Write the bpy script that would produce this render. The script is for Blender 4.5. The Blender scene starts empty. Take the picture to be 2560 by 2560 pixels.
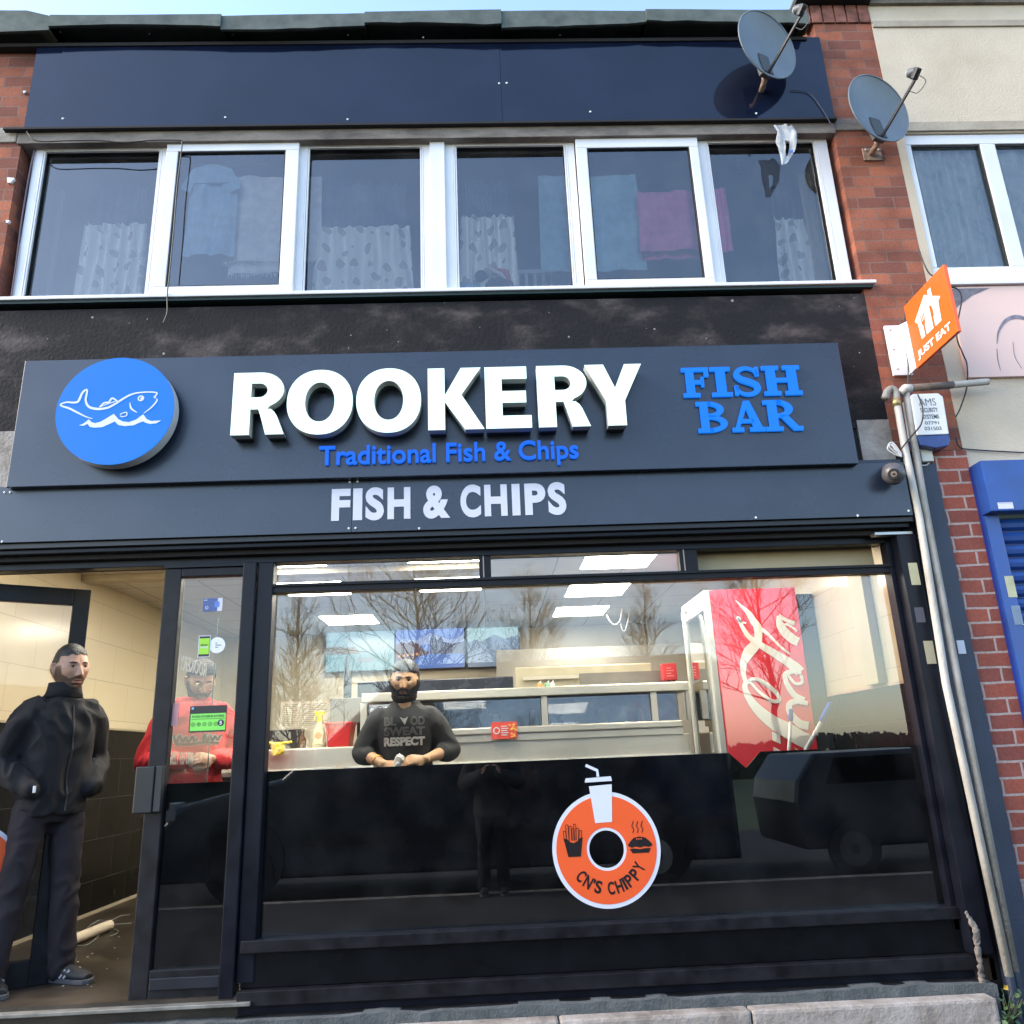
import bpy, bmesh, math, random
import numpy as np
from mathutils import Vector, Matrix, noise
from mathutils.geometry import tessellate_polygon
S = bpy.context.scene
COL = S.collection
PI = math.pi
random.seed(7)

# ------------------------------------------------------------------ camera
YAW, PITCH, ROLL, F, DIST, CZ = math.radians(2.14), math.radians(16.8), math.radians(-2.32), 2010.0, 4.5, 1.45
_cy, _sy, _cp, _sp = math.cos(YAW), math.sin(YAW), math.cos(PITCH), math.sin(PITCH)
FW = Vector((_sy*_cp, _cy*_cp, _sp)); R0 = Vector((_cy, -_sy, 0)); U0 = R0.cross(FW)
RT = R0*math.cos(ROLL) + U0*math.sin(ROLL); UP = -R0*math.sin(ROLL) + U0*math.cos(ROLL)
cd = bpy.data.cameras.new('camera'); cam = bpy.data.objects.new('camera', cd); COL.objects.link(cam)
cam.matrix_world = Matrix(((RT.x, UP.x, -FW.x, 0), (RT.y, UP.y, -FW.y, -DIST), (RT.z, UP.z, -FW.z, CZ), (0, 0, 0, 1)))
cd.sensor_width = 36; cd.lens = F/2560*36; cd.clip_end = 500; cd.clip_start = 0.05
S.camera = cam

# ------------------------------------------------------------------ sky, sun, exposure
SUN_EL, SUN_AZ = math.radians(33), math.radians(258)   # azimuth measured from +Y towards +X: behind the camera, to the left
w = bpy.data.worlds.new("World"); S.world = w; w.use_nodes = True
nt = w.node_tree; bg = nt.nodes['Background']
sky = nt.nodes.new('ShaderNodeTexSky'); sky.sky_type = 'NISHITA'; sky.sun_disc = False
sky.sun_elevation = SUN_EL; sky.sun_rotation = SUN_AZ; sky.dust_density = 1.0; sky.air_density = 1.0; sky.ozone_density = 1.1
nt.links.new(sky.outputs[0], bg.inputs[0]); bg.inputs[1].default_value = 0.15
sd = bpy.data.lights.new('sun', 'SUN'); so = bpy.data.objects.new('sun', sd); COL.objects.link(so)
sd.energy = 0.9; sd.angle = math.radians(25); sd.color = (1, .86, .72)
sdir = Vector((math.sin(SUN_AZ)*math.cos(SUN_EL), math.cos(SUN_AZ)*math.cos(SUN_EL), math.sin(SUN_EL)))
so.rotation_euler = sdir.to_track_quat('Z', 'Y').to_euler()
S.view_settings.view_transform = 'Standard'; S.view_settings.look = 'None'; S.view_settings.gamma = 1
S.view_settings.exposure = 2.1
S.cycles.max_bounces = 7; S.cycles.transparent_max_bounces = 12; S.cycles.use_denoising = True
S.cycles.sample_clamp_indirect = 6; S.cycles.caustics_reflective = False; S.cycles.caustics_refractive = False

# ------------------------------------------------------------------ helpers
def P(px, py, Y=0.0):
    "pixel of the 2560 px photograph -> (X, Z) on the plane at depth Y"
    d = RT*(px-1280) - UP*(py-1280) + FW*F
    t = (Y+DIST)/d.y
    return d.x*t, d.z*t+CZ
def PZ(px, py, z):
    d = RT*(px-1280) - UP*(py-1280) + FW*F
    t = (z-CZ)/d.z
    return d.x*t, d.y*t-DIST
K8 = 860/1932.0
def crop(x0, y0, s, Y, pts): return [P(x0+a*s, y0+b*s, Y) for a, b in pts]

def srgb(r, g, b):
    f = lambda c: (c/255/12.92) if c/255 <= .04045 else ((c/255+.055)/1.055)**2.4
    return (f(r), f(g), f(b))
MATS = {}
def mat(name, col, rough=.6, metal=0, spec=.5, var=.12, vs=6.0, bump=0, bs=60, emit=0, coat=0, rvar=.1, alpha=1, ecol=None):
    if name in MATS: return MATS[name]
    m = bpy.data.materials.new(name); m.use_nodes = True; MATS[name] = m
    n = m.node_tree; b = n.nodes['Principled BSDF']; L = n.links
    b.inputs['Base Color'].default_value = (*col, 1); b.inputs['Roughness'].default_value = rough
    b.inputs['Metallic'].default_value = metal; b.inputs['Specular IOR Level'].default_value = spec
    b.inputs['Coat Weight'].default_value = coat; b.inputs['Coat Roughness'].default_value = .05
    b.inputs['Alpha'].default_value = alpha
    if emit:
        b.inputs['Emission Color'].default_value = (*(ecol or col), 1); b.inputs['Emission Strength'].default_value = emit
    tc = n.nodes.new('ShaderNodeTexCoord')
    if var:
        nz = n.nodes.new('ShaderNodeTexNoise'); nz.inputs['Scale'].default_value = vs; nz.inputs['Detail'].default_value = 6
        L.new(tc.outputs['Object'], nz.inputs['Vector'])
        mx = n.nodes.new('ShaderNodeMix'); mx.data_type = 'RGBA'
        mx.inputs[6].default_value = (*[c*(1-var) for c in col], 1); mx.inputs[7].default_value = (*[min(1, c*(1+var)) for c in col], 1)
        mr = n.nodes.new('ShaderNodeMapRange'); mr.inputs[1].default_value = .3; mr.inputs[2].default_value = .7
        L.new(nz.outputs[0], mr.inputs[0]); L.new(mr.outputs[0], mx.inputs[0]); L.new(mx.outputs[2], b.inputs['Base Color'])
        if rvar:
            m2 = n.nodes.new('ShaderNodeMapRange'); m2.inputs[3].default_value = max(.02, rough-rvar*.6); m2.inputs[4].default_value = rough+rvar
            L.new(nz.outputs[0], m2.inputs[0]); L.new(m2.outputs[0], b.inputs['Roughness'])
    if bump:
        nb = n.nodes.new('ShaderNodeTexNoise'); nb.inputs['Scale'].default_value = bs; nb.inputs['Detail'].default_value = 5
        L.new(tc.outputs['Object'], nb.inputs['Vector'])
        bp = n.nodes.new('ShaderNodeBump'); bp.inputs['Strength'].default_value = 1; bp.inputs['Distance'].default_value = bump
        L.new(nb.outputs[0], bp.inputs['Height']); L.new(bp.outputs[0], b.inputs['Normal'])
    return m

def N(n, t, **kw):
    x = n.nodes.new(t)
    for k, v in kw.items():
        if k[0] == 'i' and k[1:].isdigit(): x.inputs[int(k[1:])].default_value = v
        else: setattr(x, k, v)
    return x
def ramp(n, stops, interp='LINEAR'):
    r = n.nodes.new('ShaderNodeValToRGB'); e = r.color_ramp.elements; r.color_ramp.interpolation = interp
    while len(e) < len(stops): e.new(.5)
    for i, (p, c) in enumerate(stops): e[i].position = p; e[i].color = (*c, 1) if len(c) == 3 else c
    return r

def brick_mat(name, c1, c2, cm, mortar=.012, bw=.245, rh=.0838, stain=.5, off=(0, 0)):
    m = bpy.data.materials.new(name); m.use_nodes = True; n = m.node_tree; L = n.links; b = n.nodes['Principled BSDF']
    tc = N(n, 'ShaderNodeTexCoord'); sp = N(n, 'ShaderNodeSeparateXYZ'); L.new(tc.outputs['Object'], sp.inputs[0])
    ad = N(n, 'ShaderNodeMath', operation='ADD'); L.new(sp.outputs[0], ad.inputs[0]); L.new(sp.outputs[1], ad.inputs[1])
    a2 = N(n, 'ShaderNodeMath', operation='ADD'); L.new(ad.outputs[0], a2.inputs[0]); a2.inputs[1].default_value = off[0]+50*bw*2
    a3 = N(n, 'ShaderNodeMath', operation='ADD'); L.new(sp.outputs[2], a3.inputs[0]); a3.inputs[1].default_value = off[1]
    cb = N(n, 'ShaderNodeCombineXYZ'); L.new(a2.outputs[0], cb.inputs[0]); L.new(a3.outputs[0], cb.inputs[1])
    # slight waviness so that courses are not ruler-straight
    nw = N(n, 'ShaderNodeTexNoise'); nw.inputs['Scale'].default_value = 9; L.new(tc.outputs['Object'], nw.inputs[0])
    vm = N(n, 'ShaderNodeVectorMath', operation='SCALE'); vm.inputs[3].default_value = .012
    vs = N(n, 'ShaderNodeVectorMath', operation='SUBTRACT'); L.new(nw.outputs[1], vs.inputs[0]); vs.inputs[1].default_value = (.5, .5, .5)
    L.new(vs.outputs[0], vm.inputs[0]); va = N(n, 'ShaderNodeVectorMath', operation='ADD'); L.new(cb.outputs[0], va.inputs[0]); L.new(vm.outputs[0], va.inputs[1])
    br = N(n, 'ShaderNodeTexBrick'); L.new(va.outputs[0], br.inputs[0])
    br.inputs['Scale'].default_value = 1; br.inputs['Mortar Size'].default_value = mortar/2; br.inputs['Mortar Smooth'].default_value = .15
    br.inputs['Brick Width'].default_value = bw; br.inputs['Row Height'].default_value = rh; br.inputs['Bias'].default_value = 0
    br.inputs['Color1'].default_value = (*c1, 1); br.inputs['Color2'].default_value = (*c2, 1); br.inputs['Mortar'].default_value = (*cm, 1)
    nz = N(n, 'ShaderNodeTexNoise'); nz.inputs['Scale'].default_value = 3.5; nz.inputs['Detail'].default_value = 8; L.new(tc.outputs['Object'], nz.inputs[0])
    rp = ramp(n, [(.3, (.5, .45, .42)), (.5, (.9, .88, .88)), (.7, (1.1, 1.08, 1.05))]); L.new(nz.outputs[0], rp.inputs[0])
    nf = N(n, 'ShaderNodeTexNoise'); nf.inputs['Scale'].default_value = 70; nf.inputs['Detail'].default_value = 6; L.new(tc.outputs['Object'], nf.inputs[0])
    rf = ramp(n, [(.25, (.72, .7, .7)), (.6, (1.05, 1.05, 1.05)), (.8, (1.2, 1.2, 1.2))]); L.new(nf.outputs[0], rf.inputs[0])
    m1 = N(n, 'ShaderNodeMix', data_type='RGBA', blend_type='MULTIPLY'); m1.inputs[0].default_value = stain
    L.new(br.outputs[0], m1.inputs[6]); L.new(rp.outputs[0], m1.inputs[7])
    m2 = N(n, 'ShaderNodeMix', data_type='RGBA', blend_type='MULTIPLY'); m2.inputs[0].default_value = .8
    L.new(m1.outputs[2], m2.inputs[6]); L.new(rf.outputs[0], m2.inputs[7]); L.new(m2.outputs[2], b.inputs[0])
    b.inputs['Roughness'].default_value = .9
    bp = N(n, 'ShaderNodeBump'); bp.inputs['Distance'].default_value = .006; bp.inputs['Strength'].default_value = .9
    mh = N(n, 'ShaderNodeMath', operation='MULTIPLY'); mh.inputs[1].default_value = -1; L.new(br.outputs[1], mh.inputs[0])
    ma = N(n, 'ShaderNodeMath', operation='MULTIPLY_ADD'); ma.inputs[1].default_value = .5; L.new(nf.outputs[0], ma.inputs[0]); L.new(mh.outputs[0], ma.inputs[2])
    L.new(ma.outputs[0], bp.inputs['Height']); L.new(bp.outputs[0], b.inputs['Normal'])
    return m

def stain_mat(name, stops, scale=2.0, rough=.85, bump=.004, bscale=40, stretch=(1, 1, 1), detail=9, dist=0.0, speck=None):
    m = bpy.data.materials.new(name); m.use_nodes = True; n = m.node_tree; L = n.links; b = n.nodes['Principled BSDF']
    tc = N(n, 'ShaderNodeTexCoord'); mp = N(n, 'ShaderNodeMapping'); mp.inputs['Scale'].default_value = stretch; L.new(tc.outputs['Object'], mp.inputs[0])
    nz = N(n, 'ShaderNodeTexNoise'); nz.inputs['Scale'].default_value = scale; nz.inputs['Detail'].default_value = detail
    nz.inputs['Roughness'].default_value = .62; nz.inputs['Distortion'].default_value = dist; L.new(mp.outputs[0], nz.inputs[0])
    rp = ramp(n, stops); L.new(nz.outputs[0], rp.inputs[0]); out = rp.outputs[0]
    if speck:
        vo = N(n, 'ShaderNodeTexVoronoi'); vo.inputs['Scale'].default_value = speck[0]; L.new(tc.outputs['Object'], vo.inputs[0])
        ns = N(n, 'ShaderNodeTexNoise'); ns.inputs['Scale'].default_value = speck[0]*.8; L.new(tc.outputs['Object'], ns.inputs[0])
        ad = N(n, 'ShaderNodeMath', operation='MULTIPLY_ADD'); ad.inputs[1].default_value = .6; L.new(ns.outputs[0], ad.inputs[0]); L.new(vo.outputs[0], ad.inputs[2])
        lt = N(n, 'ShaderNodeMath', operation='LESS_THAN'); lt.inputs[1].default_value = speck[1]; L.new(ad.outputs[0], lt.inputs[0])
        mx = N(n, 'ShaderNodeMix', data_type='RGBA'); L.new(lt.outputs[0], mx.inputs[0]); L.new(out, mx.inputs[6]); mx.inputs[7].default_value = (*speck[2], 1); out = mx.outputs[2]
    L.new(out, b.inputs[0]); b.inputs['Roughness'].default_value = rough
    nb = N(n, 'ShaderNodeTexNoise'); nb.inputs['Scale'].default_value = bscale; nb.inputs['Detail'].default_value = 6; L.new(tc.outputs['Object'], nb.inputs[0])
    bp = N(n, 'ShaderNodeBump'); bp.inputs['Distance'].default_value = bump; L.new(nb.outputs[0], bp.inputs['Height']); L.new(bp.outputs[0], b.inputs['Normal'])
    return m

def glass_mat(name, ior=1.85, tint=(1, 1, 1), dirt=.02, wav=.0004):
    m = bpy.data.materials.new(name); m.use_nodes = True; n = m.node_tree; L = n.links
    for x in list(n.nodes): n.nodes.remove(x)
    o = N(n, 'ShaderNodeOutputMaterial'); tr = N(n, 'ShaderNodeBsdfTransparent'); tr.inputs[0].default_value = (*tint, 1)
    gl = N(n, 'ShaderNodeBsdfGlossy'); gl.inputs['Roughness'].default_value = 0.0
    fr = N(n, 'ShaderNodeFresnel'); fr.inputs[0].default_value = ior
    mx = N(n, 'ShaderNodeMixShader'); L.new(fr.outputs[0], mx.inputs[0]); L.new(tr.outputs[0], mx.inputs[1]); L.new(gl.outputs[0], mx.inputs[2])
    tc = N(n, 'ShaderNodeTexCoord'); nz = N(n, 'ShaderNodeTexNoise'); nz.inputs['Scale'].default_value = 1.2; L.new(tc.outputs['Object'], nz.inputs[0])
    bp = N(n, 'ShaderNodeBump'); bp.inputs['Distance'].default_value = wav; bp.inputs['Strength'].default_value = .6; L.new(nz.outputs[0], bp.inputs['Height'])
    L.new(bp.outputs[0], gl.inputs['Normal'])
    df = N(n, 'ShaderNodeBsdfDiffuse'); df.inputs[0].default_value = (.7, .72, .72, 1)
    n2 = N(n, 'ShaderNodeTexNoise'); n2.inputs['Scale'].default_value = 5; n2.inputs['Detail'].default_value = 7; L.new(tc.outputs['Object'], n2.inputs[0])
    mr = N(n, 'ShaderNodeMapRange'); mr.inputs[1].default_value = .4; mr.inputs[2].default_value = .75; mr.inputs[3].default_value = dirt*.3; mr.inputs[4].default_value = dirt*2; L.new(n2.outputs[0], mr.inputs[0])
    m3 = N(n, 'ShaderNodeMixShader'); L.new(mr.outputs[0], m3.inputs[0]); L.new(mx.outputs[0], m3.inputs[1]); L.new(df.outputs[0], m3.inputs[2])
    L.new(m3.outputs[0], o.inputs[0])
    return m

class MB:
    def __init__(s): s.v = []; s.f = []; s.uv = None
    def add(s, vs, fs):
        o = len(s.v); s.v += [tuple(v) for v in vs]; s.f += [tuple(i+o for i in f) for f in fs]; return s
    def box(s, x0, x1, y0, y1, z0, z1):
        if x0 > x1: x0, x1 = x1, x0
        if y0 > y1: y0, y1 = y1, y0
        if z0 > z1: z0, z1 = z1, z0
        return s.add([(x0,y0,z0),(x1,y0,z0),(x1,y1,z0),(x0,y1,z0),(x0,y0,z1),(x1,y0,z1),(x1,y1,z1),(x0,y1,z1)],
              [(0,3,2,1),(4,5,6,7),(0,1,5,4),(1,2,6,5),(2,3,7,6),(3,0,4,7)])
    def bar(s, a, b, w, h, up=(0,0,1)):
        a, b = Vector(a), Vector(b); d = (b-a).normalized(); u = Vector(up); x = d.cross(u)
        if x.length < 1e-4: x = d.cross(Vector((1,0,0)))
        x.normalize(); u = x.cross(d)
        vs = [p + x*sx*w/2 + u*sz*h/2 for p in (a, b) for sx, sz in ((-1,-1),(1,-1),(1,1),(-1,1))]
        return s.add(vs, [(0,1,2,3),(7,6,5,4),(0,4,5,1),(1,5,6,2),(2,6,7,3),(3,7,4,0)])
    def prism(s, pts, y0, y1):
        "polygon in XZ extruded from y0 (front) to y1"
        a = sum(pts[i][0]*pts[(i+1)%len(pts)][1]-pts[(i+1)%len(pts)][0]*pts[i][1] for i in range(len(pts)))
        if a < 0: pts = pts[::-1]
        n = len(pts); vs = [(x, y0, z) for x, z in pts] + [(x, y1, z) for x, z in pts]
        tri = tessellate_polygon([[Vector((x, z, 0)) for x, z in pts]])
        fs = []
        for t in tri:
            A, B, C = [Vector((pts[i][0], pts[i][1])) for i in t]
            if (B-A).cross(C-A) < 0: t = t[::-1]
            fs.append(tuple(t)); fs.append(tuple(n+i for i in t[::-1]))
        fs += [(i, i+n, (i+1) % n + n, (i+1) % n) for i in range(n)]
        return s.add(vs, fs)
    def tube(s, pts, r, n=8, cap=True, flat=1.0, up=None):
        pts = [Vector(p) for p in pts]; m = len(pts)
        rs = r if isinstance(r, (list, tuple)) else [r]*m
        vs = []; prev = None
        for i, p in enumerate(pts):
            d = (pts[min(i+1, m-1)]-pts[max(i-1, 0)])
            if d.length < 1e-7: d = Vector((0,0,1))
            d.normalize()
            if up is not None: x = d.cross(Vector(up))
            elif prev is None: x = d.cross(Vector((0,0,1)) if abs(d.z) < .9 else Vector((0,1,0)))
            else: x = prev - d*prev.dot(d)
            if x.length < 1e-5: x = d.orthogonal()
            x.normalize(); prev = x; y = d.cross(x)
            rr = rs[i] if isinstance(rs[i], (tuple, list)) else (rs[i], rs[i]*flat)
            for k in range(n):
                a = 2*PI*k/n; vs.append(p + x*math.cos(a)*rr[0] + y*math.sin(a)*rr[1])
        fs = [(i*n+k, i*n+(k+1)%n, (i+1)*n+(k+1)%n, (i+1)*n+k) for i in range(m-1) for k in range(n)]
        if cap: fs += [tuple(range(n))[::-1], tuple((m-1)*n+k for k in range(n))]
        return s.add(vs, fs)
    def rings(s, rg, n=20, p=2.0):
        "stack of (centre, rx, ry) horizontal superellipses"
        vs = []
        for c, rx, ry in rg:
            for k in range(n):
                a = 2*PI*k/n; ca, sa = math.cos(a), math.sin(a)
                vs.append((c[0]+rx*math.copysign(abs(ca)**(2/p), ca), c[1]+ry*math.copysign(abs(sa)**(2/p), sa), c[2]))
        m = len(rg)
        fs = [(i*n+k, i*n+(k+1)%n, (i+1)*n+(k+1)%n, (i+1)*n+k) for i in range(m-1) for k in range(n)]
        return s.add(vs, fs + [tuple(range(n))[::-1], tuple((m-1)*n+k for k in range(n))])
    def ball(s, c, r, n=16, m=10):
        rx, ry, rz = r if isinstance(r, (tuple, list)) else (r, r, r)
        vs = [(c[0], c[1], c[2]-rz)]; fs = []
        for i in range(1, m):
            t = -PI/2+PI*i/m
            for k in range(n):
                a = 2*PI*k/n; vs.append((c[0]+rx*math.cos(t)*math.cos(a), c[1]+ry*math.cos(t)*math.sin(a), c[2]+rz*math.sin(t)))
        vs.append((c[0], c[1], c[2]+rz)); top = len(vs)-1
        for k in range(n):
            fs.append((0, 1+(k+1) % n, 1+k)); fs.append((top, top-n+k, top-n+(k+1) % n))
        fs += [(1+i*n+k, 1+i*n+(k+1)%n, 1+(i+1)*n+(k+1)%n, 1+(i+1)*n+k) for i in range(m-2) for k in range(n)]
        return s.add(vs, fs)
    def disc(s, c, r, y0, y1, n=64):
        return s.prism([(c[0]+r*math.cos(2*PI*k/n), c[1]+r*math.sin(2*PI*k/n)) for k in range(n)], y0, y1)
    def ring(s, c, r0, r1, y0, y1, n=64):
        vs = []
        for y in (y0, y1):
            for r in (r0, r1):
                vs += [(c[0]+r*math.cos(2*PI*k/n), y, c[1]+r*math.sin(2*PI*k/n)) for k in range(n)]
        fs = []
        for k in range(n):
            j = (k+1) % n
            fs += [(k, j, n+j, n+k)[::-1], (2*n+k, 2*n+j, 3*n+j, 3*n+k), (k, j, 2*n+j, 2*n+k), (n+k, n+j, 3*n+j, 3*n+k)[::-1]]
        return s.add(vs, fs)
    def ribbon(s, pts, ws, y0, y1, sm=6):
        "stroke of varying width in XZ, Catmull-Rom smoothed"
        if not isinstance(ws, (list, tuple)): ws = [ws]*len(pts)
        pp = [Vector((*p, 0)) for p in pts]; q = [pp[0]*2-pp[1]] + pp + [pp[-1]*2-pp[-2]]; wq = [ws[0]]+list(ws)+[ws[-1]]
        out = []; wo = []
        for i in range(1, len(q)-2):
            for k in range(sm):
                t = k/sm; a, b, c, d = q[i-1], q[i], q[i+1], q[i+2]
                out.append(.5*((2*b)+(c-a)*t+(2*a-5*b+4*c-d)*t*t+(3*b-a-3*c+d)*t**3)); wo.append(wq[i]*(1-t)+wq[i+1]*t)
        out.append(q[-2]); wo.append(wq[-2])
        L = []; Rr = []
        for i, p in enumerate(out):
            d = out[min(i+1, len(out)-1)]-out[max(i-1, 0)]; d.normalize(); nn = Vector((-d.y, d.x, 0))
            L.append(p+nn*wo[i]/2); Rr.append(p-nn*wo[i]/2)
        n = len(out); vs = [(p.x, y0, p.y) for p in L+Rr] + [(p.x, y1, p.y) for p in L+Rr]; fs = []
        for i in range(n-1):
            fs += [(i, n+i, n+i+1, i+1), (2*n+i, 2*n+i+1, 3*n+i+1, 3*n+i), (i, i+1, 2*n+i+1, 2*n+i), (n+i, 3*n+i, 3*n+i+1, n+i+1)]
        fs += [(0, 2*n, 3*n, n), (n-1, 2*n-1, 4*n-1, 3*n-1)]
        return s.add(vs, fs)
    def xf(s, M):
        s.v = [tuple(M @ Vector(v)) for v in s.v]; return s
    def join(s, o): return s.add(o.v, o.f)
    def mesh(s, name, smooth=False):
        me = bpy.data.meshes.new(name); me.from_pydata(s.v, [], s.f); me.validate(); me.update()
        if smooth: me.polygons.foreach_set('use_smooth', [True]*len(me.polygons))
        return me
    def build(s, name, m, parent=None, smooth=False, bev=0, seg=2, auto=None):
        me = s.mesh(name, smooth)
        if m: me.materials.append(m)
        if bev:
            b = bmesh.new(); b.from_mesh(me)
            es = [e for e in b.edges if len(e.link_faces) == 2 and e.calc_face_angle(0) > .5]
            bmesh.ops.bevel(b, geom=es, offset=bev, segments=seg, affect='EDGES', clamp_overlap=True, profile=.6)
            b.to_mesh(me); b.free()
        if auto is not None:
            me.polygons.foreach_set('use_smooth', [True]*len(me.polygons)); me.set_sharp_from_angle(angle=math.radians(auto))
        return link(name, me, parent)
def link(name, me, parent=None):
    o = bpy.data.objects.new(name, me); COL.objects.link(o); o.parent = parent; return o
def tag(o, label=None, cat=None, group=None, kind=None):
    if label: o['label'] = label
    if cat: o['category'] = cat
    if group: o['group'] = group
    if kind: o['kind'] = kind
    return o
def thing(name, label, cat, loc=(0,0,0), group=None, rz=0):
    o = bpy.data.objects.new(name, None); COL.objects.link(o); o.location = loc; o.rotation_euler = (0, 0, rz); o.empty_display_size = .1
    return tag(o, label, cat, group)
def copy_tree(o, parent=None):
    c = o.copy(); COL.objects.link(c); c.parent = parent
    for ch in [x for x in bpy.data.objects if x.parent == o]: copy_tree(ch, c)
    return c

def text_mb(body, bold=0.0, ext=0.0, space=1.0, ctr=False):
    c = bpy.data.curves.new('t', 'FONT'); c.body = body; c.offset = bold; c.extrude = ext; c.space_character = space; c.resolution_u = 6
    o = bpy.data.objects.new('t', c); COL.objects.link(o); bpy.context.view_layer.update()
    dg = bpy.context.evaluated_depsgraph_get(); me = bpy.data.meshes.new_from_object(o.evaluated_get(dg))
    vs = [v.co.copy() for v in me.vertices]; fs = [tuple(p.vertices) for p in me.polygons]
    bpy.data.objects.remove(o); bpy.data.curves.remove(c); bpy.data.meshes.remove(me)
    mb = MB(); mb.v = [tuple(v) for v in vs]; mb.f = fs; return mb
def fit_text(body, x0, x1, z0, z1, y, thick=.002, bold=0.0, space=1.0, mirror=False):
    "text standing in the XZ plane, its front face at y, fitted to a box"
    mb = text_mb(body, bold, .5, space); A = np.array(mb.v)
    mn, mx = A.min(0), A.max(0)
    X = (A[:, 0]-mn[0])/(mx[0]-mn[0]); Z = (A[:, 1]-mn[1])/(mx[1]-mn[1])
    if mirror: X = 1-X
    Yv = y + (0.5-A[:, 2])*thick
    mb.v = list(map(tuple, np.stack([x0+X*(x1-x0), Yv, z0+Z*(z1-z0)], 1))); return mb

def fuse(mb, voxel, smooth=2, folds=0, fscale=(6, 6, 14), fseed=0):
    me = mb.mesh('tmp'); o = bpy.data.objects.new('tmp', me); COL.objects.link(o)
    r = o.modifiers.new('r', 'REMESH'); r.mode = 'VOXEL'; r.voxel_size = voxel
    if smooth:
        s = o.modifiers.new('s', 'SMOOTH'); s.iterations = smooth; s.factor = .5
    bpy.context.view_layer.update(); dg = bpy.context.evaluated_depsgraph_get()
    out = bpy.data.meshes.new_from_object(o.evaluated_get(dg)); bpy.data.objects.remove(o)
    out.polygons.foreach_set('use_smooth', [True]*len(out.polygons))
    if folds:
        ns = [v.normal.copy() for v in out.vertices]
        for v, nn in zip(out.vertices, ns):
            c = v.co; q = Vector((c.x*fscale[0]+fseed, c.y*fscale[1], c.z*fscale[2]))
            a = noise.noise(q + noise.noise_vector(q*.5)*1.2)
            v.co = c + nn*(-abs(a)*2+.4)*folds
    out.update(); return out
def put(name, me, m, parent=None):
    me.name = name; me.materials.clear(); me.materials.append(m); return link(name, me, parent)

# ------------------------------------------------------------------ materials
M_orange_brick = brick_mat('orange_brick', (.42, .135, .070), (.19, .065, .045), (.26, .14, .105), mortar=.010, stain=.9)
M_red_brick = brick_mat('red_brick', (.38, .095, .055), (.25, .07, .05), (.48, .36, .31), mortar=.014, stain=.35, off=(.1, .03))
M_cream = stain_mat('cream_render', [(.3, (.50, .41, .30)), (.55, (.60, .50, .38)), (.75, (.63, .53, .41))], 1.3, .9, .004, 90)
M_conc = stain_mat('old_concrete', [(.25, (.07, .06, .055)), (.5, (.20, .17, .145)), (.75, (.30, .26, .225))], 3, .9, .005, 60, (1, 1, 3))
M_concl = stain_mat('pale_concrete', [(.3, (.14, .12, .10)), (.45, (.30, .26, .22)), (.6, (.40, .36, .32)), (.75, (.46, .42, .38))], 5, .9, .006, 50)
M_band = stain_mat('black_peeling_paint', [(.42, (.0015, .001, .002)), (.50, (.003, .0025, .003)), (.57, (.020, .015, .015)), (.70, (.085, .066, .060))], 2.6, .85, .005, 45, (1.0, 1, 1.7), 14, .15, speck=(14, .31, (.30, .27, .24)))
M_felt = stain_mat('green_roof_felt', [(.3, (.055, .07, .065)), (.5, (.085, .105, .095)), (.75, (.13, .15, .14))], 8, .85, .002, 200, (1, 1, 1))
M_dark = mat('soot_dark', (.012, .011, .012), .8)  # even near-black for capping, drip, soffit, slots and gaps
M_upvc = mat('white_upvc', (.74, .73, .74), .35, var=.07, vs=3)
M_gasket = mat('black_gasket', (.015, .017, .017), .6)
M_navy = mat('navy_panel', (.006, .010, .026), .07, spec=.5, var=.3, vs=2, rvar=.03, bump=.002, bs=1.3)
M_fascia = mat('grey_blue_panel', (.018, .026, .044), .26, spec=.6, var=.22, vs=2.5, rvar=.07)
M_frame = mat('black_aluminium', (.006, .007, .012), .32, spec=.22, var=.35, vs=7, rvar=.2)
M_frame2 = mat('worn_black_aluminium', (.009, .009, .011), .42, spec=.24, var=.5, vs=11, rvar=.25)
M_gloss = mat('black_gloss_film', (.0015, .002, .003), .03, spec=.12, var=.3, rvar=.0)
M_navypaint = mat('navy_masonry_paint', (.022, .032, .055), .55, var=.2, vs=5, bump=.002, bs=80)
M_white = mat('white_paint', (.75, .75, .78), .45, var=.04)
M_signw = mat('white_vinyl', (.62, .61, .68), .4, var=.03)
M_litface = mat('lit_letter_face', (.50, .66, .60), .4, var=0, emit=.20, ecol=(.74, 1.0, .92))
M_return = mat('letter_return', (.55, .58, .55), .35, metal=.1, var=.1)
M_returnd = mat('letter_backing', (.03, .05, .05), .5, var=.1)
M_bluelit = mat('lit_blue_face', (.003, .04, .25), .4, spec=.2, var=0, emit=.19, ecol=(.010, .24, 1.0))
M_bluelit2 = mat('lit_royal_blue_face', (.003, .03, .25), .4, spec=.2, var=0, emit=.19, ecol=(.010, .17, 1.0))
M_bluerim = mat('royal_blue_rim', (.01, .05, .5), .3, var=0, emit=.3, ecol=(.01, .06, .8))
M_steel = mat('brushed_steel', (.70, .66, .56), .34, metal=.75, var=.06, vs=4, rvar=.06)
M_steeld = mat('dull_steel', (.42, .42, .40), .4, metal=.9, var=.1)
M_galv = mat('galvanised', (.5, .48, .44), .45, metal=.7, var=.25, vs=20)
M_rust = mat('rusty_steel', (.35, .25, .19), .7, metal=.3, var=.4, vs=30)
M_dish = mat('grey_dish_paint', (.14, .17, .20), .42, var=.12, vs=6)
M_dishd = mat('dark_dish_back', (.05, .055, .06), .6, var=.2)
M_blackp = mat('black_plastic', (.018, .018, .02), .45, var=.2)
M_cable = mat('black_cable', (.012, .012, .014), .5, var=.1)
M_wcable = mat('white_cable', (.6, .58, .55), .5, var=.15)
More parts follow.
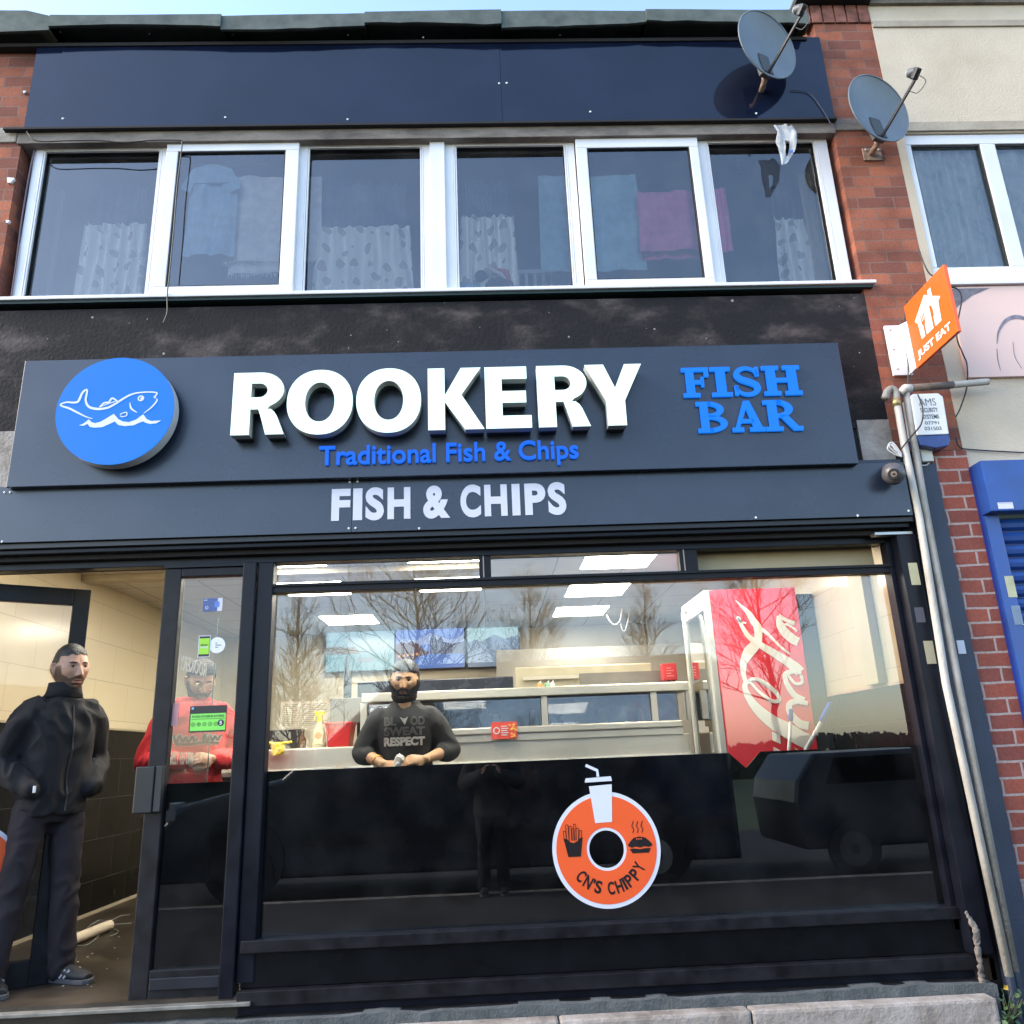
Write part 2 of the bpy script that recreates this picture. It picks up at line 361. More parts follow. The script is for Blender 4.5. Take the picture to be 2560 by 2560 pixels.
M_pipe = stain_mat('grubby_pipe', [(.3, (.16, .16, .13)), (.5, (.30, .28, .25)), (.75, (.42, .40, .38))], 9, .75, .004, 60, (1, 1, .35), speck=None)
M_pipel = stain_mat('pale_pipe', [(.3, (.30, .27, .22)), (.5, (.46, .43, .38)), (.75, (.6, .57, .54))], 9, .7, .003, 60, (1, 1, .35))
M_orange = mat('orange_sign', (.85, .13, .02), .35, var=.03)
M_orange2 = mat('orange_vinyl', (.82, .115, .03), .3, var=.02)
M_bluesh = mat('blue_shutter', (.010, .055, .24), .35, var=.2, vs=5, coat=.2)
M_blued = mat('deep_blue_shutter', (.008, .03, .20), .4, var=.2, vs=5)
M_glass = glass_mat('window_glass', 2.3, (.97, .985, .98), .006)
M_glassu = glass_mat('upper_window_glass', 2.35, (.985, .99, 1), .014, .0006)
M_glassd = glass_mat('door_glass', 1.6, (.86, .84, .82), .02)
M_tile = None

# ------------------------------------------------------------------ ground, road
gm = stain_mat('asphalt', [(.3, (.016, .016, .017)), (.7, (.030, .029, .028))], 6, .9, .004, 300)
gp = stain_mat('paving', [(.3, (.022, .021, .020)), (.7, (.045, .042, .04))], 2, .9, .003, 120)
tag(MB().add([(-120, -120, -.16), (120, -120, -.16), (120, 120, -.16), (-120, 120, -.16)], [(0, 1, 2, 3)]).build('ground', stain_mat('verge', [(.3, (.03, .05, .018)), (.7, (.07, .09, .035))], 1.2, .95, .02, 20)), kind='structure')
tag(MB().add([(-120, -12, -.13), (120, -12, -.13), (120, -5.15, -.13), (-120, -5.15, -.13)], [(0, 1, 2, 3)]).build('road', gm), kind='structure')
tag(MB().box(-60, 60, -5.0, .3, -.2, 0).build('pavement', gp), kind='structure')
tag(MB().box(-60, 60, -5.13, -5.004, -.2, .004).build('kerb', M_concl), kind='structure')

# ------------------------------------------------------------------ shop building shell
PLX, PRX0, PRX1 = -2.98, 2.47, 2.925      # pier edges
bld = thing('shop_building', 'two storey brick shop with a row of white upstairs windows over a black glazed shopfront', 'building')
TOPZ = 6.30
LW = P(60, 751, .06)[0]-.14
# piers
MB().box(-4.2, LW, 0, .3, 3.30, TOPZ).build('brick_pier', M_orange_brick, bld)
MB().box(2.50, PRX1, 0, 3.2, 3.12, 6.52).build('brick_pier', M_orange_brick, bld)
MB().box(2.71, 2.93, -.02, 3.2, -.1, 3.11).build('lower_brick_pier', M_red_brick, bld)
MB().box(2.546, 2.709, -.05, .5, -.1, 3.02).build('pier_strip', M_navypaint, bld)
# soldier course on the right pier
sold = MB()
for i in range(6): sold.box(2.40+i*.088, 2.40+i*.088+.078, -.015, .1, 6.44, 6.60)
sold.build('soldier_course', mat('soldier_brick', (.19, .075, .055), .9, var=.5, vs=14, bump=.004), bld, bev=.004)
MB().box(2.38, 2.93, -.10, .3, 6.605, 6.65).build('pier_capping', M_dark, bld)
# wall round the windows
zT, zB = P(1100, 352, .06)[1], P(1100, 738, .02)[1]
MB().box(LW, 2.50, .02, 3.2, 5.55, TOPZ).build('upper_wall', M_conc, bld)
lin = MB()
lin.box(LW-.02, 2.505, -.02, .2, 5.46, 5.565); lin.build('lintel', M_conc, bld, bev=.006)
MB().box(LW-.1, 2.51, -.055, -.02, 5.545, 5.56).build('lintel_drip', M_dark, bld)
# stone pads where the lintel bears
MB().box(-3.9, LW-.03, -.012, .1, 5.48, 5.60).build('bearing_stone', M_concl, bld, bev=.01)
MB().box(2.50, 2.93, -.012, .1, 5.49, 5.59).build('bearing_stone', M_conc, bld, bev=.01)
# dark painted band under the windows and the wall behind the fascias
X0b, X1b = P(0, 765, 0)[0]-.06, P(2190, 1000, 0)[0]
zSill = P(1100, 742, -.03)[1]
MB().box(X0b-1, 2.499, .0, .25, 3.28, zSill-.02).build('painted_band', M_band, bld)
MB().box(2.30, 2.50, -.006, .2, 3.02, 3.33).build('bare_plaster_patch', M_concl, bld)
MB().box(-3.9, -2.6, -.006, .2, 2.8, 3.4).build('bare_plaster_patch', M_concl, bld)
MB().box(-3.9, 2.62, .012, .30, 2.62, 3.30).build('beam_wall', M_dark, bld)
# roof edge felt pieces, sagging and lifting slightly
fe = MB(); xs = [(-4.2, P(130, 30, -.14)[0]), (P(130, 30, -.14)[0], P(555, 40, -.14)[0]), (P(555, 40, -.14)[0], P(912, 40, -.14)[0]), (P(912, 40, -.14)[0], P(1253, 40, -.14)[0]), (P(1253, 40, -.14)[0], P(1614, 40, -.14)[0]), (P(1614, 40, -.14)[0], 2.385)]
for i, (a, b) in enumerate(xs):
    y = -.145-.012*(i % 2); n = 8
    for k in range(n):
        xa, xb = a+(b-a)*k/n, a+(b-a)*(k+1)/n
        def zz(x): return 6.408+.03*math.sin(x*1.3+1)*.4 + (.05 if x < -2.9 else 0) + noise.noise(Vector((x*1.3, i, 0)))*.008
        def zb(x): return 6.295+.02*math.sin(x*2.4+i)+noise.noise(Vector((x*7, i, 3)))*.016
        fe.add([(xa, y, zb(xa)), (xb, y, zb(xb)), (xb, y, zz(xb)), (xa, y, zz(xa)), (xa, y+.02, zb(xa)), (xb, y+.02, zb(xb)), (xb, .6, zz(xb)+.01), (xa, .6, zz(xa)+.01)],
               [(0, 1, 2, 3), (3, 2, 6, 7), (0, 4, 5, 1)] + ([(0, 3, 7, 4)] if k == 0 else []) + ([(1, 5, 6, 2)] if k == n-1 else []))
fe.build('roof_felt_edge', M_felt, bld)
MB().box(-4.2, 2.40, -.06, .3, 6.235, 6.262).build('roof_soffit', M_dark, bld)
MB().box(-4.2, 2.95, .3, 6, 6.26, 6.38).build('roof', M_felt, bld)

# ------------------------------------------------------------------ upstairs window
YW = .06
def px_x(px, py=550, Y=YW): return P(px, py, Y)[0]
zg1, zg0 = P(600, 372, YW)[1], P(600, 741, YW)[1]      # glass top and bottom (approx, fixed lights)
zg1, zg0 = P(1250, 366, YW)[1], P(1250, 729, YW)[1]
fx0, fx1 = px_x(64), px_x(2099)
ft, fb = P(1250, 350, YW)[1]+.01, P(1250, 738, YW)[1]
win = MB()
win.box(fx0, fx1, YW-.02, YW+.05, zg1+.012, ft); win.box(fx0, fx1, YW-.02, YW+.05, fb, zg0-.002)
# jambs and mullions as (left px, right px)
posts = [(64, 84), (392, 408), (711, 761), (1060, 1137), (1429, 1448), (1748, 1785), (2072, 2099)]
for a, b in posts:
    win.box(px_x(a), px_x(b), YW-.02, YW+.05, zg0-.002, zg1+.012)
w1 = win.build('window', M_upvc, bld, bev=.005)
MB().box(px_x(1077), px_x(1115), YW-.045, YW-.0205, fb+.003, ft-.004).build('mullion_cover', M_upvc, w1, bev=.004)
bead = MB()
panes = [(84, 392), None, (761, 1060), (1137, 1429), None, (1785, 2072)]
for p in panes:
    if p:
        a, b = px_x(p[0]), px_x(p[1])
        for q in (.010, .022):
            y = YW-.02-.004+q*.25
            bead.box(a, b, y, YW, zg1+.012-q, zg1+.012-q+.010); bead.box(a, b, y, YW, zg0-.004+q-.01, zg0-.004+q)
            bead.box(a+q-.01, a+q, y, YW, zg0, zg1); bead.box(b-q, b-q+.01, y, YW, zg0, zg1)
bead.build('glazing_bead', M_upvc, w1, bev=.002)
def pane(x0, x1, z0, z1, y, m=M_glassu, par=None, nm='pane'):
    return MB().add([(x0, y, z0), (x1, y, z0), (x1, y, z1), (x0, y, z1)], [(0, 1, 2, 3)]).build(nm, m, par)
for p in panes:
    if p: pane(px_x(p[0]), px_x(p[1]), zg0-.004, zg1+.012, YW+.02, par=w1)
for (a, b, ga, gb) in ((408, 745, 438, 711), (1450, 1762, 1478, 1739)):
    z1, z0 = P((ga+gb)/2, 383 if ga < 1000 else 374, YW-.03)[1], P((ga+gb)/2, 719 if ga < 1000 else 702, YW-.03)[1]
    X0, X1, G0, G1 = px_x(a), px_x(b), px_x(ga), px_x(gb)
    s = MB(); y0, y1 = YW-.055, YW-.021
    s.box(X0, X1, y0, y1, z1, ft-.006); s.box(X0, X1, y0, y1, fb+.012, z0); s.box(X0, G0, y0, y1, z0, z1); s.box(G1, X1, y0, y1, z0, z1)
    s.build('sash', M_upvc, w1, bev=.005)
    g = MB(); q = .007
    g.box(G0, G1, y0+.004, y1, z1-q, z1); g.box(G0, G1, y0+.004, y1, z0, z0+q); g.box(G0, G0+q, y0+.004, y1, z0, z1); g.box(G1-q, G1, y0+.004, y1, z0, z1)
    g.build('gasket', M_gasket, w1)
    pane(G0, G1, z0, z1, YW-.035, par=w1)
gk = MB()
for p in panes:
    if p:
        a, b = px_x(p[0])+.010, px_x(p[1])-.010
        gk.box(a, b, YW+.004, YW+.018, zg1-.006, zg1); gk.box(a, b, YW+.004, YW+.018, zg0+.008, zg0+.013); gk.box(a, a+.006, YW+.004, YW+.018, zg0, zg1); gk.box(b-.006, b, YW+.004, YW+.018, zg0, zg1)
gk.build('gasket', M_gasket, w1)
MB().box(px_x(5), px_x(2140), -.045, YW+.03, fb-.028, fb-.003).build('sill', M_upvc, w1, bev=.006)
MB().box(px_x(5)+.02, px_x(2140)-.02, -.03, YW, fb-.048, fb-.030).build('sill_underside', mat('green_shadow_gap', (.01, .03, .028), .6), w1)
ht = MB(); ht.box(fx0, fx1-.02, YW-.03, YW+.05, ft+.002, ft+.035); ht.build('head_trim', M_upvc, w1, bev=.006)
# upstairs room
M_uwall = mat('upstairs_wall', (.34, .44, .58), .9, var=.06)
M_uceil = mat('upstairs_ceiling', (.5, .5, .5), .9, var=.03)
rz0, rz1 = 3.9, 5.56
room = MB(); room.box(-2.95, 2.5, 3.1, 3.15, rz0, rz1+.1); room.box(-2.98, -2.93, .12, 3.1, rz0, rz1+.1); room.box(2.48, 2.499, .12, 3.1, rz0, rz1+.1)
room.build('room_wall', M_uwall, bld)
MB().box(-2.93, 2.48, .08, 3.1, 5.462, 5.50).build('room_ceiling', M_uceil, bld)
MB().box(-2.93, 2.48, .12, 3.1, rz0-.1, rz0).build('room_floor', M_uwall, bld)

# ------------------------------------------------------------------ curtains and washing behind the upstairs glass
def dots_mat(name, base, dot, scale=7):
    m = bpy.data.materials.new(name); m.use_nodes = True; n = m.node_tree; L = n.links; b = n.nodes['Principled BSDF']
    tc = N(n, 'ShaderNodeTexCoord'); sp = N(n, 'ShaderNodeMapping'); sp.inputs['Scale'].default_value = (1, 0, .8); L.new(tc.outputs['Object'], sp.inputs[0])
    nz = N(n, 'ShaderNodeTexNoise'); nz.inputs['Scale'].default_value = 9; L.new(sp.outputs[0], nz.inputs[0])
    vm = N(n, 'ShaderNodeVectorMath', operation='SCALE'); vm.inputs[3].default_value = .05; L.new(nz.outputs[1], vm.inputs[0])
    va = N(n, 'ShaderNodeVectorMath', operation='ADD'); L.new(sp.outputs[0], va.inputs[0]); L.new(vm.outputs[0], va.inputs[1])
    vo = N(n, 'ShaderNodeTexVoronoi'); vo.inputs['Scale'].default_value = scale; vo.inputs['Randomness'].default_value = .55; L.new(va.outputs[0], vo.inputs[0])
    rp = ramp(n, [(.0, dot), (.27, dot), (.30, base)]); L.new(vo.outputs[0], rp.inputs[0]); L.new(rp.outputs[0], b.inputs[0]); b.inputs['Roughness'].default_value = .9
    return m
M_cur = dots_mat('leaf_dot_cotton', (.93, .93, .92), (.52, .46, .48), 10)
M_curshade = mat('curtain_shade_dark', (.06, .06, .12), .9, var=.3, vs=8)  # dark colour for the shade over the curtain tops
def cloth(x0, x1, z0, z1, Y, amp=.02, waves=6, seed=0, ragged=.012, taper=0.0, n=90, m=14, sag=0):
    vs = []; fs = []
    for j in range(m+1):
        t = j/m
        for i in range(n+1):
            s = i/n; xx = x0+(x1-x0)*s; xx = xx + (xx-(x0+x1)/2)*taper*t
            zt = z1 + ragged*math.sin(s*waves*2*PI+seed)*1.0 + ragged*noise.noise(Vector((s*14, seed, 1)))*1.5
            zb_ = z0 + sag*math.sin(s*PI)
            z = zt+(zb_-zt)*t
            y = Y + amp*math.sin(s*waves*2*PI+seed+.8*noise.noise(Vector((s*5, seed, t*1.5)))*3) + amp*.5*noise.noise(Vector((s*9, t*3, seed)))
            vs.append((xx, y, z))
    for j in range(m):
        for i in range(n): a = j*(n+1)+i; fs.append((a, a+1, a+n+2, a+n+1))
    return MB().add(vs, fs)
def PX(a, b, y, Y): return P(a, y, Y)[0], P(b, y, Y)[0]
YC = .19
cdesc = [(200, 358, 560, 748, 'pale leaf-dotted curtain in the first upstairs pane from the left', 6),
         (790, 1024, 566, 736, 'widest leaf-dotted curtain, gathered in the third upstairs pane', 6),
         (1153, 1288, 540, 732, 'leaf-dotted curtain behind the toy with the red and white hat', 5),
         (1945, 2022, 546, 712, 'narrow leaf-dotted curtain in the upstairs pane under the dishes', 3)]
for i, (a, b, t, bt, lab, wv) in enumerate(cdesc):
    x0, x1 = PX(a, b, (t+bt)/2, YC); z1 = P((a+b)/2, t, YC)[1]; z0 = P((a+b)/2, bt+25, YC)[1]
    r = thing('curtain', lab, 'curtain', group='leaf-dotted curtains upstairs')
    cloth(x0, x1, z0, z1, YC, .022, wv, i*2.1, .012, .10).build('curtain_skirt', M_cur, r, smooth=True)
    cloth(x0+.03, x1-.03, z1-.05, 5.30, YC+.045, .02, wv, i*2.1, .0, .0).build('curtain_shade', M_curshade, r, smooth=True)  # separate dark panel imitates the shaded upper half of the curtain
rr = thing('curtain_pole', 'thin pale curtain pole running across the upstairs room above the curtains', 'curtain pole')
xa, xb = P(640, 440, .5)[0], P(1345, 440, .5)[0]
MB().tube([(xa, .50, P(900, 440, .5)[1]), (xb, .50, P(900, 440, .5)[1])], .006, 8).build('rod', mat('white_pole', (.6, .6, .6), .4), rr)
MB().ball((xb, .5, P(900, 440, .5)[1]), .014).build('finial', M_white, rr, smooth=True)
YL = .125
def hang(name, label, cat, a, b, t, bt, col, Y=YL, amp=.012, wv=2, fringe=False, seed=0, poly=None):
    x0, x1 = PX(a, b, (t+bt)/2, Y); z1 = P((a+b)/2, t, Y)[1]; z0 = P((a+b)/2, bt, Y)[1]
    m = mat(name+'_fabric_%d' % seed, col, .95, var=.12, vs=14, bump=.002, bs=150)
    r = thing(name, label, cat, group='washing drying upstairs')
    cloth(x0, x1, z0, z1, Y, amp, wv, seed, .0, .05, sag=.01).build('cloth', m, r, smooth=True)
    if fringe:
        f = MB(); k = 46
        for i in range(k):
            s = (i+.5)/k; x = x0+(x1-x0)*s; x += (x-(x0+x1)/2)*.05
            l = .035*random.uniform(.5, 1.2)
            f.bar((x, Y, z0+.012), (x+random.uniform(-.008, .008), Y, z0-l+.01), .004, .004)
        f.build('fringe', m, r)
    return r
ts = hang('tee_shirt', 'pale blue tee shirt hung to dry beside the fringed blanket', 'shirt', 468, 588, 440, 640, (.34, .55, .76), seed=1)
x0, x1 = PX(452, 604, 470, YL-.01); zt = P(530, 425, YL)[1]
MB().prism([(x0, zt-.16), (x0+.07, zt-.01), (x0+.17, zt+.03), (x1-.17, zt+.03), (x1-.07, zt-.01), (x1, zt-.16), (x1-.07, zt-.20), (x1-.09, zt-.12), (x0+.09, zt-.12), (x0+.07, zt-.20)], YL-.02, YL-.012).build('sleeves', MATS['tee_shirt_fabric_1'], ts)
hang('blanket', 'large off-white woven blanket with a fringed hem between the second and third panes', 'blanket', 572, 800, 440, 655, (.80, .77, .80), fringe=True, seed=2, Y=.19)
hang('blanket', 'smaller folded white layer hanging below the large fringed blanket', 'blanket', 575, 740, 600, 685, (.78, .75, .78), fringe=True, seed=3, Y=.215)
hang('towel', 'wide pale blue towel hanging across the two panes right of centre', 'towel', 1352, 1600, 440, 680, (.30, .52, .68), seed=4, Y=.20, wv=1.2)
hang('towel', 'bright pink towel hung to dry in the fifth upstairs pane', 'towel', 1598, 1760, 478, 628, (.95, .20, .48), seed=5, wv=1.5)
hang('towel', 'pink towel end showing at the left of the pane under the dishes', 'towel', 1772, 1822, 470, 632, (.95, .22, .50), seed=6, Y=.20)
hang('towel', 'darker pink fold hanging below the bright pink towel', 'towel', 1606, 1752, 590, 650, (.75, .14, .36), seed=7, Y=.18)
# cot rail
cr = thing('cot', 'white slatted cot side standing low behind the fourth upstairs pane', 'cot')
YR = .5; x0, x1 = P(1285, 700, YR)[0], P(1455, 700, YR)[0]; zt = P(1370, 672, YR)[1]
M_cot = mat('white_cot', (.55, .58, .60), .5)
MB().box(x0, x1, YR, YR+.03, zt-.035, zt).build('top_rail', M_cot, cr, bev=.004)
MB().box(x0, x1, YR, YR+.03, zt-.42, zt-.385).build('bottom_rail', M_cot, cr)
for i in range(8):
    x = x0+.03+i*(x1-x0-.06)/7; MB().box(x-.011, x+.011, YR+.005, YR+.025, zt-.40, zt-.035).build('slat', M_cot, cr)
# toy with santa hat
ty = thing('soft_toy', 'black round-eared soft toy in a red hat with a white trim on the upstairs sill', 'toy')
YT = .17
c1 = P(1245, 712, YT); c2 = P(1203, 690, YT)
b = MB().ball((c1[0]+.01, YT, c1[1]-.02), (.10, .06, .075)); b.ball((c2[0], YT, c2[1]), (.045, .02, .045)); b.ball((c1[0]-.02, YT, c1[1]-.1), (.09, .06, .08))
put('toy_body', fuse(b, .006), mat('black_plush', (.012, .014, .02), 1, bump=.003, bs=200), ty)
h0 = P(1222, 678, YT); h1 = P(1274, 722, YT)
MB().tube([(h0[0], YT-.03, h0[1]), ((h0[0]+h1[0])/2+.012, YT-.035, (h0[1]+h1[1])/2+.02), (h1[0], YT-.03, h1[1])], .014, 10).build('hat_trim', mat('white_plush', (.75, .75, .78), .95), ty, smooth=True)
MB().tube([(h0[0]+.02, YT-.02, h0[1]), ((h0[0]+h1[0])/2+.045, YT-.02, (h0[1]+h1[1])/2+.04), (h1[0]+.012, YT-.02, h1[1])], [.014, .028, .012], 10).build('hat', mat('red_felt', (.55, .03, .06), .9), ty, smooth=True)
bc = hang('cloth_bundle', 'light blue cloth lying beside the soft toy on the sill', 'cloth', 1143, 1202, 706, 740, (.25, .45, .68), seed=8, Y=.15)
# small red bulbs on white flexes
for i, (px, py, lab) in enumerate(((606, 464, 'small red light showing beside the blanket in the second upstairs pane'), (1603, 407, 'small red light glowing above the bright pink towel upstairs'))):
    x, z = P(px, py, 1.2); r = thing('red_light', lab, 'lamp', group='small red lights upstairs')
    MB().ball((x, 1.2, z), .026 if i else .016).build('bulb', mat('red_bulb', (.9, .05, .08), .4, var=0, emit=3, ecol=(1, .06, .1)), r, smooth=True)
    MB().tube([(x, 1.2, z), (x, 1.2, 5.46)], .004, 6).build('flex', M_wcable, r)
x, z = P(1852, 395, .12)
r = thing('window_ornament', 'small dark ornament dangling inside the pane under the dishes', 'ornament')
MB().ball((x, .2, z), (.025, .02, .045)).build('bead', M_blackp, r, smooth=True); MB().tube([(x, .2, z+.04), (x-.01, .2, 5.45)], .005, 6).build('cord', M_cable, r); MB().ball((x+.008, .2, z-.055), .012).build('drop', M_blackp, r, smooth=True)
# cream blind at the far right
r = thing('blind', 'narrow cream vertical blind at the right end of the upstairs window', 'blind')
x0, x1 = P(2022, 550, .3)[0], 2.47
cloth(x0, x1, 4.0, 5.44, .36, .008, 2, 0, 0).build('slats', mat('cream_blind', (.62, .57, .44), .8, var=.05), r, smooth=True)
r = thing('blind', 'pale grey vertical blind at the left end of the upstairs window', 'blind')
cloth(-2.92, P(140, 550, .3)[0], 4.0, 5.40, .36, .006, 2, 0, 0).build('slats', mat('grey_blind', (.42, .47, .5), .8, var=.05), r, smooth=True)

# ------------------------------------------------------------------ navy cladding panel
cp = thing('cladding_panel', 'long navy blue cladding panel screwed above the upstairs windows', 'panel')
YP = -.05
q = [P(100, 66, YP), P(2043, 71, YP), P(2091, 307, YP), P(60, 326, YP)]
px0, px1 = (q[0][0]+q[3][0])/2, (q[1][0]+q[2][0])/2; pz1, pz0 = 6.27, 5.555
xm = P(1252, 200, YP)[0]
MB().box(px0, xm-.001, YP, .018, pz0, pz1).build('panel_board', M_navy, cp)
MB().box(xm+.001, px1, YP+.001, .018, pz0, pz1-.004).build('panel_board', M_navy, cp)
for (x, y) in [(150, 79), (373, 84), (582, 86), (870, 87), (1058, 93), (1237, 102), (1400, 87), (157, 296), (563, 293), (869, 298), (1476, 279), (1891, 283), (1248, 208), (1267, 207)]:
    X, Z = P(x, y, YP-.004); MB().ball((X, YP-.002, Z), (.008, .005, .008), 8, 6).build('screw_head', M_white, cp, smooth=True)

# ------------------------------------------------------------------ ROOKERY sign
YS = -.17; YF = -.28
sg = thing('shop_sign', 'wide slate blue sign tray with lit white raised letters and a round blue fish disc', 'sign')
qs = [P(64.5, 898, YS), P(2094, 860, YS), P(2148, 1158.5, YS), P(13.4, 1218.6, YS)]
sx0, sx1 = (qs[0][0]+qs[3][0])/2, (qs[1][0]+qs[2][0])/2; sz1, sz0 = (qs[0][1]+qs[1][1])/2, (qs[2][1]+qs[3][1])/2
MB().box(sx0, sx1, YS, -.002, sz0, sz1).build('sign_tray', M_fascia, sg, bev=.004)
def sans(ch, x0, x1, z0, z1, y, th):
    mb = MB(); W, H = x1-x0, z1-z0
    def U(p): return [(x0+a*W, z0+b*H) for a, b in p]
    def pr(p): mb.prism(U(p), y, y+th)
    def arc(cx, cy, rx, ry, a0, a1, n=18): return [(cx+rx*math.cos(a0+(a1-a0)*i/n), cy+ry*math.sin(a0+(a1-a0)*i/n)) for i in range(n+1)]
    if ch == 'O':
        n = 72; e = lambda r_, q: [(math.copysign(abs(math.cos(2*PI*k/n))**(2/q), math.cos(2*PI*k/n))*r_[0]+.5, math.copysign(abs(math.sin(2*PI*k/n))**(2/q), math.sin(2*PI*k/n))*r_[1]+.5) for k in range(n)]
        o, i_ = U(e((.5, .5), 2.15)), U(e((.225, .305), 2.1)); vs = [(a, yy, b) for yy in (y, y+th) for pts in (i_, o) for a, b in pts]; fs = []
        for k in range(n):
            j = (k+1) % n; fs += [(k, j, n+j, n+k)[::-1], (2*n+k, 2*n+j, 3*n+j, 3*n+k), (k, j, 2*n+j, 2*n+k), (n+k, n+j, 3*n+j, 3*n+k)[::-1]]
        mb.add(vs, fs)
    elif ch == 'R':
        pr([(0, 0), (.345, 0), (.345, 1), (0, 1)])
        pr([(.345, 1), (.50, 1)]+arc(.52, .715, .45, .285, PI/2, -PI*.36)[1:]+[(.66, .405), (.345, .405), (.345, .595), (.50, .595)]+arc(.50, .71, .16, .115, -PI/2, PI/2)[1:]+[(.345, .825)])
        pr([(.50, .404), (.735, .404), (.80, .36), (.85, .30), (.90, .20), (1.0, 0), (.655, 0), (.575, .22), (.54, .31)])
    elif ch == 'K':
        pr([(0, 0), (.30, 0), (.30, 1), (0, 1)]); pr([(.3005, .55), (.60, 1), (.96, 1), (.60, .56), (1, 0), (.66, 0), (.3005, .45)])
    elif ch == 'E':
        pr([(0, 0), (1, 0), (1, .20), (.37, .20), (.37, .41), (.90, .41), (.90, .60), (.37, .60), (.37, .80), (.93, .80), (.93, 1), (0, 1)])
    elif ch == 'Y':
        pr([(0, 1), (.33, 1), (.51, .61), (.70, 1), (1, 1), (.665, .40), (.665, 0), (.345, 0), (.345, .39)])
    return mb
lt = [('R', 576, 720, 1, 932, 1086), ('O', 717.6, 881, 0, 927, 1084), ('O', 891, 1052, 0, 922, 1080), ('K', 1071, 1211, 0, 921, 1073), ('E', 1215, 1330, 0, 918, 1068), ('R', 1341, 1477, 0, 914, 1065), ('Y', 1461, 1602, 0, 912, 1061)]
bx = {0: (576, 708, 1086), 1: (717.6, 881, 1005), 2: (891, 1052, 1005), 3: (1071, 1211, 1072), 4: (1216, 1330, 1068), 5: (1348, 1477, 1062), 6: (1461, 1602, 913)}
for i, (ch, a, b, _, t, bt) in enumerate(lt):
    A, B, row = bx[i]; x0, x1 = P(A, row, YF)[0], P(B, row, YF)[0]
    z1 = P((A+B)/2, t, YF)[1]; z0 = P((A+B)/2, bt, YF)[1]
    if i: z0 = z0c-(.008 if ch == 'O' else 0); z1 = z1c+(.008 if ch == 'O' else 0)
    else: z0c, z1c = z0, z1
    base = sans(ch, x0, x1, z0, z1, YF+.004, .060); L = base.build('letter', M_return, sg)
    L['label'] = 'raised white letter with grey sides'
    bk = sans(ch, x0+.004, x1-.004, z0+.003, z1-.003, YF+.0645, .0445); bk.build('letter_backing', M_returnd, L)
    fc = sans(ch, x0-.001, x1+.001, z0-.001, z1+.001, YF, .0035); fc.build('letter_face', M_litface, L)
# tagline
x0, x1 = P(797, 1140, YS-.02)[0], P(1446, 1130, YS-.02)[0]
za, zb = P(1100, 1106, YS-.02)[1], P(1100, 1167, YS-.02)[1]
tl = fit_text('Traditional Fish & Chips', x0, x1, zb-.006, za-.002, YS-.022, .018, .012); tl.build('tagline', M_bluelit2, sg)['label'] = 'blue raised lettering reading Traditional Fish & Chips'
# FISH / BAR slab letters
M_ = MB()
def slab(ch, x0, x1, z0, z1, y, th):
    "slab serif capitals drawn as polygons in a unit cell"
    mb = MB(); W, H = x1-x0, z1-z0
    def U(p): return [(x0+a*W, z0+b*H) for a, b in p]
    s = .13
    def box(a, b, c, d): mb.prism(U([(a, c), (b, c), (b, d), (a, d)]), y, y+th)
    if ch == 'F':
        box(.0, .62, 0, s); box(.14, .44, s, 1-s); box(0, 1, 1-s, 1); box(.84, 1, .68, 1-s); box(.44, .74, .44, .57); box(.70, .80, .34, .68)
    elif ch == 'I':
        box(0, 1, 0, s); box(0, 1, 1-s, 1); box(.27, .73, s, 1-s)
    elif ch == 'H':
        for a in (0, .56): box(a, a+.44, 0, s); box(a, a+.44, 1-s, 1); box(a+.10, a+.34, s, 1-s)
        box(.34, .66, .44, .58)
    elif ch == 'S':
        mb.ribbon(U([(.90, .70), (.80, .86), (.52, .945), (.24, .88), (.14, .72), (.28, .57), (.55, .48), (.82, .36), (.86, .20), (.68, .07), (.40, .05), (.16, .16), (.06, .34)]),
                  [H*.08, H*.09, H*.11, H*.15, H*.19, H*.20, H*.21, H*.20, H*.19, H*.14, H*.11, H*.09, H*.08], y, y+th, 5)
        box(.84, .97, .66, .98); box(.02, .14, .02, .36)
    elif ch == 'B':
        box(0, .5, 0, s); box(0, .5, 1-s, 1); box(.12, .38, s, 1-s)
        for c, h, r in ((.735, .265, .54), (.28, .28, .62)):
            n = 14; out = [(.38+r*math.sin(PI*k/n), c-h*math.cos(PI*k/n)) for k in range(n+1)]; inn = [(.38+(r-.22)*math.sin(PI*k/n), c-(h-s)*math.cos(PI*k/n)) for k in range(n+1)]
            mb.prism(U(out+inn[::-1]), y, y+th)
    elif ch == 'A':
        mb.prism(U([(.10, s), (.42, 1), (.60, 1), (.92, s), (.66, s), (.48, .74), (.22, s)]), y, y+th); box(.30, .68, .28, .40); box(0, .34, 0, s); box(.54, 1, 0, s)
    elif ch == 'R':
        box(0, .46, 0, s); box(0, .5, 1-s, 1); box(.11, .35, s, 1-s)
        c, h, r = .71, .29, .44; n = 14; out = [(.35+r*math.sin(PI*k/n), c-h*math.cos(PI*k/n)) for k in range(n+1)]; inn = [(.35+(r-.2)*math.sin(PI*k/n), c-(h-s)*math.cos(PI*k/n)) for k in range(n+1)]
        mb.prism(U(out+inn[::-1]), y, y+th); mb.prism(U([(.40, .50), (.62, .50), (.88, s), (1, s), (1, 0), (.76, 0)]), y, y+th)
    return mb
yl = YS-.02
rowF = crop(1700, 850, K8, yl, [(15, 235), (165, 235), (175, 230), (288, 230), (302, 230), (452, 228), (468, 228), (680, 225)])
zF1, zF0 = P(1700+360*K8, 850+148*K8, yl)[1], P(1700+360*K8, 850+312*K8, yl)[1]
for i, ch in enumerate('FISH'):
    slab(ch, rowF[2*i][0], rowF[2*i+1][0], zF0, zF1, yl, .018).build('letter', M_bluelit, sg)['label'] = 'small blue slab serif letter'
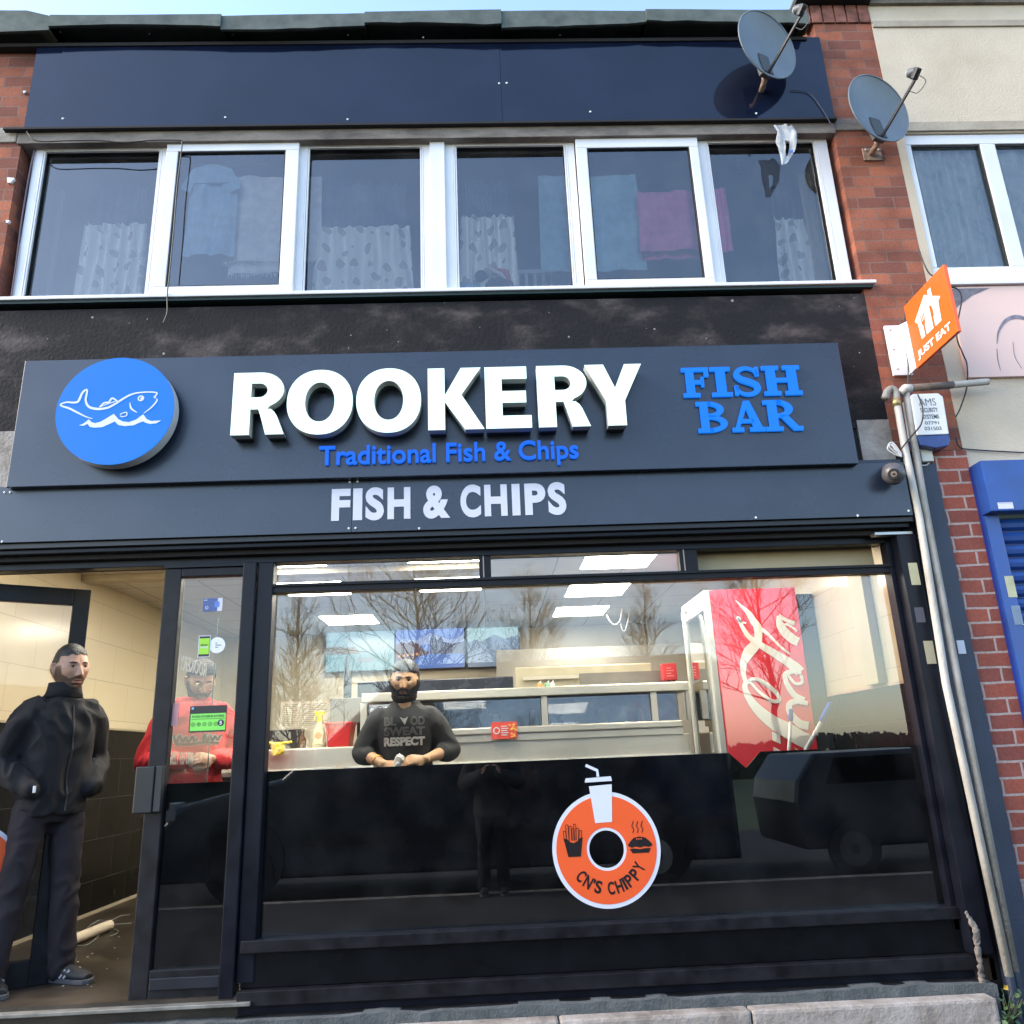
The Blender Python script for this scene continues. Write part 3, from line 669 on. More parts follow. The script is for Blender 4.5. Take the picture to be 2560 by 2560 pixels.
rowB = crop(1700, 850, K8, yl, [(98, 430), (265, 430), (290, 430), (472, 430), (478, 430), (685, 430)])
zB1, zB0 = P(1700+390*K8, 850+340*K8, yl)[1], P(1700+390*K8, 850+512*K8, yl)[1]
for i, ch in enumerate('BAR'):
    slab(ch, rowB[2*i][0], rowB[2*i+1][0], zB0, zB1, yl, .018).build('letter', M_bluelit, sg)['label'] = 'small blue slab serif letter'
# disc
k = K8
cl, crr = P(310*k, 850+430*k, YF)[0], P(978*k, 850+370*k, YF)[0]; ct, cb_ = P(690*k, 850+106*k, YF)[1], P(640*k, 850+692*k, YF)[1]
dc = ((cl+crr)/2, (ct+cb_)/2); dr = (crr-cl)/2
dsc = MB().disc(dc, dr, YF+.006, YF+.075, 96).build('disc', mat('disc_return', (.62, .62, .62), .4, var=.05), sg, auto=40)
MB().disc(dc, dr-.03, YF+.0755, YS-.0005, 96).build('disc_backing', M_returnd, dsc)
MB().disc(dc, dr, YF, YF+.0055, 96).build('disc_face', mat('lit_disc_blue', (.004, .03, .2), .45, spec=.2, var=0, emit=.16, ecol=(.012, .29, 1.0)), dsc)
def FC(pts): return crop(0, 850, K8, YF-.001, pts)
fish = MB(); wd = .0058; y0, y1 = YF-.003, YF-.0004
_n = [0]
def S1(pts, ws):
    _n[0] += 1; fish.ribbon(FC(pts), [wd*q for q in ws] if isinstance(ws, list) else wd*ws, y0-_n[0]*.0003, y1, 6)
S1([(870, 318), (882, 298), (830, 293), (760, 300), (710, 320), (650, 358), (600, 382), (545, 388), (500, 375), (482, 340), (490, 290), (484, 280), (462, 300), (440, 345), (412, 352), (375, 350), (342, 362), (350, 372), (390, 385), (430, 405), (480, 430), (520, 443)],
   [1.2, 1.3, 1.3, 1.5, 1.9, 2.0, 2.2, 2.4, 2.2, 1.8, 1.6, 1.6, 2.0, 2.2, 1.9, 1.6, 1.3, 1.6, 2.0, 1.8, 1.2, .6])
S1([(882, 330), (880, 345), (850, 380), (808, 412)], [1.0, 1.5, 1.3, .6]); S1([(862, 322), (876, 318), (868, 330)], .8)
S1([(730, 352), (738, 385), (770, 408)], [.6, 1.8, .8])
S1([(560, 378), (585, 355), (612, 350), (632, 328), (665, 348)], [1.0, 1.6, 1.5, 1.7, 1.2]); S1([(560, 378), (600, 362), (650, 345)], .9)
S1([(675, 420), (690, 412), (712, 408), (712, 425), (690, 432), (676, 428)], .9)
fish.prism(FC([(445, 480), (470, 470), (500, 446), (515, 462), (535, 468), (565, 460), (600, 440), (640, 415), (665, 445), (690, 458), (725, 462), (765, 448), (805, 418), (825, 445), (850, 456), (905, 452), (880, 468), (845, 472), (820, 466), (805, 458), (790, 462), (750, 480), (700, 484), (665, 478), (645, 458), (610, 474), (575, 490), (530, 493), (505, 488), (492, 472), (470, 482)]), y0, y1)
e = FC([(792, 328)])[0]; fish.ring(e, .011, .018, y0, y1, 20); fish.disc((e[0]+.006, e[1]-.002), .009, y0-.0006, y1, 16)
fish.build('fish_drawing', mat('white_lit_vinyl', (.5, .52, .6), .4, var=0, emit=.08), dsc)['label'] = 'white line drawing of a leaping fish above waves'
for x, y in ((957, 254), (462, 672)):
    pass

# ------------------------------------------------------------------ lower fascia
fs_ = thing('fascia_sign', 'long slate blue fascia board reading FISH & CHIPS in flat white letters', 'sign')
YG = -.12
f1 = P(2230, 1290, YG)[0]; fz0 = P(1140, 1322, YG)[1]; fz1 = sz0+.02
xj = P(880, 1250, YG)[0]
fxr = P(2283, 1288, YG)[0]
MB().box(-3.4, xj-.001, YG, -.0, fz0, fz1).build('fascia_board', M_fascia, fs_)
MB().box(xj+.001, fxr, YG+.0005, -.0, fz0, fz1-.003).build('fascia_board', M_fascia, fs_)
MB().box(P(2148, 1160, YG)[0]-.02, fxr-.002, YG+.02, -.0, fz1, 3.035).build('fascia_return', M_navypaint, fs_)
wz1, wz0 = P(1120, 1215, YG)[1], P(1120, 1294, YG)[1]
for ch, a, b, row in (('F', 829, 876, 1255), ('I', 883, 906, 1255), ('S', 914, 960, 1255), ('H', 969, 1026, 1254), ('&', 1058, 1125, 1254), ('C', 1151, 1202, 1252), ('H', 1211, 1268, 1251), ('I', 1280, 1300, 1250), ('P', 1312, 1364, 1250), ('S', 1370, 1415, 1249)):
    dz = .004 if ch in 'SC&' else 0
    fit_text(ch, P(a, row, YG)[0], P(b, row, YG)[0], wz0-dz, wz1+dz, YG-.003, .003, {'I': .0}.get(ch, .045)).build('letter', M_signw, fs_)['label'] = 'flat white letter'
for x, y in ((11, 1231), (25, 1231), (5, 1354), (874, 1205), (894, 1204), (872, 1321), (889, 1320), (1890, 1294), (2145, 1289), (2272, 1277), (1048, 1321)):
    X, Z = P(x, y, YG-.003); MB().ball((X, YG-.002, Z), (.007, .004, .007), 8, 6).build('screw_head', M_white, fs_, smooth=True)

# ------------------------------------------------------------------ shopfront
sf = bld
YH = .03
# shutter housing under the fascia: stepped dark rails
zt_ = fz0
steps = [(0.0, -.095, .035), (.035, -.075, .02), (.055, -.06, .02)]
MB().box(-3.4, 2.49, -.095, .3, zt_-.032, zt_-.001).build('shutter_box', mat('shutter_black', (.008, .008, .011), .35, var=.3), bld, bev=.003)
MB().box(-3.4, 2.47, -.07, .3, zt_-.058, zt_-.033).build('shutter_lip', M_frame, bld, bev=.004)
MB().box(-3.4, 2.44, -.02, .3, zt_-.085, zt_-.059).build('shutter_slot', M_dark, bld)
zh = P(1140, 1392, YH)[1]
MB().box(-3.4, 2.42, YH, YH+.07, zh, zt_-.086).build('head_rail', M_frame, bld, bev=.004)
# main window frame
FL, FR = P(683, 1484, YH)[0], P(2225.4, 1430.7, YH)[0]
gz1 = P(1455, 1457, YH)[1]; gz0 = P(1455, 2316, YH)[1]
tz0, tz1 = gz1, P(1455, 1436, YH)[1]+.002
shopwin = MB().box(FL-.002, FR+.01, YH-.005, YH+.065, tz0, tz1).build('transom', M_frame2, bld, bev=.003)
MB().box(FL-.002, FR+.01, YH-.018, YH-.006, tz1-.018, tz1-.004).build('transom_lip', M_frame2, shopwin)
# mullion between door and window (two verticals)
mx0, mx1 = P(608, 1420, 0)[0], FL
MB().box(mx0, mx0+.075, YH-.035, YH+.07, .36, zh).build('door_post', M_frame, bld, bev=.006)
MB().box(mx0+.078, mx1, YH-.015, YH+.07, .42, zh).build('mullion', M_frame, bld, bev=.006)
# right hand post, wide, and guide
MB().box(FR, FR+.028, YH-.01, YH+.07, .5, zh).build('window_jamb', M_frame, bld, bev=.003)
MB().box(FR+.030, FR+.135, YH-.09, YH+.06, .40, 2.60).build('shutter_guide', M_frame, bld, bev=.006)
MB().box(FR+.137, 2.545, YH-.03, .2, -.05, 2.60).build('reveal', mat('reveal_black', (.006, .006, .008), .6), bld)
MB().box(FR-.10, FR+.12, YH-.10, YH-.04, 2.585, 2.60).build('guide_bracket', M_steeld, bld)
# transom posts with metal edge
for a, b in ((1198, 1228), (1703, 1748)):
    xa, xb = P(a, 1430, YH)[0], P(b, 1430, YH)[0]
    MB().box(xa, xb, YH+.005, YH+.06, tz1, zh).build('transom_post', M_frame2, bld, bev=.003)
    MB().box(xa+.022, xa+.029, YH, YH+.005, tz1, zh).build('edge_strip', mat('bare_edge', (.35, .29, .26), .5), bld)
pane(FL, FR, gz0, gz1, YH+.045, M_glass, bld)
pane(FL, P(1198, 1430, YH)[0], tz1, zh, YH+.045, M_glass, bld)
pane(P(1228, 1430, YH)[0], P(1703, 1430, YH)[0], tz1, zh, YH+.045, M_glass, bld)
MB().box(P(1760, 1430, YH)[0], FR-.02, .16, .18, 2.44, 2.66).build('transom_infill', mat('beige_board', (.44, .36, .22), .6, var=.10, vs=3), bld)
MB().box(FL, FR, YH+.035, YH+.055, gz0, gz0+.012).build('glazing_gasket', M_gasket, bld)
# black boards behind the lower glass, with the chamfered corners meeting in a notch
zf = 1.415
n0 = P(1822, 1892, YH+.06)[0]; nm = P(1864, 1920, YH+.06); n1 = P(1902, 1893, YH+.06)[0]
MB().prism([(FL-.01, gz0-.02), (nm[0], gz0-.02), (nm[0], nm[1]), (n0, zf), (FL-.01, zf)], YH+.052, YH+.062).build('lower_board', M_gloss, bld)
MB().prism([(nm[0]+.0015, gz0-.02), (FR+.01, gz0-.02), (FR+.01, zf), (n1, zf), (nm[0]+.0015, nm[1])], YH+.0525, YH+.0625).build('lower_board', M_gloss, bld)
# sill and stall riser ledges, each a real step
def ledge(z0, z1, y, nm, m, x0=FL-.07, x1=FR+.05, bev=.004): return MB().box(x0, x1, y, .2, z0, z1).build(nm, m, bld, bev=bev)
zs = [P(1300, y, 0)[1] for y in (2316, 2350, 2440, 2458, 2470, 2512)]
ledge(zs[1]-.002, zs[0]-.006, -.005, 'window_sill', M_frame2)
ledge(zs[2], zs[1]-.003, .02, 'stall_riser', mat('stall_black', (.004, .005, .006), .22, spec=.3, var=.4, vs=6))
ledge(zs[4]-.015, zs[2]-.002, -.03, 'riser_ledge', M_frame2)
ledge(zs[4]-.055, zs[4]-.017, -.005, 'riser_recess', M_frame)
ledge(zs[4]-.045-.02, zs[4]-.057, -.045, 'riser_ledge', M_frame2)
ledge(zs[5]-.03, zs[4]-.067, -.035, 'plinth_board', mat('plinth_navy', (.016, .017, .03), .45, var=.3), x0=-3.4)
# rough corner at the right end
cpth = MB()
cpth.tube([(FR+.03, -.06, .60), (FR+.05, -.085, .52), (FR+.045, -.075, .40), (FR+.05, -.06, .27)], [(.008, .006), (.020, .012), (.014, .010), (.018, .010)], 9)
put('broken_render_edge', fuse(cpth, .005, 1, .009, (40, 40, 40)), M_conc, bld)
# pavement upstand: tarmac lip and stone step
def wav(x0, x1, y, z0, z1, n=60, a=.006):
    vs = []; 
    for i in range(n+1):
        x = x0+(x1-x0)*i/n; d = noise.noise(Vector((x*6, z1*9, 0)))*a
        vs += [(x, y, z0), (x, y+d, z1+d), (x, .1, z1+d)]
    return MB().add(vs, [(3*i+j, 3*i+3+j, 3*i+4+j, 3*i+1+j) for i in range(n) for j in (0, 1)])
tag(wav(-3.4, 2.46, -.09, -.1, P(1300, 2518, -.09)[1], a=.012).build('asphalt_lip', stain_mat('lip_tarmac', [(.3, (.05, .06, .06)), (.7, (.12, .13, .13))], 12, .9, .006, 90)), kind='structure')
stn = MB()
for a, b in ((-.5, .285), (.29, 1.2), (1.205, 2.395)): stn.box(a, b, -.19, -.088, -.1, P(1300, 2541, -.088)[1])
tag(stn.build('stone_step', M_concl, bev=.015), kind='structure')
tag(MB().box(-3.4, -.502, -.16, -.085, -.1, .20).build('step', M_conc, bev=.01), kind='structure')
MB().box(-3.25, -1.20, -.05, .12, .335, .352).build('threshold', mat('threshold_metal', (.25, .24, .21), .4, metal=.4, var=.3, vs=12), bld, bev=.003)
# litter strip on the step
tag(MB().box(P(1805, 2523, -.12)[0], P(1848, 2523, -.12)[0], -.13, -.118, P(1825, 2526, -.12)[1], P(1825, 2522, -.12)[1]).build('paper_scrap', M_white), 'thin white paper scrap lying on the pale stone step', 'litter')

# door: closed leaf used as sidelight
dl = MB(); D0, D1 = P(415, 1434, YH)[0]-.003, mx0-.003
g0, g1 = P(455, 1444, YH)[0], P(619, 1440, YH)[0]; dz1, dz0 = P(530, 1441, YH)[1], P(480, 2420, YH)[1]
dtop = dz1+.05
dl.box(D0, g0, YH-.01, YH+.05, .358, dtop); dl.box(g1, D1, YH-.01, YH+.05, .358, dtop); dl.box(g0, g1, YH-.009, YH+.049, dz1, dtop); dl.box(g0, g1, YH-.009, YH+.049, .358, dz0)
door = dl.build('door', M_frame2, bld, bev=.006)
MB().box(D0-.002, mx0+.01, YH-.02, YH+.07, dtop+.003, zh-.002).build('door_head', M_frame, bld)
MB().box(g0+.01, g1-.02, YH-.022, YH-.009, .41, dz0-.035).build('kick_plate', mat('kick_plate', (.012, .014, .020), .35, var=.2), door, bev=.003)
hx0 = P(375, 1960, YH-.04)[0]; hz1, hz0 = P(400, 1915, YH-.04)[1], P(400, 2032, YH-.04)[1]
MB().box(D0-.045, D0+.055, YH-.05, YH-.035, hz0, hz1).build('pull_plate', mat('handle_grey', (.007, .008, .011), .35, var=.1), door, bev=.006)
MB().box(D0+.057, D0+.095, YH-.045, YH-.011, hz0+.005, hz1).build('handle_box', M_blackp, door, bev=.004)
pane(g0, g1, dz0, dz1, YH+.02, glass_mat('door_leaf_glass', 1.75, (.97, .98, .97), .006), door)
MB().box(g0-.01, g1+.01, YH+.028, YH+.038, dz0, P(530, 1955, YH+.03)[1]).build('lower_board', M_gloss, door)
# left leaf swung inwards
LH = Vector((-3.06, .05, 0)); LE = Vector((-2.43, .45, 0)); ld = (LE-LH).normalized(); lw = (LE-LH).length
leaf = MB()
def lb(mb, a, b, z0, z1, t=.045):  # box along the leaf
    mb.bar(LH+ld*a+Vector((0, 0, (z0+z1)/2)), LH+ld*b+Vector((0, 0, (z0+z1)/2)), t, z1-z0)
lb(leaf, 0, .09, .37, 2.52); lb(leaf, lw-.09, lw, .37, 2.52); lb(leaf, .09, lw-.09, 2.42, 2.52, .043); lb(leaf, .09, lw-.09, .37, .50, .043)
lf = leaf.build('door', M_frame2, bld, bev=.004); lf['label'] = 'open black door leaf swung into the shop'
g = MB(); a, b = LH+ld*.09, LH+ld*(lw-.09); g.add([(a.x, a.y, .5), (b.x, b.y, .5), (b.x, b.y, 2.42), (a.x, a.y, 2.42)], [(0, 1, 2, 3)]); g.build('pane', M_glassd, lf)
# inner glass leaf seen edge on with reversed lettering (its front faces the doorway)
GX = -1.735
il = thing('glass_door_panel', 'tinted frameless glass door panel swung inward with reversed white lettering', 'glass panel')
MB().add([(GX, .12, .42), (GX, .72, .42), (GX, .72, 2.37), (GX, .12, 2.37)], [(0, 1, 2, 3)]).build('panel_glass', glass_mat('tinted_panel', 1.12, (.80, .77, .74), .03), il)
MB().box(GX-.003, GX+.003, .7205, .727, .42, 2.37).build('panel_edge', mat('glass_edge', (.10, .13, .12), .3), il)
def side_text(s_, y0_, y1_, z0, z1, x, bold=.02):
    mb = fit_text(s_, 0, 1, 0, 1, 0, .002, bold); mb.v = [(x-.001-vy, y1_+(y0_-y1_)*vx, z0+(z1-z0)*vz) for vx, vy, vz in mb.v]; return mb
M_ghost = mat('etched_white', (.55, .55, .53), .6, var=.05)
side_text('ROOKERY', .15, .60, 1.985, 2.07, GX-.006).build('lettering', M_ghost, il)
side_text('0785 157 1286', .13, .48, 1.47, 1.54, GX-.006).build('lettering', M_ghost, il)

# ------------------------------------------------------------------ stickers on the door glass
YK = YH+.018
def sticker(name, label, x0, x1, y0, y1, m, r=0):
    a, b = P(x0, (y0+y1)/2, YK)[0], P(x1, (y0+y1)/2, YK)[0]; z1, z0 = P((x0+x1)/2, y0, YK)[1], P((x0+x1)/2, y1, YK)[1]
    t = thing(name, label, 'sticker', group='stickers on the door glass'); MB().box(a, b, YK-.0015, YK-.0005, z0, z1).build('backing', m, t, bev=0)
    return t, a, b, z0, z1
t, a, b, z0, z1 = sticker('card_sticker', 'small blue card payment sticker near the top of the door glass', 508, 556, 1496, 1528, mat('card_blue', (.06, .10, .28), .4, var=.1))
MB().box(b-(b-a)*.25, b, YK-.0022, YK-.0016, z0, z1).build('white_edge', M_signw, t); MB().ring((a+(b-a)*.2, z0+(z1-z0)*.28), .006, .009, YK-.0024, YK-.0016, 20).build('round_mark', M_signw, t); MB().box(a+(b-a)*.6, a+(b-a)*.85, YK-.003, YK-.0023, z0+(z1-z0)*.3, z0+(z1-z0)*.75).build('card_mark', mat('mid_blue', (.10, .22, .6), .4), t)
MB().box(a+.004, a+.022, YK-.0022, YK-.0016, z1-.011, z1-.007).build('print_line', M_signw, t)
t = thing('delivery_sticker', 'round white sticker with a green phone drawn on its left side', 'sticker', group='stickers on the door glass')
c = P(543, 1613, YK); r_ = P(563, 1613, YK)[0]-c[0]; MB().disc(c, r_, YK-.0015, YK-.0005, 40).build('backing', mat('sticker_white', (.7, .72, .75), .4, var=.02), t)
a, b = P(496, 1615, YK)[0], P(526, 1615, YK)[0]; z1, z0 = P(510, 1589, YK)[1], P(510, 1643, YK)[1]
MB().box(a, b, YK-.0025, YK-.0016, z0, z1).build('phone_outline', M_signw, t); MB().box(a+.004, b-.004, YK-.0035, YK-.0026, z0+.004, z1-.004).build('phone_body', M_blackp, t)
MB().box(a+.005, b-.005, YK-.0045, YK-.0036, z0+.016, z1-.016).build('phone_screen', mat('lime_green', (.30, .62, .03), .4, var=.02), t)
fit_text('uber', a+.012, b-.012, z0+.062, z0+.074, YK-.0052, .0005, .02).build('lettering', M_blackp, t); fit_text('eats', a+.012, b-.012, z0+.049, z0+.060, YK-.0052, .0005, .02).build('lettering', M_signw, t)
ln = MB(); [ln.box(c[0]-.010, c[0]+(.0, .022, .006)[i], YK-.0022, YK-.0016, c[1]+.010-i*.012, c[1]+.0145-i*.012) for i in range(3)]; ln.build('print_lines', mat('sticker_grey', (.12, .12, .13), .5), t)
t, a, b, z0, z1 = sticker('hygiene_sticker', 'black and green food hygiene rating card showing the number 5', 474, 566, 1764, 1830, M_blackp)
h = z1-z0; w_ = b-a
MB().box(a+.006, b-.003, YK-.0025, YK-.0016, z0+.008, z0+h*.70).build('green_field', mat('hygiene_green', (.22, .72, .10), .4, var=.02), t, bev=0)
fit_text('FOOD HYGIENE RATING', a+.014, b-.012, z0+h*.55, z0+h*.64, YK-.0032, .0005, .012).build('lettering', M_blackp, t)
MB().box(a+.012, b-.010, YK-.0032, YK-.0027, z0+h*.49, z0+h*.505).build('rule', M_blackp, t)
rg = MB()
for i in range(5): rg.ring((a+.022+i*w_*.152, z0+h*.30), .0085, .0105, YK-.0032, YK-.0027, 20)
rg.build('number_rings', M_blackp, t)
for i in range(5): fit_text(str(i), a+.019+i*w_*.152, a+.025+i*w_*.152, z0+h*.30-.005, z0+h*.30+.005, YK-.0034, .0005).build('lettering', M_blackp, t)
MB().disc((b-.028, z0+h*.33), .017, YK-.0035, YK-.0026, 28).build('number_disc', M_blackp, t); fit_text('5', b-.035, b-.021, z0+h*.33-.010, z0+h*.33+.010, YK-.0045, .0008, .03).build('lettering', M_white, t)
MB().disc((a+.014, z1-.012), .007, YK-.003, YK-.0016, 20).build('agency_mark', mat('agency_blue', (.2, .45, .6), .4), t)
t, a, b, z0, z1 = sticker('pink_sticker', 'faded pale pink sticker at the left edge of the door glass', 427, 446, 1757, 1815, mat('faded_pink', (.62, .42, .42), .5, alpha=.6))
# ------------------------------------------------------------------ round orange sticker on the window
k = .36232
YV = YH+.043
def V(pts): return crop(1300, 1860, k, YV, pts)
ccx = (V([(222, 715)])[0][0]+V([(972, 745)])[0][0])/2; rr_ = (V([(972, 745)])[0][0]-V([(222, 715)])[0][0])/2
ccz = (V([(590, 338)])[0][1]+V([(610, 1126)])[0][1])/2; CC = (ccx, ccz)
ws = thing('window_sticker', 'round orange takeaway sticker with a white cup on the black window glass', 'sticker')
M_stw = mat('sticker_pale', (.66, .68, .76), .35, var=.02); M_stk = mat('sticker_black', (.012, .008, .008), .4, var=.1)
MB().ring(CC, .092, rr_, YV-.001, YV, 96).build('white_rim', M_stw, ws)
MB().ring(CC, .106, rr_-.021, YV-.0022, YV-.0012, 96).build('orange_field', M_orange2, ws)
cu = MB(); a_ = rr_/375
def W(pts): return [(CC[0]+(x-597)*a_, CC[1]-(y-732)*a_) for x, y in pts]
y0, y1 = YV-.0034, YV-.0024
cu.prism(W([(502, 318), (664, 310), (648, 558), (530, 562)]), y0, y1); cu.prism(W([(482, 264), (662, 256), (668, 288), (474, 292)]), y0, y1); cu.ribbon(W([(488, 176), (568, 214), (570, 256)]), 20*a_, y0, y1, 1)
cu.build('cup_drawing', M_stw, ws)
fr = MB(); fr.prism(W([(302, 650), (330, 660), (350, 678), (372, 684), (400, 672), (415, 655), (436, 650), (416, 772), (330, 772)]), y0, y1)
for (x, t_, an) in ((312, 605, -6), (330, 565, -4), (352, 575, 3), (372, 590, 0), (385, 562, 4), (402, 590, 8), (424, 605, 12)):
    for s_ in (-8, 8): fr.ribbon(W([(x+s_, t_), (x+s_-an*.6, 668)]), 3.4*a_, y0, y1, 1)
    fr.ribbon(W([(x-8, t_), (x+8, t_)]), 3.4*a_, y0, y1, 1)
fr.build('chips_drawing', M_stk, ws)
pi = MB(); pi.prism(W([(746, 712), (765, 690), (790, 668), (830, 660), (870, 668), (896, 690), (916, 712), (910, 724), (890, 730), (860, 724), (830, 732), (800, 724), (775, 731), (755, 724)]), y0, y1)
pi.prism(W([(758, 738), (790, 736), (830, 742), (870, 736), (903, 738), (888, 766), (775, 767)]), y0, y1)
for x in (792, 824, 856): pi.ribbon(W([(x-6, 636), (x+2, 612), (x-8, 592), (x+4, 560)]), 5*a_, y0, y1, 5)
pi.build('pie_drawing', M_stk, ws)
vt = MB()
for x, an in ((812, .4), (826, 0), (842, -.4)): vt.disc(W([(x, 676)])[0], 5*a_, y0-.0006, y0-.0001, 10)
vt.build('pie_vents', M_orange2, ws)
tx = "CN'S CHIPPY"; R_ = 248*a_
wid = {"I": .36, "'": .30, " ": .55, "N": 1.1, "H": 1.05}
tot = sum(wid.get(c, 1) for c in tx); span = math.radians(122); ang = -PI/2-math.radians(55); 
txm = MB()
for ch in tx:
    wch = wid.get(ch, 1)*span/tot; mid = ang+wch/2; ang += wch
    if ch == ' ': continue
    mb = text_mb(ch, .028, .5); A = np.array(mb.v); mn, mx = A.min(0), A.max(0)
    hw = R_*wch*.41; hh = 41*a_ if ch != "'" else 14*a_
    Xl = ((A[:, 0]-mn[0])/(mx[0]-mn[0])-.5)*2*hw; Yl = ((A[:, 1]-mn[1])/(mx[1]-mn[1])-.5)*2*hh + (26*a_ if ch == "'" else 0)
    rx, rz = math.cos(mid), math.sin(mid); tx_, tz_ = -rz, rx
    mb.v = [(CC[0]+rx*R_+tx_*xl-rx*yl, y1-(z_+.5)*.001, CC[1]+rz*R_+tz_*xl-rz*yl) for xl, yl, z_ in zip(Xl, Yl, A[:, 2])]
    txm.join(mb)
txm.build('lettering', M_stk, ws)['label'] = "curved black lettering reading CN'S CHIPPY"
# its twin on the open leaf
ls = thing('door_sticker', 'matching round orange sticker low on the open door leaf', 'sticker')
nrm = Vector((ld.y, -ld.x, 0)); cc = LH+ld*.10-nrm*-.012
xc = [P(-10, 2140, .12)[0], P(-10, 2140, .12)[1]]
def onleaf(mb, yshift):
    mb.v = [tuple(LH+ld*(.27+(vx-CC[0])) + nrm*(.028-(vy-YV)) + Vector((0, 0, .93+(vz-CC[1])))) for vx, vy, vz in mb.v]; return mb
onleaf(MB().ring(CC, .092, rr_, YV-.001, YV, 64), 0).build('white_rim', M_stw, ls); onleaf(MB().ring(CC, .106, rr_-.021, YV-.0022, YV-.0012, 64), 0).build('orange_field', M_orange2, ls)
t_ = MB(); t_.v = list(txm.v); t_.f = list(txm.f); onleaf(t_, 0).build('lettering', M_stk, ls)
t_ = MB(); t_.v = list(cu.v); t_.f = list(cu.f); onleaf(t_, 0).build('cup_drawing', M_stw, ls)

#@@PART2
# ------------------------------------------------------------------ inside the shop
FZ, CLZ, LWX, RWX, BY = .37, 2.95, -3.2, 2.42, 5.4
def tile_mat(name, c1, c2, grout, bw, rh, g=.004, rough=.12, axis='x', offs=.5, bump=.001):
    m = bpy.data.materials.new(name); m.use_nodes = True; n = m.node_tree; L = n.links; b = n.nodes['Principled BSDF']
    tc = N(n, 'ShaderNodeTexCoord'); sp = N(n, 'ShaderNodeSeparateXYZ'); L.new(tc.outputs['Object'], sp.inputs[0])
    cb = N(n, 'ShaderNodeCombineXYZ')
    if axis == 'flat': L.new(sp.outputs[0], cb.inputs[0]); L.new(sp.outputs[1], cb.inputs[1])
    else:
        ad = N(n, 'ShaderNodeMath', operation='ADD'); L.new(sp.outputs[0], ad.inputs[0]); L.new(sp.outputs[1], ad.inputs[1]); L.new(ad.outputs[0], cb.inputs[0]); L.new(sp.outputs[2], cb.inputs[1])
    va = N(n, 'ShaderNodeVectorMath', operation='ADD'); va.inputs[1].default_value = (40*bw+.01, 40*rh, 0); L.new(cb.outputs[0], va.inputs[0])
    br = N(n, 'ShaderNodeTexBrick'); br.offset = offs; L.new(va.outputs[0], br.inputs[0])
    br.inputs['Scale'].default_value = 1; br.inputs['Mortar Size'].default_value = g/2; br.inputs['Brick Width'].default_value = bw; br.inputs['Row Height'].default_value = rh
    br.inputs['Color1'].default_value = (*c1, 1); br.inputs['Color2'].default_value = (*c2, 1); br.inputs['Mortar'].default_value = (*grout, 1)
    L.new(br.outputs[0], b.inputs[0]); b.inputs['Roughness'].default_value = rough
    nz = N(n, 'ShaderNodeTexNoise'); nz.inputs['Scale'].default_value = 2.2; L.new(tc.outputs['Object'], nz.inputs[0])
    mr = N(n, 'ShaderNodeMapRange'); mr.inputs[3].default_value = rough*.7; mr.inputs[4].default_value = rough*1.6; L.new(nz.outputs[0], mr.inputs[0]); L.new(mr.outputs[0], b.inputs['Roughness'])
    bp = N(n, 'ShaderNodeBump'); bp.inputs['Distance'].default_value = bump; bp.invert = True; L.new(br.outputs[1], bp.inputs['Height']); L.new(bp.outputs[0], b.inputs['Normal'])
    return m
M_ctile = tile_mat('cream_wall_tile', (.58, .50, .34), (.60, .52, .36), (.44, .38, .26), .62, .31, .004, .16)
M_btile = tile_mat('black_wall_tile', (.004, .004, .004), (.007, .006, .006), (.05, .045, .04), .62, .31, .004, .22)
M_btile.node_tree.nodes['Principled BSDF'].inputs['Specular IOR Level'].default_value = .07
M_ceil = tile_mat('ceiling_tile', (.62, .58, .50), (.60, .56, .48), (.34, .31, .26), .6, .6, .014, .8, 'flat', 0)
M_floor = stain_mat('dirty_vinyl', [(.3, (.014, .010, .007)), (.5, (.034, .025, .017)), (.72, (.065, .05, .036))], 3.5, .4, .001, 60, dist=.6, speck=(38, .22, (.35, .3, .24)))
DZ = 1.785
st = lambda o: tag(o, kind='structure')
st(MB().box(LWX-.1, RWX+.1, .0, BY, FZ-.1, FZ).build('floor', M_floor))
st(MB().box(LWX-.1, RWX+.1, .13, BY, CLZ, CLZ+.06).build('ceiling', M_ceil))
st(MB().box(LWX-.1, LWX-.004, .0, BY, DZ, CLZ).build('wall', M_ctile)); st(MB().box(LWX-.1, LWX, .0, BY, FZ, DZ-.002).build('wall', M_btile))
st(MB().box(RWX+.004, RWX+.1, .12, BY, DZ-.02, CLZ).build('wall', M_ctile)); st(MB().box(RWX, RWX+.1, .12, BY, FZ, DZ-.022).build('wall', M_btile))
st(MB().box(LWX-.1, RWX+.1, BY, BY+.1, FZ, CLZ).build('wall', mat('cream_panel', (.56, .50, .38), .5, var=.05)))
st(MB().box(LWX-.1, RWX+.1, .31, .34, 2.62, CLZ-.002).build('bulkhead', mat('bulkhead_beige', (.50, .44, .32), .7, var=.05)))
MB().box(LWX-.003, LWX+.008, .1, BY, DZ-.002, DZ+.014).build('tile_trim', mat('brass_trim', (.35, .30, .2), .4, metal=.3), bld)
MB().box(LWX-.002, LWX+.012, .1, BY, FZ, FZ+.022).build('floor_trim', mat('cream_trim', (.42, .36, .26), .5), bld)
MB().box(RWX-.004, RWX+.004, .12, BY, DZ-.024, DZ-.006).build('tile_trim', mat('pink_trim', (.5, .36, .28), .5), bld)
MB().box(RWX-.05, RWX+.004, .42, .62, DZ-.004, CLZ).build('wall_boxing', mat('boxing', (.50, .43, .28), .6, var=.04), bld)
# ceiling beam seen through the transom
MB().box(LWX, .02, 1.84, 1.98, CLZ-.05, CLZ-.001).build('ceiling_trunking', mat('trunking', (.48, .42, .30), .6, var=.1), bld, bev=.004)
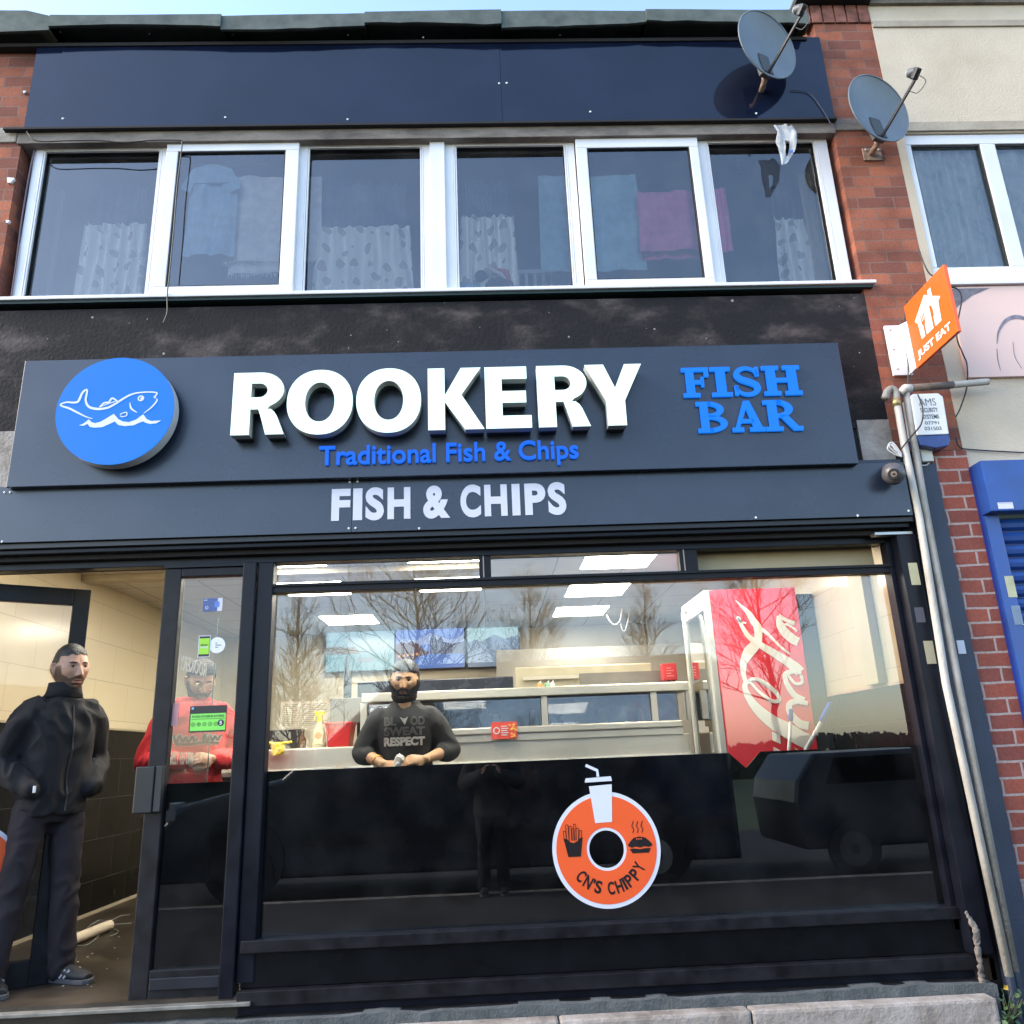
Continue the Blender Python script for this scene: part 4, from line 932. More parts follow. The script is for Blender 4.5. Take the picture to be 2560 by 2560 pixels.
# ceiling lights
LE_ = 7.0
M_lamp = mat('light_diffuser', (1, .97, .86), .5, var=0, emit=LE_, ecol=(1, .94, .80))
lights = [(-1.83, 1.18, 'row'), (-.62, 1.18, ''), (.80, 1.60, ''), (-1.83, 2.10+.25, ''), (-.62, 2.35, ''), (-1.80, 4.08, ''), (.75, 4.03, ''), (.78, 2.85, ''), (-2.35, .42, ''), (-.65, .42, ''), (1.15, .42, '')]  # last three panels added out of view to brighten people and fridge
lab = ['square ceiling light nearest the door frame, above the first transom pane', 'square ceiling light above the right end of the first transom pane', 'square ceiling light seen through the middle transom pane', 'square ceiling light behind the trunking, near the left wall',
       'square ceiling light behind the trunking at mid shop', 'ceiling light glowing above the left hand menu screen', 'ceiling light glowing above the range with the loose wires', 'ceiling light halfway along the right of the shop', 'added unseen ceiling light just inside the doorway', 'added unseen ceiling light just behind the middle of the shop window', 'added unseen ceiling light just behind the window beside the red fridge']
for i, (x, y, _) in enumerate(lights):
    l = thing('ceiling_light', lab[i], 'ceiling light', (x, y, CLZ), 'square ceiling lights')
    MB().box(0, .59, 0, .60, -.006, .002).build('frame', M_white, l); MB().box(.014, .576, .014, .586, -.010, -.0065).build('diffuser', M_lamp, l)
# loose wires by a ceiling light
cw = thing('loose_wires', 'white loose wires looping from the ceiling beside the rear light', 'wires')
def at(px, py, Y): x, z = P(px, py, Y); return (x, Y, z)
kk = .31056
def c4(pts, Y): return [at(1200+a*kk, 1380+b*kk, Y) for a, b in pts]
def c3(pts, Y): return [at(640+a*kk, 1380+b*kk, Y) for a, b in pts]
def smooth3(p, n=6):
    p = [Vector(q) for q in p]; q = [p[0]*2-p[1]]+p+[p[-1]*2-p[-2]]; o = []
    for i in range(1, len(q)-2):
        for k in range(n):
            t = k/n; a, b, c, d = q[i-1], q[i], q[i+1], q[i+2]; o.append(.5*((2*b)+(c-a)*t+(2*a-5*b+4*c-d)*t*t+(3*b-a-3*c+d)*t**3))
    return o+[q[-2]]
MB().tube(smooth3(c4([(1020, 505), (1050, 560), (1090, 585), (1130, 545), (1145, 440)], 4.3)), .008, 6).build('wire', M_wcable, cw); MB().tube(smooth3(c4([(1130, 570), (1145, 620), (1165, 635), (1190, 560), (1215, 400)], 4.3)), .006, 6).build('wire', M_wcable, cw)

# frying range and counter
cn = thing('frying_range', 'long stainless steel frying range and serving counter with glass display cases', 'counter')
YR = 1.9
def zc(py, Y=YR, px=1400): return P(px, py, Y)[1]
zr1, zr0 = zc(1716), zc(1739); zg_t, zg_b = zr0-.004, zc(1812); zl0 = zc(1838); zb0 = zc(1895)
cx0, cx1 = -2.15, P(1725, 1840, YR)[0]; dx0 = P(905, 1800, YR)[0]
MB().box(cx0, cx1, YR, YR+.8, FZ+.1, zl0-.02).build('counter_front', M_steel, cn, bev=.01)
MB().box(dx0, cx1-.05, YR-.03, YR+.3, zg_b-.05, zg_b).build('service_ledge', M_steel, cn, bev=.008); MB().box(dx0, cx1-.05, YR-.015, YR+.2, zl0-.03, zg_b-.052).build('service_ledge', M_steel, cn, bev=.006)
MB().box(dx0, cx1+.02, YR-.04, YR+.5, zr0, zr1).build('top_shelf', M_steel, cn, bev=.008)
MB().box(cx0, cx1, YR-.08, YR-.002, zb0-.045, zb0).build('front_rail', M_steeld, cn, bev=.01)
MB().box(cx0, cx1, YR-.05, YR-.003, zb0-.10, zb0-.05).build('front_rail', mat('rail_dark', (.12, .10, .09), .4), cn)
cols = [P(x, 1780, YR)[0] for x in (910, 1200+520*kk, 1200+1405*kk, 1725)]
for x in cols: MB().box(x-.025, x+.025, YR-.02, YR+.02, zg_b, zr0).build('case_post', M_steel, cn, bev=.004)
MB().box(dx0, cx1, YR+.30, YR+.34, zg_b, zr0-.002).build('case_back', mat('case_dark', (.07, .075, .065), .25, metal=.4, var=.5, vs=5), cn)
for a, b in zip(cols[:-1], cols[1:]): MB().add([(a+.03, YR, zg_b), (b-.03, YR, zg_b), (b-.03, YR+.02, zr0), (a+.03, YR+.02, zr0)], [(0, 1, 2, 3)]).build('case_glass', M_glass, cn)
for x, h in ((-.35, .13), (.05, .10), (.35, .12), (.9, .12), (1.2, .1)):
    MB().tube([(x, YR+.15, zg_b), (x, YR+.15, zg_b+h)], [.035, .03], 12).build('case_fitting', mat('case_fitting', (.4, .38, .3), .4), cn)
hx0, hx1 = c4([(285, 940)], 2.6)[0][0], c4([(740, 940)], 2.6)[0][0]
MB().box(hx0, hx1+.7, 2.6, 2.75, zr1-.2, c4([(300, 930)], 2.6)[0][2]).build('range_hood', mat('hood_beige', (.48, .44, .33), .35, metal=.3, var=.1), cn, bev=.01)
MB().box(hx0+.06, hx1+.05, 2.56, 2.598, c4([(500, 1030)], 2.6)[0][2], c4([(500, 1003)], 2.6)[0][2]).build('hood_vent', M_steel, cn)
MB().box(hx1+.06, hx1+.9, 2.585, 2.598, zr1-.2, c4([(500, 990)], 2.6)[0][2]).build('hood_splashback', mat('grey_splash', (.22, .21, .19), .35, metal=.4, var=.15), cn)
# long dark extractor behind the man
x0, x1 = c3([(1370, 1050)], 2.7)[0][0], c3([(2160, 1050)], 2.7)[0][0]
ex = thing('heated_cabinet', 'dark long cabinet with a steel shelf behind the bearded man at the counter', 'cabinet')
MB().box(x0-.6, hx0-.02, 2.7, 3.0, zr1-.3, c3([(1500, 1020)], 2.7)[0][2]).build('cabinet_body', mat('cabinet_navy', (.02, .025, .04), .25, var=.3), ex, bev=.01)
MB().box(x0-.55, hx0-.06, 2.66, 2.698, c3([(1500, 1200)], 2.7)[0][2], c3([(1500, 1130)], 2.7)[0][2]).build('cabinet_shelf', M_steel, ex, bev=.006)
# back partition
MB().box(.1, 2.30, 4.9, 4.95, FZ, 2.62).build('rear_partition', mat('partition', (.42, .40, .36), .5, var=.06), bld)
# screens
def screen(label, a, b, c, d, kind):
    Y = 5.3; x0, z1 = P(a, c, Y); x1, z0 = P(b, d, Y)
    t = thing('wall_screen', label, 'screen', group='menu screens on the back wall')
    MB().box(x0-.008, x1+.008, Y, Y+.04, z0-.008, z1+.008).build('bezel', M_blackp, t)
    W_, H_ = x1-x0, z1-z0; y = Y-.002
    def E_(nm, col, s=.8): return mat('screen_'+nm, tuple(c_*.1 for c_ in col), .25, var=0, emit=s*.24, ecol=col)
    def poly(nm, pts, col, lay, s=.8): MB().prism([(x0+u*W_, z0+v*H_) for u, v in pts], y-lay*.0015-.001, y-lay*.0015).build(nm, E_(nm+kind, col, s), t)
    if kind == 'town':
        poly('sky', [(0, 0), (1, 0), (1, 1), (0, 1)], (.22, .34, .78), 0); poly('cloud', [(.0, .62), (.1, .78), (.3, .72), (.5, .9), (.8, .7), (1, .85), (1, .6), (.5, .62), (0, .55)], (.45, .55, .85), 1)
        poly('water', [(0, 0), (1, 0), (1, .35), (.55, .38), (.3, .3), (.05, .0)], (.10, .22, .62), 2)
        poly('houses', [(0, .08), (0, .62), (.08, .70), (.16, .64), (.22, .72), (.34, .62), (.40, .48), (.48, .42), (.48, .36), (.32, .30), (.22, .14), (.1, .1)], (.18, .11, .14), 3, .6)
        for i in range(5): poly('windows', [(.03+i*.065, .30+i*.01), (.065+i*.065, .30+i*.01), (.065+i*.065, .36+i*.01), (.03+i*.065, .36+i*.01)], (.8, .42, .2), 4)
        poly('tower', [(.50, .36), (.50, .68), (.55, .92), (.60, .70), (.66, .82), (.70, .66), (.82, .60), (1, .66), (1, .34)], (.14, .16, .26), 3, .6)
    elif kind == 'bay':
        poly('sky', [(0, 0), (1, 0), (1, 1), (0, 1)], (.34, .52, .58), 0, .75); poly('water', [(0, 0), (1, 0), (1, .42), (0, .42)], (.24, .46, .50), 1, .75)
        poly('land', [(0, .42), (0, .60), (.15, .64), (.3, .58), (.42, .62), (.5, .45), (.5, .42)], (.28, .26, .22), 2, .7); poly('mast', [(.315, .6), (.325, .6), (.325, .85), (.315, .85)], (.6, .6, .6), 2)
        poly('raft', [(.45, .2), (.7, .2), (.7, .33), (.45, .33)], (.30, .36, .38), 2, .7)
    else:
        poly('sky', [(0, 0), (1, 0), (1, 1), (0, 1)], (.42, .62, .62), 0, .75); poly('mountain', [(0, 0), (0, .62), (.15, .70), (.28, .64), (.52, .82), (.72, .70), (1, .78), (1, 0)], (.20, .27, .40), 1, .75)
    return t
screen('left wall screen showing a pale green bay with a lighthouse', 640+568*kk, 640+1112*kk, 1380+648*kk, 1380+945*kk, 'bay')
screen('middle wall screen showing a bright blue harbour town', 640+1128*kk, 640+1680*kk, 1380+632*kk, 1380+925*kk, 'town')
screen('right wall screen showing faded mountains', 640+1700*kk, 1200+320*kk, 1380+615*kk, 1380+912*kk, 'hills')
# items on the left counter
ztop = zl0-.02
def ytop(Y=2.0): return ztop
sb = thing('spray_bottle', 'cleaning spray bottle with a yellow trigger top standing on the steel counter', 'bottle')
x = c3([(510, 1500)], 2.0)[0][0]; Hh = c3([(510, 1283)], 2.0)[0][2]-ztop
MB().rings([((x, 2.0, ztop+.001), .050, .032), ((x, 2.0, ztop+Hh*.06), .054, .036), ((x, 2.0, ztop+Hh*.35), .050, .035), ((x, 2.0, ztop+Hh*.52), .036, .028), ((x, 2.0, ztop+Hh*.68), .017, .017), ((x, 2.0, ztop+Hh*.72), .016, .016)], 20).build('bottle_body', mat('translucent_bottle', (.60, .58, .32), .25, var=.05), sb, auto=50)
MB().box(x-.032, x+.032, 1.960, 1.964, ztop+Hh*.10, ztop+Hh*.42).build('bottle_label', mat('bottle_label', (.75, .62, .35), .5, var=.05), sb); MB().disc((x, ztop+Hh*.33), .026, 1.957, 1.9595, 24).build('label_mark', mat('label_orange', (.8, .22, .04), .5), sb)
b = MB(); b.box(x-.038, x+.034, 1.985, 2.015, ztop+Hh*.88, ztop+Hh); b.box(x-.018, x+.018, 1.982, 2.018, ztop+Hh*.70, ztop+Hh*.90); b.bar((x-.03, 2, ztop+Hh*.90), (x-.045, 2, ztop+Hh*.74), .014, .012); b.build('trigger', mat('yellow_plastic', (.85, .62, .03), .4), sb, bev=.004)
rb = thing('red_tub', 'red plastic tub on the counter beside the cleaning spray bottle', 'tub')
q = c3([(570, 1380), (778, 1380), (770, 1550)], 2.0)
MB().add([(q[0][0]+.02, 1.95, ztop), (q[1][0]-.02, 1.95, ztop), (q[1][0]-.02, 2.15, ztop), (q[0][0]+.02, 2.15, ztop), (q[0][0], 1.93, q[0][2]), (q[1][0], 1.93, q[0][2]), (q[1][0], 2.17, q[0][2]), (q[0][0], 2.17, q[0][2])], [(0, 3, 2, 1), (4, 5, 6, 7), (0, 1, 5, 4), (1, 2, 6, 5), (2, 3, 7, 6), (3, 0, 4, 7)]).build('tub_body', mat('red_plastic', (.60, .035, .035), .35, var=.05), rb, bev=.006)
MB().box(q[0][0]-.006, q[1][0]+.006, 1.925, 2.175, q[0][2]-.012, q[0][2]+.004).build('tub_rim', MATS['red_plastic'], rb, bev=.003)
gb = thing('glass_bottle', 'small brown glass bottle at the dark end of the counter', 'bottle')
x = c3([(372, 1500)], 2.05)[0][0]; MB().rings([((x, 2.05, ztop), .03, .03), ((x, 2.05, ztop+.07), .03, .03), ((x, 2.05, ztop+.10), .012, .012), ((x, 2.05, ztop+.13), .012, .012)], 16).build('bottle_body', mat('brown_glass', (.10, .045, .02), .1), gb, auto=50); MB().rings([((x, 2.05, ztop+.131), .014, .014), ((x, 2.05, ztop+.145), .014, .014)], 14).build('bottle_cap', M_steeld, gb)
db = thing('dark_box', 'low black box at the left end of the counter above the yellow gloves', 'box')
q = c3([(60, 1440), (345, 1440)], 2.1); MB().box(q[0][0]-.5, q[1][0], 2.1, 2.3, ztop, q[0][2]).build('box_body', M_blackp, db, bev=.004); MB().box(q[0][0]-.5, q[1][0]+.004, 2.095, 2.305, q[0][2]+.001, q[0][2]+.008).build('box_lid', M_steeld, db)
# yellow rubber gloves hanging from the counter edge
gl = thing('rubber_gloves', 'yellow rubber gloves draped over the edge of the steel counter', 'gloves')
g = MB(); Yg = YR-.03
g.tube(smooth3(c3([(92, 1535), (150, 1545), (210, 1540), (290, 1530)], Yg)), [.012]*19, 8)
g.tube(c3([(165, 1545), (175, 1585)], Yg), [.05, .045], 12, flat=.3)
for i, (a, b_, c_, d_) in enumerate(((135, 1575, 135, 1632), (152, 1580, 150, 1642), (175, 1580, 170, 1638), (195, 1580, 195, 1632), (215, 1560, 212, 1615))): g.tube(c3([(a+10, b_), (c_, d_)], Yg-.004*i), [.012, .009], 8)
put('gloves_body', fuse(g, .004, 2), mat('yellow_rubber', (.85, .62, .02), .4), gl)
# menu papers and card reader
for i, (a, b_, c_, d_, lab_) in enumerate(((200, 350, 1205, 1430, 'printed price sheet standing left of the headed notice behind the counter'), (355, 585, 1200, 1425, 'printed notice with a bold heading standing behind the spray bottle'))):
    q = c3([(a, c_), (b_, d_)], 2.45); t = thing('price_sheet', lab_, 'notice', group='paper notices behind the counter')
    MB().box(q[0][0], q[1][0], 2.45, 2.455, q[1][2], q[0][2]).build('paper', mat('grey_paper', (.46, .42, .33), .6, var=.04), t)
    ln = MB()
    for r_ in range(12): zz = q[0][2]-.03-r_*(q[0][2]-q[1][2]-.05)/12; ln.box(q[0][0]+.02, q[1][0]-.02-.02*(r_ % 3), 2.4485, 2.4495, zz, zz+.0035)
    ln.build('print_lines', mat('faded_print', (.22, .20, .16), .7), t)
mo = thing('till_screen', 'dark flat till monitor facing away beside the headed notice', 'monitor')
q = c3([(595, 1180), (920, 1370)], 2.4)
b = MB(); b.prism([(q[0][0], q[1][2]), (q[1][0]-.03, q[1][2]), (q[1][0], q[0][2]-.08), (q[1][0]-.03, q[0][2]), (q[0][0], q[0][2])], 2.4, 2.44); b.build('monitor_back', mat('till_grey', (.12, .115, .10), .5, var=.1), mo, bev=.006); MB().box(q[0][0]+.1, q[0][0]+.16, 2.41, 2.43, ztop, q[1][2]-.002).build('monitor_stand', M_blackp, mo); MB().box(q[0][0]+.03, q[0][0]+.25, 2.34, 2.5, ztop, ztop+.012).build('stand_base', M_blackp, mo)
wb = thing('white_carton', 'plain cream carton on the counter at the left elbow of the bearded man', 'box'); q = c3([(885, 1335), (985, 1540)], 2.0)
MB().box(q[0][0], q[1][0]+.03, 2.0, 2.2, ztop, q[0][2]).build('carton_body', mat('cream_card', (.66, .60, .44), .6, var=.04), wb, bev=.003); MB().box(q[0][0]-.001, q[1][0]+.031, 1.998, 1.9995, q[0][2]-.03, q[0][2]-.026).build('carton_seam', mat('card_seam', (.35, .3, .2), .6), wb)
# dark bottle shaped silhouette
ds = thing('sauce_dispenser', 'tall narrow dark dispenser standing below the left wall screen', 'dispenser'); q = c3([(712, 850), (766, 1190)], 2.5)
x = (q[0][0]+q[1][0])/2; b = MB(); b.rings([((x, 2.5, ztop), .03, .03), ((x, 2.5, q[1][2]), .034, .034), ((x, 2.5, q[0][2]-.16), .034, .034), ((x-.008, 2.5, q[0][2]-.06), .012, .012), ((x-.008, 2.5, q[0][2]), .010, .010)], 16); b.build('dispenser_body', mat('dispenser_dark', (.025, .035, .045), .3), ds, auto=40); MB().rings([((x-.008, 2.5, q[0][2]+.001), .012, .012), ((x-.008, 2.5, q[0][2]+.012), .010, .010)], 12).build('dispenser_cap', M_blackp, ds)
# tape scrap on the rail
ts_ = MB(); Yq = YR-.085; q = c3([(645, 1712), (735, 1715), (705, 1740), (718, 1795), (672, 1795), (668, 1745), (652, 1780), (638, 1780)], Yq); ts_.prism([(p[0], p[2]) for p in q], Yq, Yq+.003)
tag(ts_.build('tape_scrap', mat('tape_white', (.6, .55, .45), .6)), 'torn piece of pale tape stuck over the counter rail', 'tape')
# red price card on the ledge
pc = thing('promo_card', 'red promotional card with a white ring standing on the steel ledge', 'card'); q = c4([(90, 1372), (300, 1500)], 1.85)
MB().box(q[0][0], q[1][0], 1.84, 1.85, q[1][2], q[0][2]).build('card_board', mat('card_red', (.65, .07, .05), .45, var=.05), pc); w_ = q[1][0]-q[0][0]; h_ = q[0][2]-q[1][2]
MB().ring((q[0][0]+w_*.2, q[1][2]+h_*.5), .018, .026, 1.837, 1.839, 24).build('white_ring', M_signw, pc)
ln = MB(); [ln.box(q[0][0]+w_*.38, q[0][0]+w_*(.62+.05*(i % 2)), 1.8375, 1.839, q[1][2]+h_*(.2+.13*i), q[1][2]+h_*(.25+.13*i)) for i in range(5)]; ln.build('print_lines', M_signw, pc)
fd = MB(); random.seed(3); [fd.ball((q[0][0]+w_*random.uniform(.72, .97), 1.838, q[1][2]+h_*random.uniform(.08, .92)), (.010, .003, .008), 8, 5) for i in range(14)]; fd.build('food_picture', mat('golden_food', (.75, .38, .08), .5, var=.3, vs=60), pc)
# red box on legs and small sauce bottles
rx = thing('red_charity_box', 'small red box on two short dark legs at the right end of the range', 'box'); q = c4([(1468, 898), (1592, 1028)], 2.3)
MB().box(q[0][0], q[1][0], 2.3, 2.42, q[1][2], q[0][2]).build('box_body', mat('box_red', (.50, .04, .05), .4, var=.05), rx, bev=.005)
for u_ in (.42, .72): MB().box(q[0][0]+(q[1][0]-q[0][0])*u_, q[0][0]+(q[1][0]-q[0][0])*(u_+.10), 2.33, 2.36, zr1, q[1][2]-.001).build('leg', M_blackp, rx)
ln = MB(); [ln.box(q[0][0]+.03, q[1][0]-.03-.02*(i % 2), 2.297, 2.299, q[1][2]+.03+.022*i, q[1][2]+.036+.022*i) for i in range(4)]; ln.build('print_lines', mat('box_print', (.75, .35, .3), .5), rx)
for i, (a, c_, lab_) in enumerate((((.75, .25, .08), 480, 'orange squeeze sachet pot on the range top'), ((.15, .35, .2), 545, 'small green topped pot on the range top'), ((.7, .7, .7), 580, 'white squeezy bottle leaning on the range top'))):
    x, y_, z_ = c4([(c_, 1100)], 2.05)[0]; t = thing('sauce_bottle', lab_, 'bottle', group='small bottles on the range top')
    MB().rings([((x, 2.05, zr1+.001), .022, .022), ((x, 2.05, zr1+.035), .022, .022), ((x+.006, 2.05, zr1+.045), .010, .010)], 14).build('bottle_body', mat('pot_%d' % i, a, .4), t, auto=50); MB().rings([((x+.006, 2.05, zr1+.0455), .006, .006), ((x+.012, 2.05, zr1+.062), .004, .004)], 10).build('nozzle', M_white, t)
# drinks fridge
fg = thing('drinks_fridge', 'tall red drinks fridge with large white script lettering on its side', 'fridge')
YFg = 1.3; fx0, fx1 = P(1786, 1680, YFg)[0]+.03, 2.29; ft_ = P(1790, 1474, YFg)[1]
MB().box(fx0, fx1, YFg, YFg+.72, FZ+.06, ft_).build('cabinet', mat('fridge_red', (.78, .03, .05), .3, var=.04, vs=3), fg, bev=.012)
MB().box(fx0+.03, fx1-.03, YFg+.05, YFg+.68, FZ, FZ+.059).build('plinth', M_blackp, fg)
M_fg = mat('fridge_grey', (.52, .54, .52), .35, var=.04)
f = MB(); f.box(fx0-.045, fx0-.002, YFg, YFg+.06, FZ+.1, ft_); f.box(fx0-.045, fx0-.002, YFg+.66, YFg+.72, FZ+.1, ft_); f.box(fx0-.045, fx0-.002, YFg+.06, YFg+.66, ft_-.14, ft_); f.box(fx0-.045, fx0-.002, YFg+.06, YFg+.66, FZ+.1, FZ+.2)
dr_ = f.build('door', M_fg, fg, bev=.006)
MB().add([(fx0-.03, YFg+.06, FZ+.2), (fx0-.03, YFg+.66, FZ+.2), (fx0-.03, YFg+.66, ft_-.14), (fx0-.03, YFg+.06, ft_-.14)], [(0, 1, 2, 3)]).build('door_glass', M_glass, dr_)
MB().box(fx0-.018, fx0-.003, YFg+.07, YFg+.65, FZ+.21, ft_-.15).build('lit_interior', mat('fridge_inside', (.50, .48, .38), .5, var=.2, vs=5, emit=.25, ecol=(.9, .85, .6)), fg)
MB().tube(smooth3([(fx0-.045, YFg+.62, ft_-.05), (fx0-.09, YFg+.5, ft_-.10), (fx0-.10, YFg+.44, ft_-.3), (fx0-.10, YFg+.44, 1.2), (fx0-.05, YFg+.5, 1.0)]), .016, 8).build('handle', mat('handle_pale', (.62, .62, .56), .3, metal=.3), dr_, smooth=True)
k5 = .36232
def G5(pts): return [P(1700+a*k5, 1380+b*k5, YFg-.002) for a, b in pts]
sc = MB(); 
_m = [0]
def SR(pts, ws):
    _m[0] += 1; sc.ribbon(G5(pts), [w__*.00128 for w__ in ws] if isinstance(ws, list) else ws*.00128, YFg-.004-_m[0]*.0004, YFg-.001, 6)
SR([(385, 335), (425, 375), (470, 420), (505, 475), (535, 520), (540, 590), (520, 640), (475, 690), (440, 760), (438, 840), (455, 900)], [4, 14, 30, 40, 46, 44, 56, 62, 40, 26, 24])
SR([(455, 490), (425, 485), (400, 462), (405, 455), (430, 520), (480, 590), (560, 645), (650, 700), (740, 755), (800, 800), (828, 830)], [8, 12, 16, 16, 22, 30, 36, 44, 52, 60, 60])
SR([(545, 530), (580, 545), (640, 600), (700, 660), (760, 705)], [26, 20, 14, 14, 8])
SR([(675, 440), (690, 500), (725, 555), (775, 600), (815, 620)], [12, 46, 52, 54, 50]); SR([(680, 440), (730, 470), (790, 495)], [24, 20, 24]); SR([(700, 510), (740, 500), (805, 545)], [8, 14, 12])
SR([(470, 890), (510, 875), (570, 895), (640, 950), (680, 1000), (670, 1030), (620, 1020), (540, 960), (490, 905), (455, 900), (450, 950), (490, 1030), (560, 1110), (650, 1180), (740, 1230), (830, 1285), (890, 1310)], [14, 18, 22, 24, 22, 20, 18, 16, 14, 24, 30, 44, 60, 74, 84, 84, 80])
SR([(835, 835), (775, 825), (725, 845), (735, 905), (785, 985), (850, 1030)], [18, 24, 26, 26, 34, 46]); SR([(745, 850), (790, 905), (840, 900), (835, 850)], 16)
SR([(880, 1045), (810, 1030), (755, 1050), (760, 1110), (820, 1180), (885, 1200)], [24, 28, 30, 34, 44, 46])
sc.prism(G5([(635, 1240), (690, 1260), (695, 1325), (640, 1300)]), YFg-.004, YFg-.001); sc.prism(G5([(645, 1345), (755, 1400), (650, 1410)]), YFg-.004, YFg-.001); sc.prism(G5([(790, 1350), (880, 1400), (830, 1410)]), YFg-.004, YFg-.001)
sc.build('script_lettering', mat('script_white', (.82, .79, .74), .4, var=.03), fg)
MB().box(fx1+.01, RWX-.005, YFg+.02, YFg+.7, FZ, ft_-.05).build('fridge_back_box', M_blackp, fg)  # black box filling the gap between fridge and wall
# mop handles
def handle(lab_, a, b_, c_, Y, r):
    t = thing('mop_handle', lab_, 'mop handle', group='mop handles leaning by the window'); A = at(1700+a[0]*k5, 1380+a[1]*k5, Y); B = at(1700+b_[0]*k5, 1380+b_[1]*k5, Y); C_ = at(1700+c_[0]*k5, 1380+c_[1]*k5, Y)
    A = Vector(A); B = Vector(B); C_ = Vector(C_); A2 = A+(A-B).normalized()*1.1
    if A2.z < FZ: A2 = A+(A-B)*((A.z-FZ)/(B.z-A.z))
    MB().tube([A2, B], r, 12).build('pole', mat('pole_white', (.55, .55, .57), .5), t, smooth=True); MB().tube([B-(C_-B)*.02, B+(C_-B)*.1, C_-(C_-B)*.08, C_], [r*1.25, r*1.5, r*1.35, r*.8], 12).build('grip', mat('blue_grip', (.002, .06, .42), .6, spec=.1, var=.05), t, smooth=True)
handle('thick white mop handle with a blue grip leaning to the right', (850, 1400), (978, 1170), (1045, 1040), .35, .013); handle('thin upright white handle with a short blue grip before the red fridge', (750, 1400), (764, 1165), (766, 1082), .42, .010)
# sockets on the right wall
so_ = thing('wall_socket', 'pale double wall socket on the dark tiles beside the mop handles', 'socket'); 
MB().box(RWX-.012, RWX-.001, .75, .90, 1.30, 1.39).build('socket_plate', M_steeld, so_, bev=.002); 
for y_ in (.79, .86): MB().box(RWX-.016, RWX-.0125, y_-.01, y_+.01, 1.33, 1.36).build('socket_hole', M_blackp, so_)
# cardboard tube and plastic wrap on the floor
ct = thing('cardboard_tube', 'long pale cardboard tube lying on the dirty shop floor', 'tube')
def fl(px, py, dz=0): x, y = PZ(px, py, FZ+dz); return (x, y, FZ+dz)
k2 = .36232
a, b = Vector(fl(300*k2, 1860+1435*k2, .035)), Vector(fl(755*k2, 1860+1250*k2, .035))
if (b-a).length > 1.2: b = a+(b-a).normalized()*1.2
MB().tube([a, b], .034, 24).build('tube_body', mat('cardboard', (.62, .53, .40), .7, var=.06), ct, auto=40)
MB().tube([a-(b-a).normalized()*.001, a+(b-a).normalized()*.002], .028, 20).build('tube_end', mat('tube_end', (.42, .35, .26), .8), ct)
pw = thing('plastic_wrap', 'wisps of clear plastic wrap and string lying around the cardboard tube', 'wrap')
for pts in ([(640, 1240), (690, 1215), (760, 1220), (830, 1185), (895, 1180)], [(270, 1530), (380, 1480), (480, 1470), (530, 1478), (470, 1515), (380, 1528)], [(760, 1325), (800, 1310), (815, 1290), (780, 1275)], [(600, 1270), (660, 1230), (740, 1245), (830, 1240), (910, 1235)], [(520, 1390), (600, 1385), (650, 1350), (690, 1310)]):
    MB().tube(smooth3([fl(p[0]*k2, 1860+p[1]*k2, .006) for p in pts]), .0022, 5).build('strand', mat('clear_wrap', (.34, .38, .36), .2), pw)
dbm = thing('floor_scraps', 'small pale scraps scattered over the shop floor inside the doorway', 'litter'); random.seed(11)
for i in range(26):
    x, y_ = random.uniform(-3.0, -1.9), random.uniform(.15, 1.9); r_ = random.uniform(.004, .011)
    MB().ball((x, y_, FZ+.003), (r_, r_*.7, .003), 7, 4).build('scrap', M_concl, dbm)

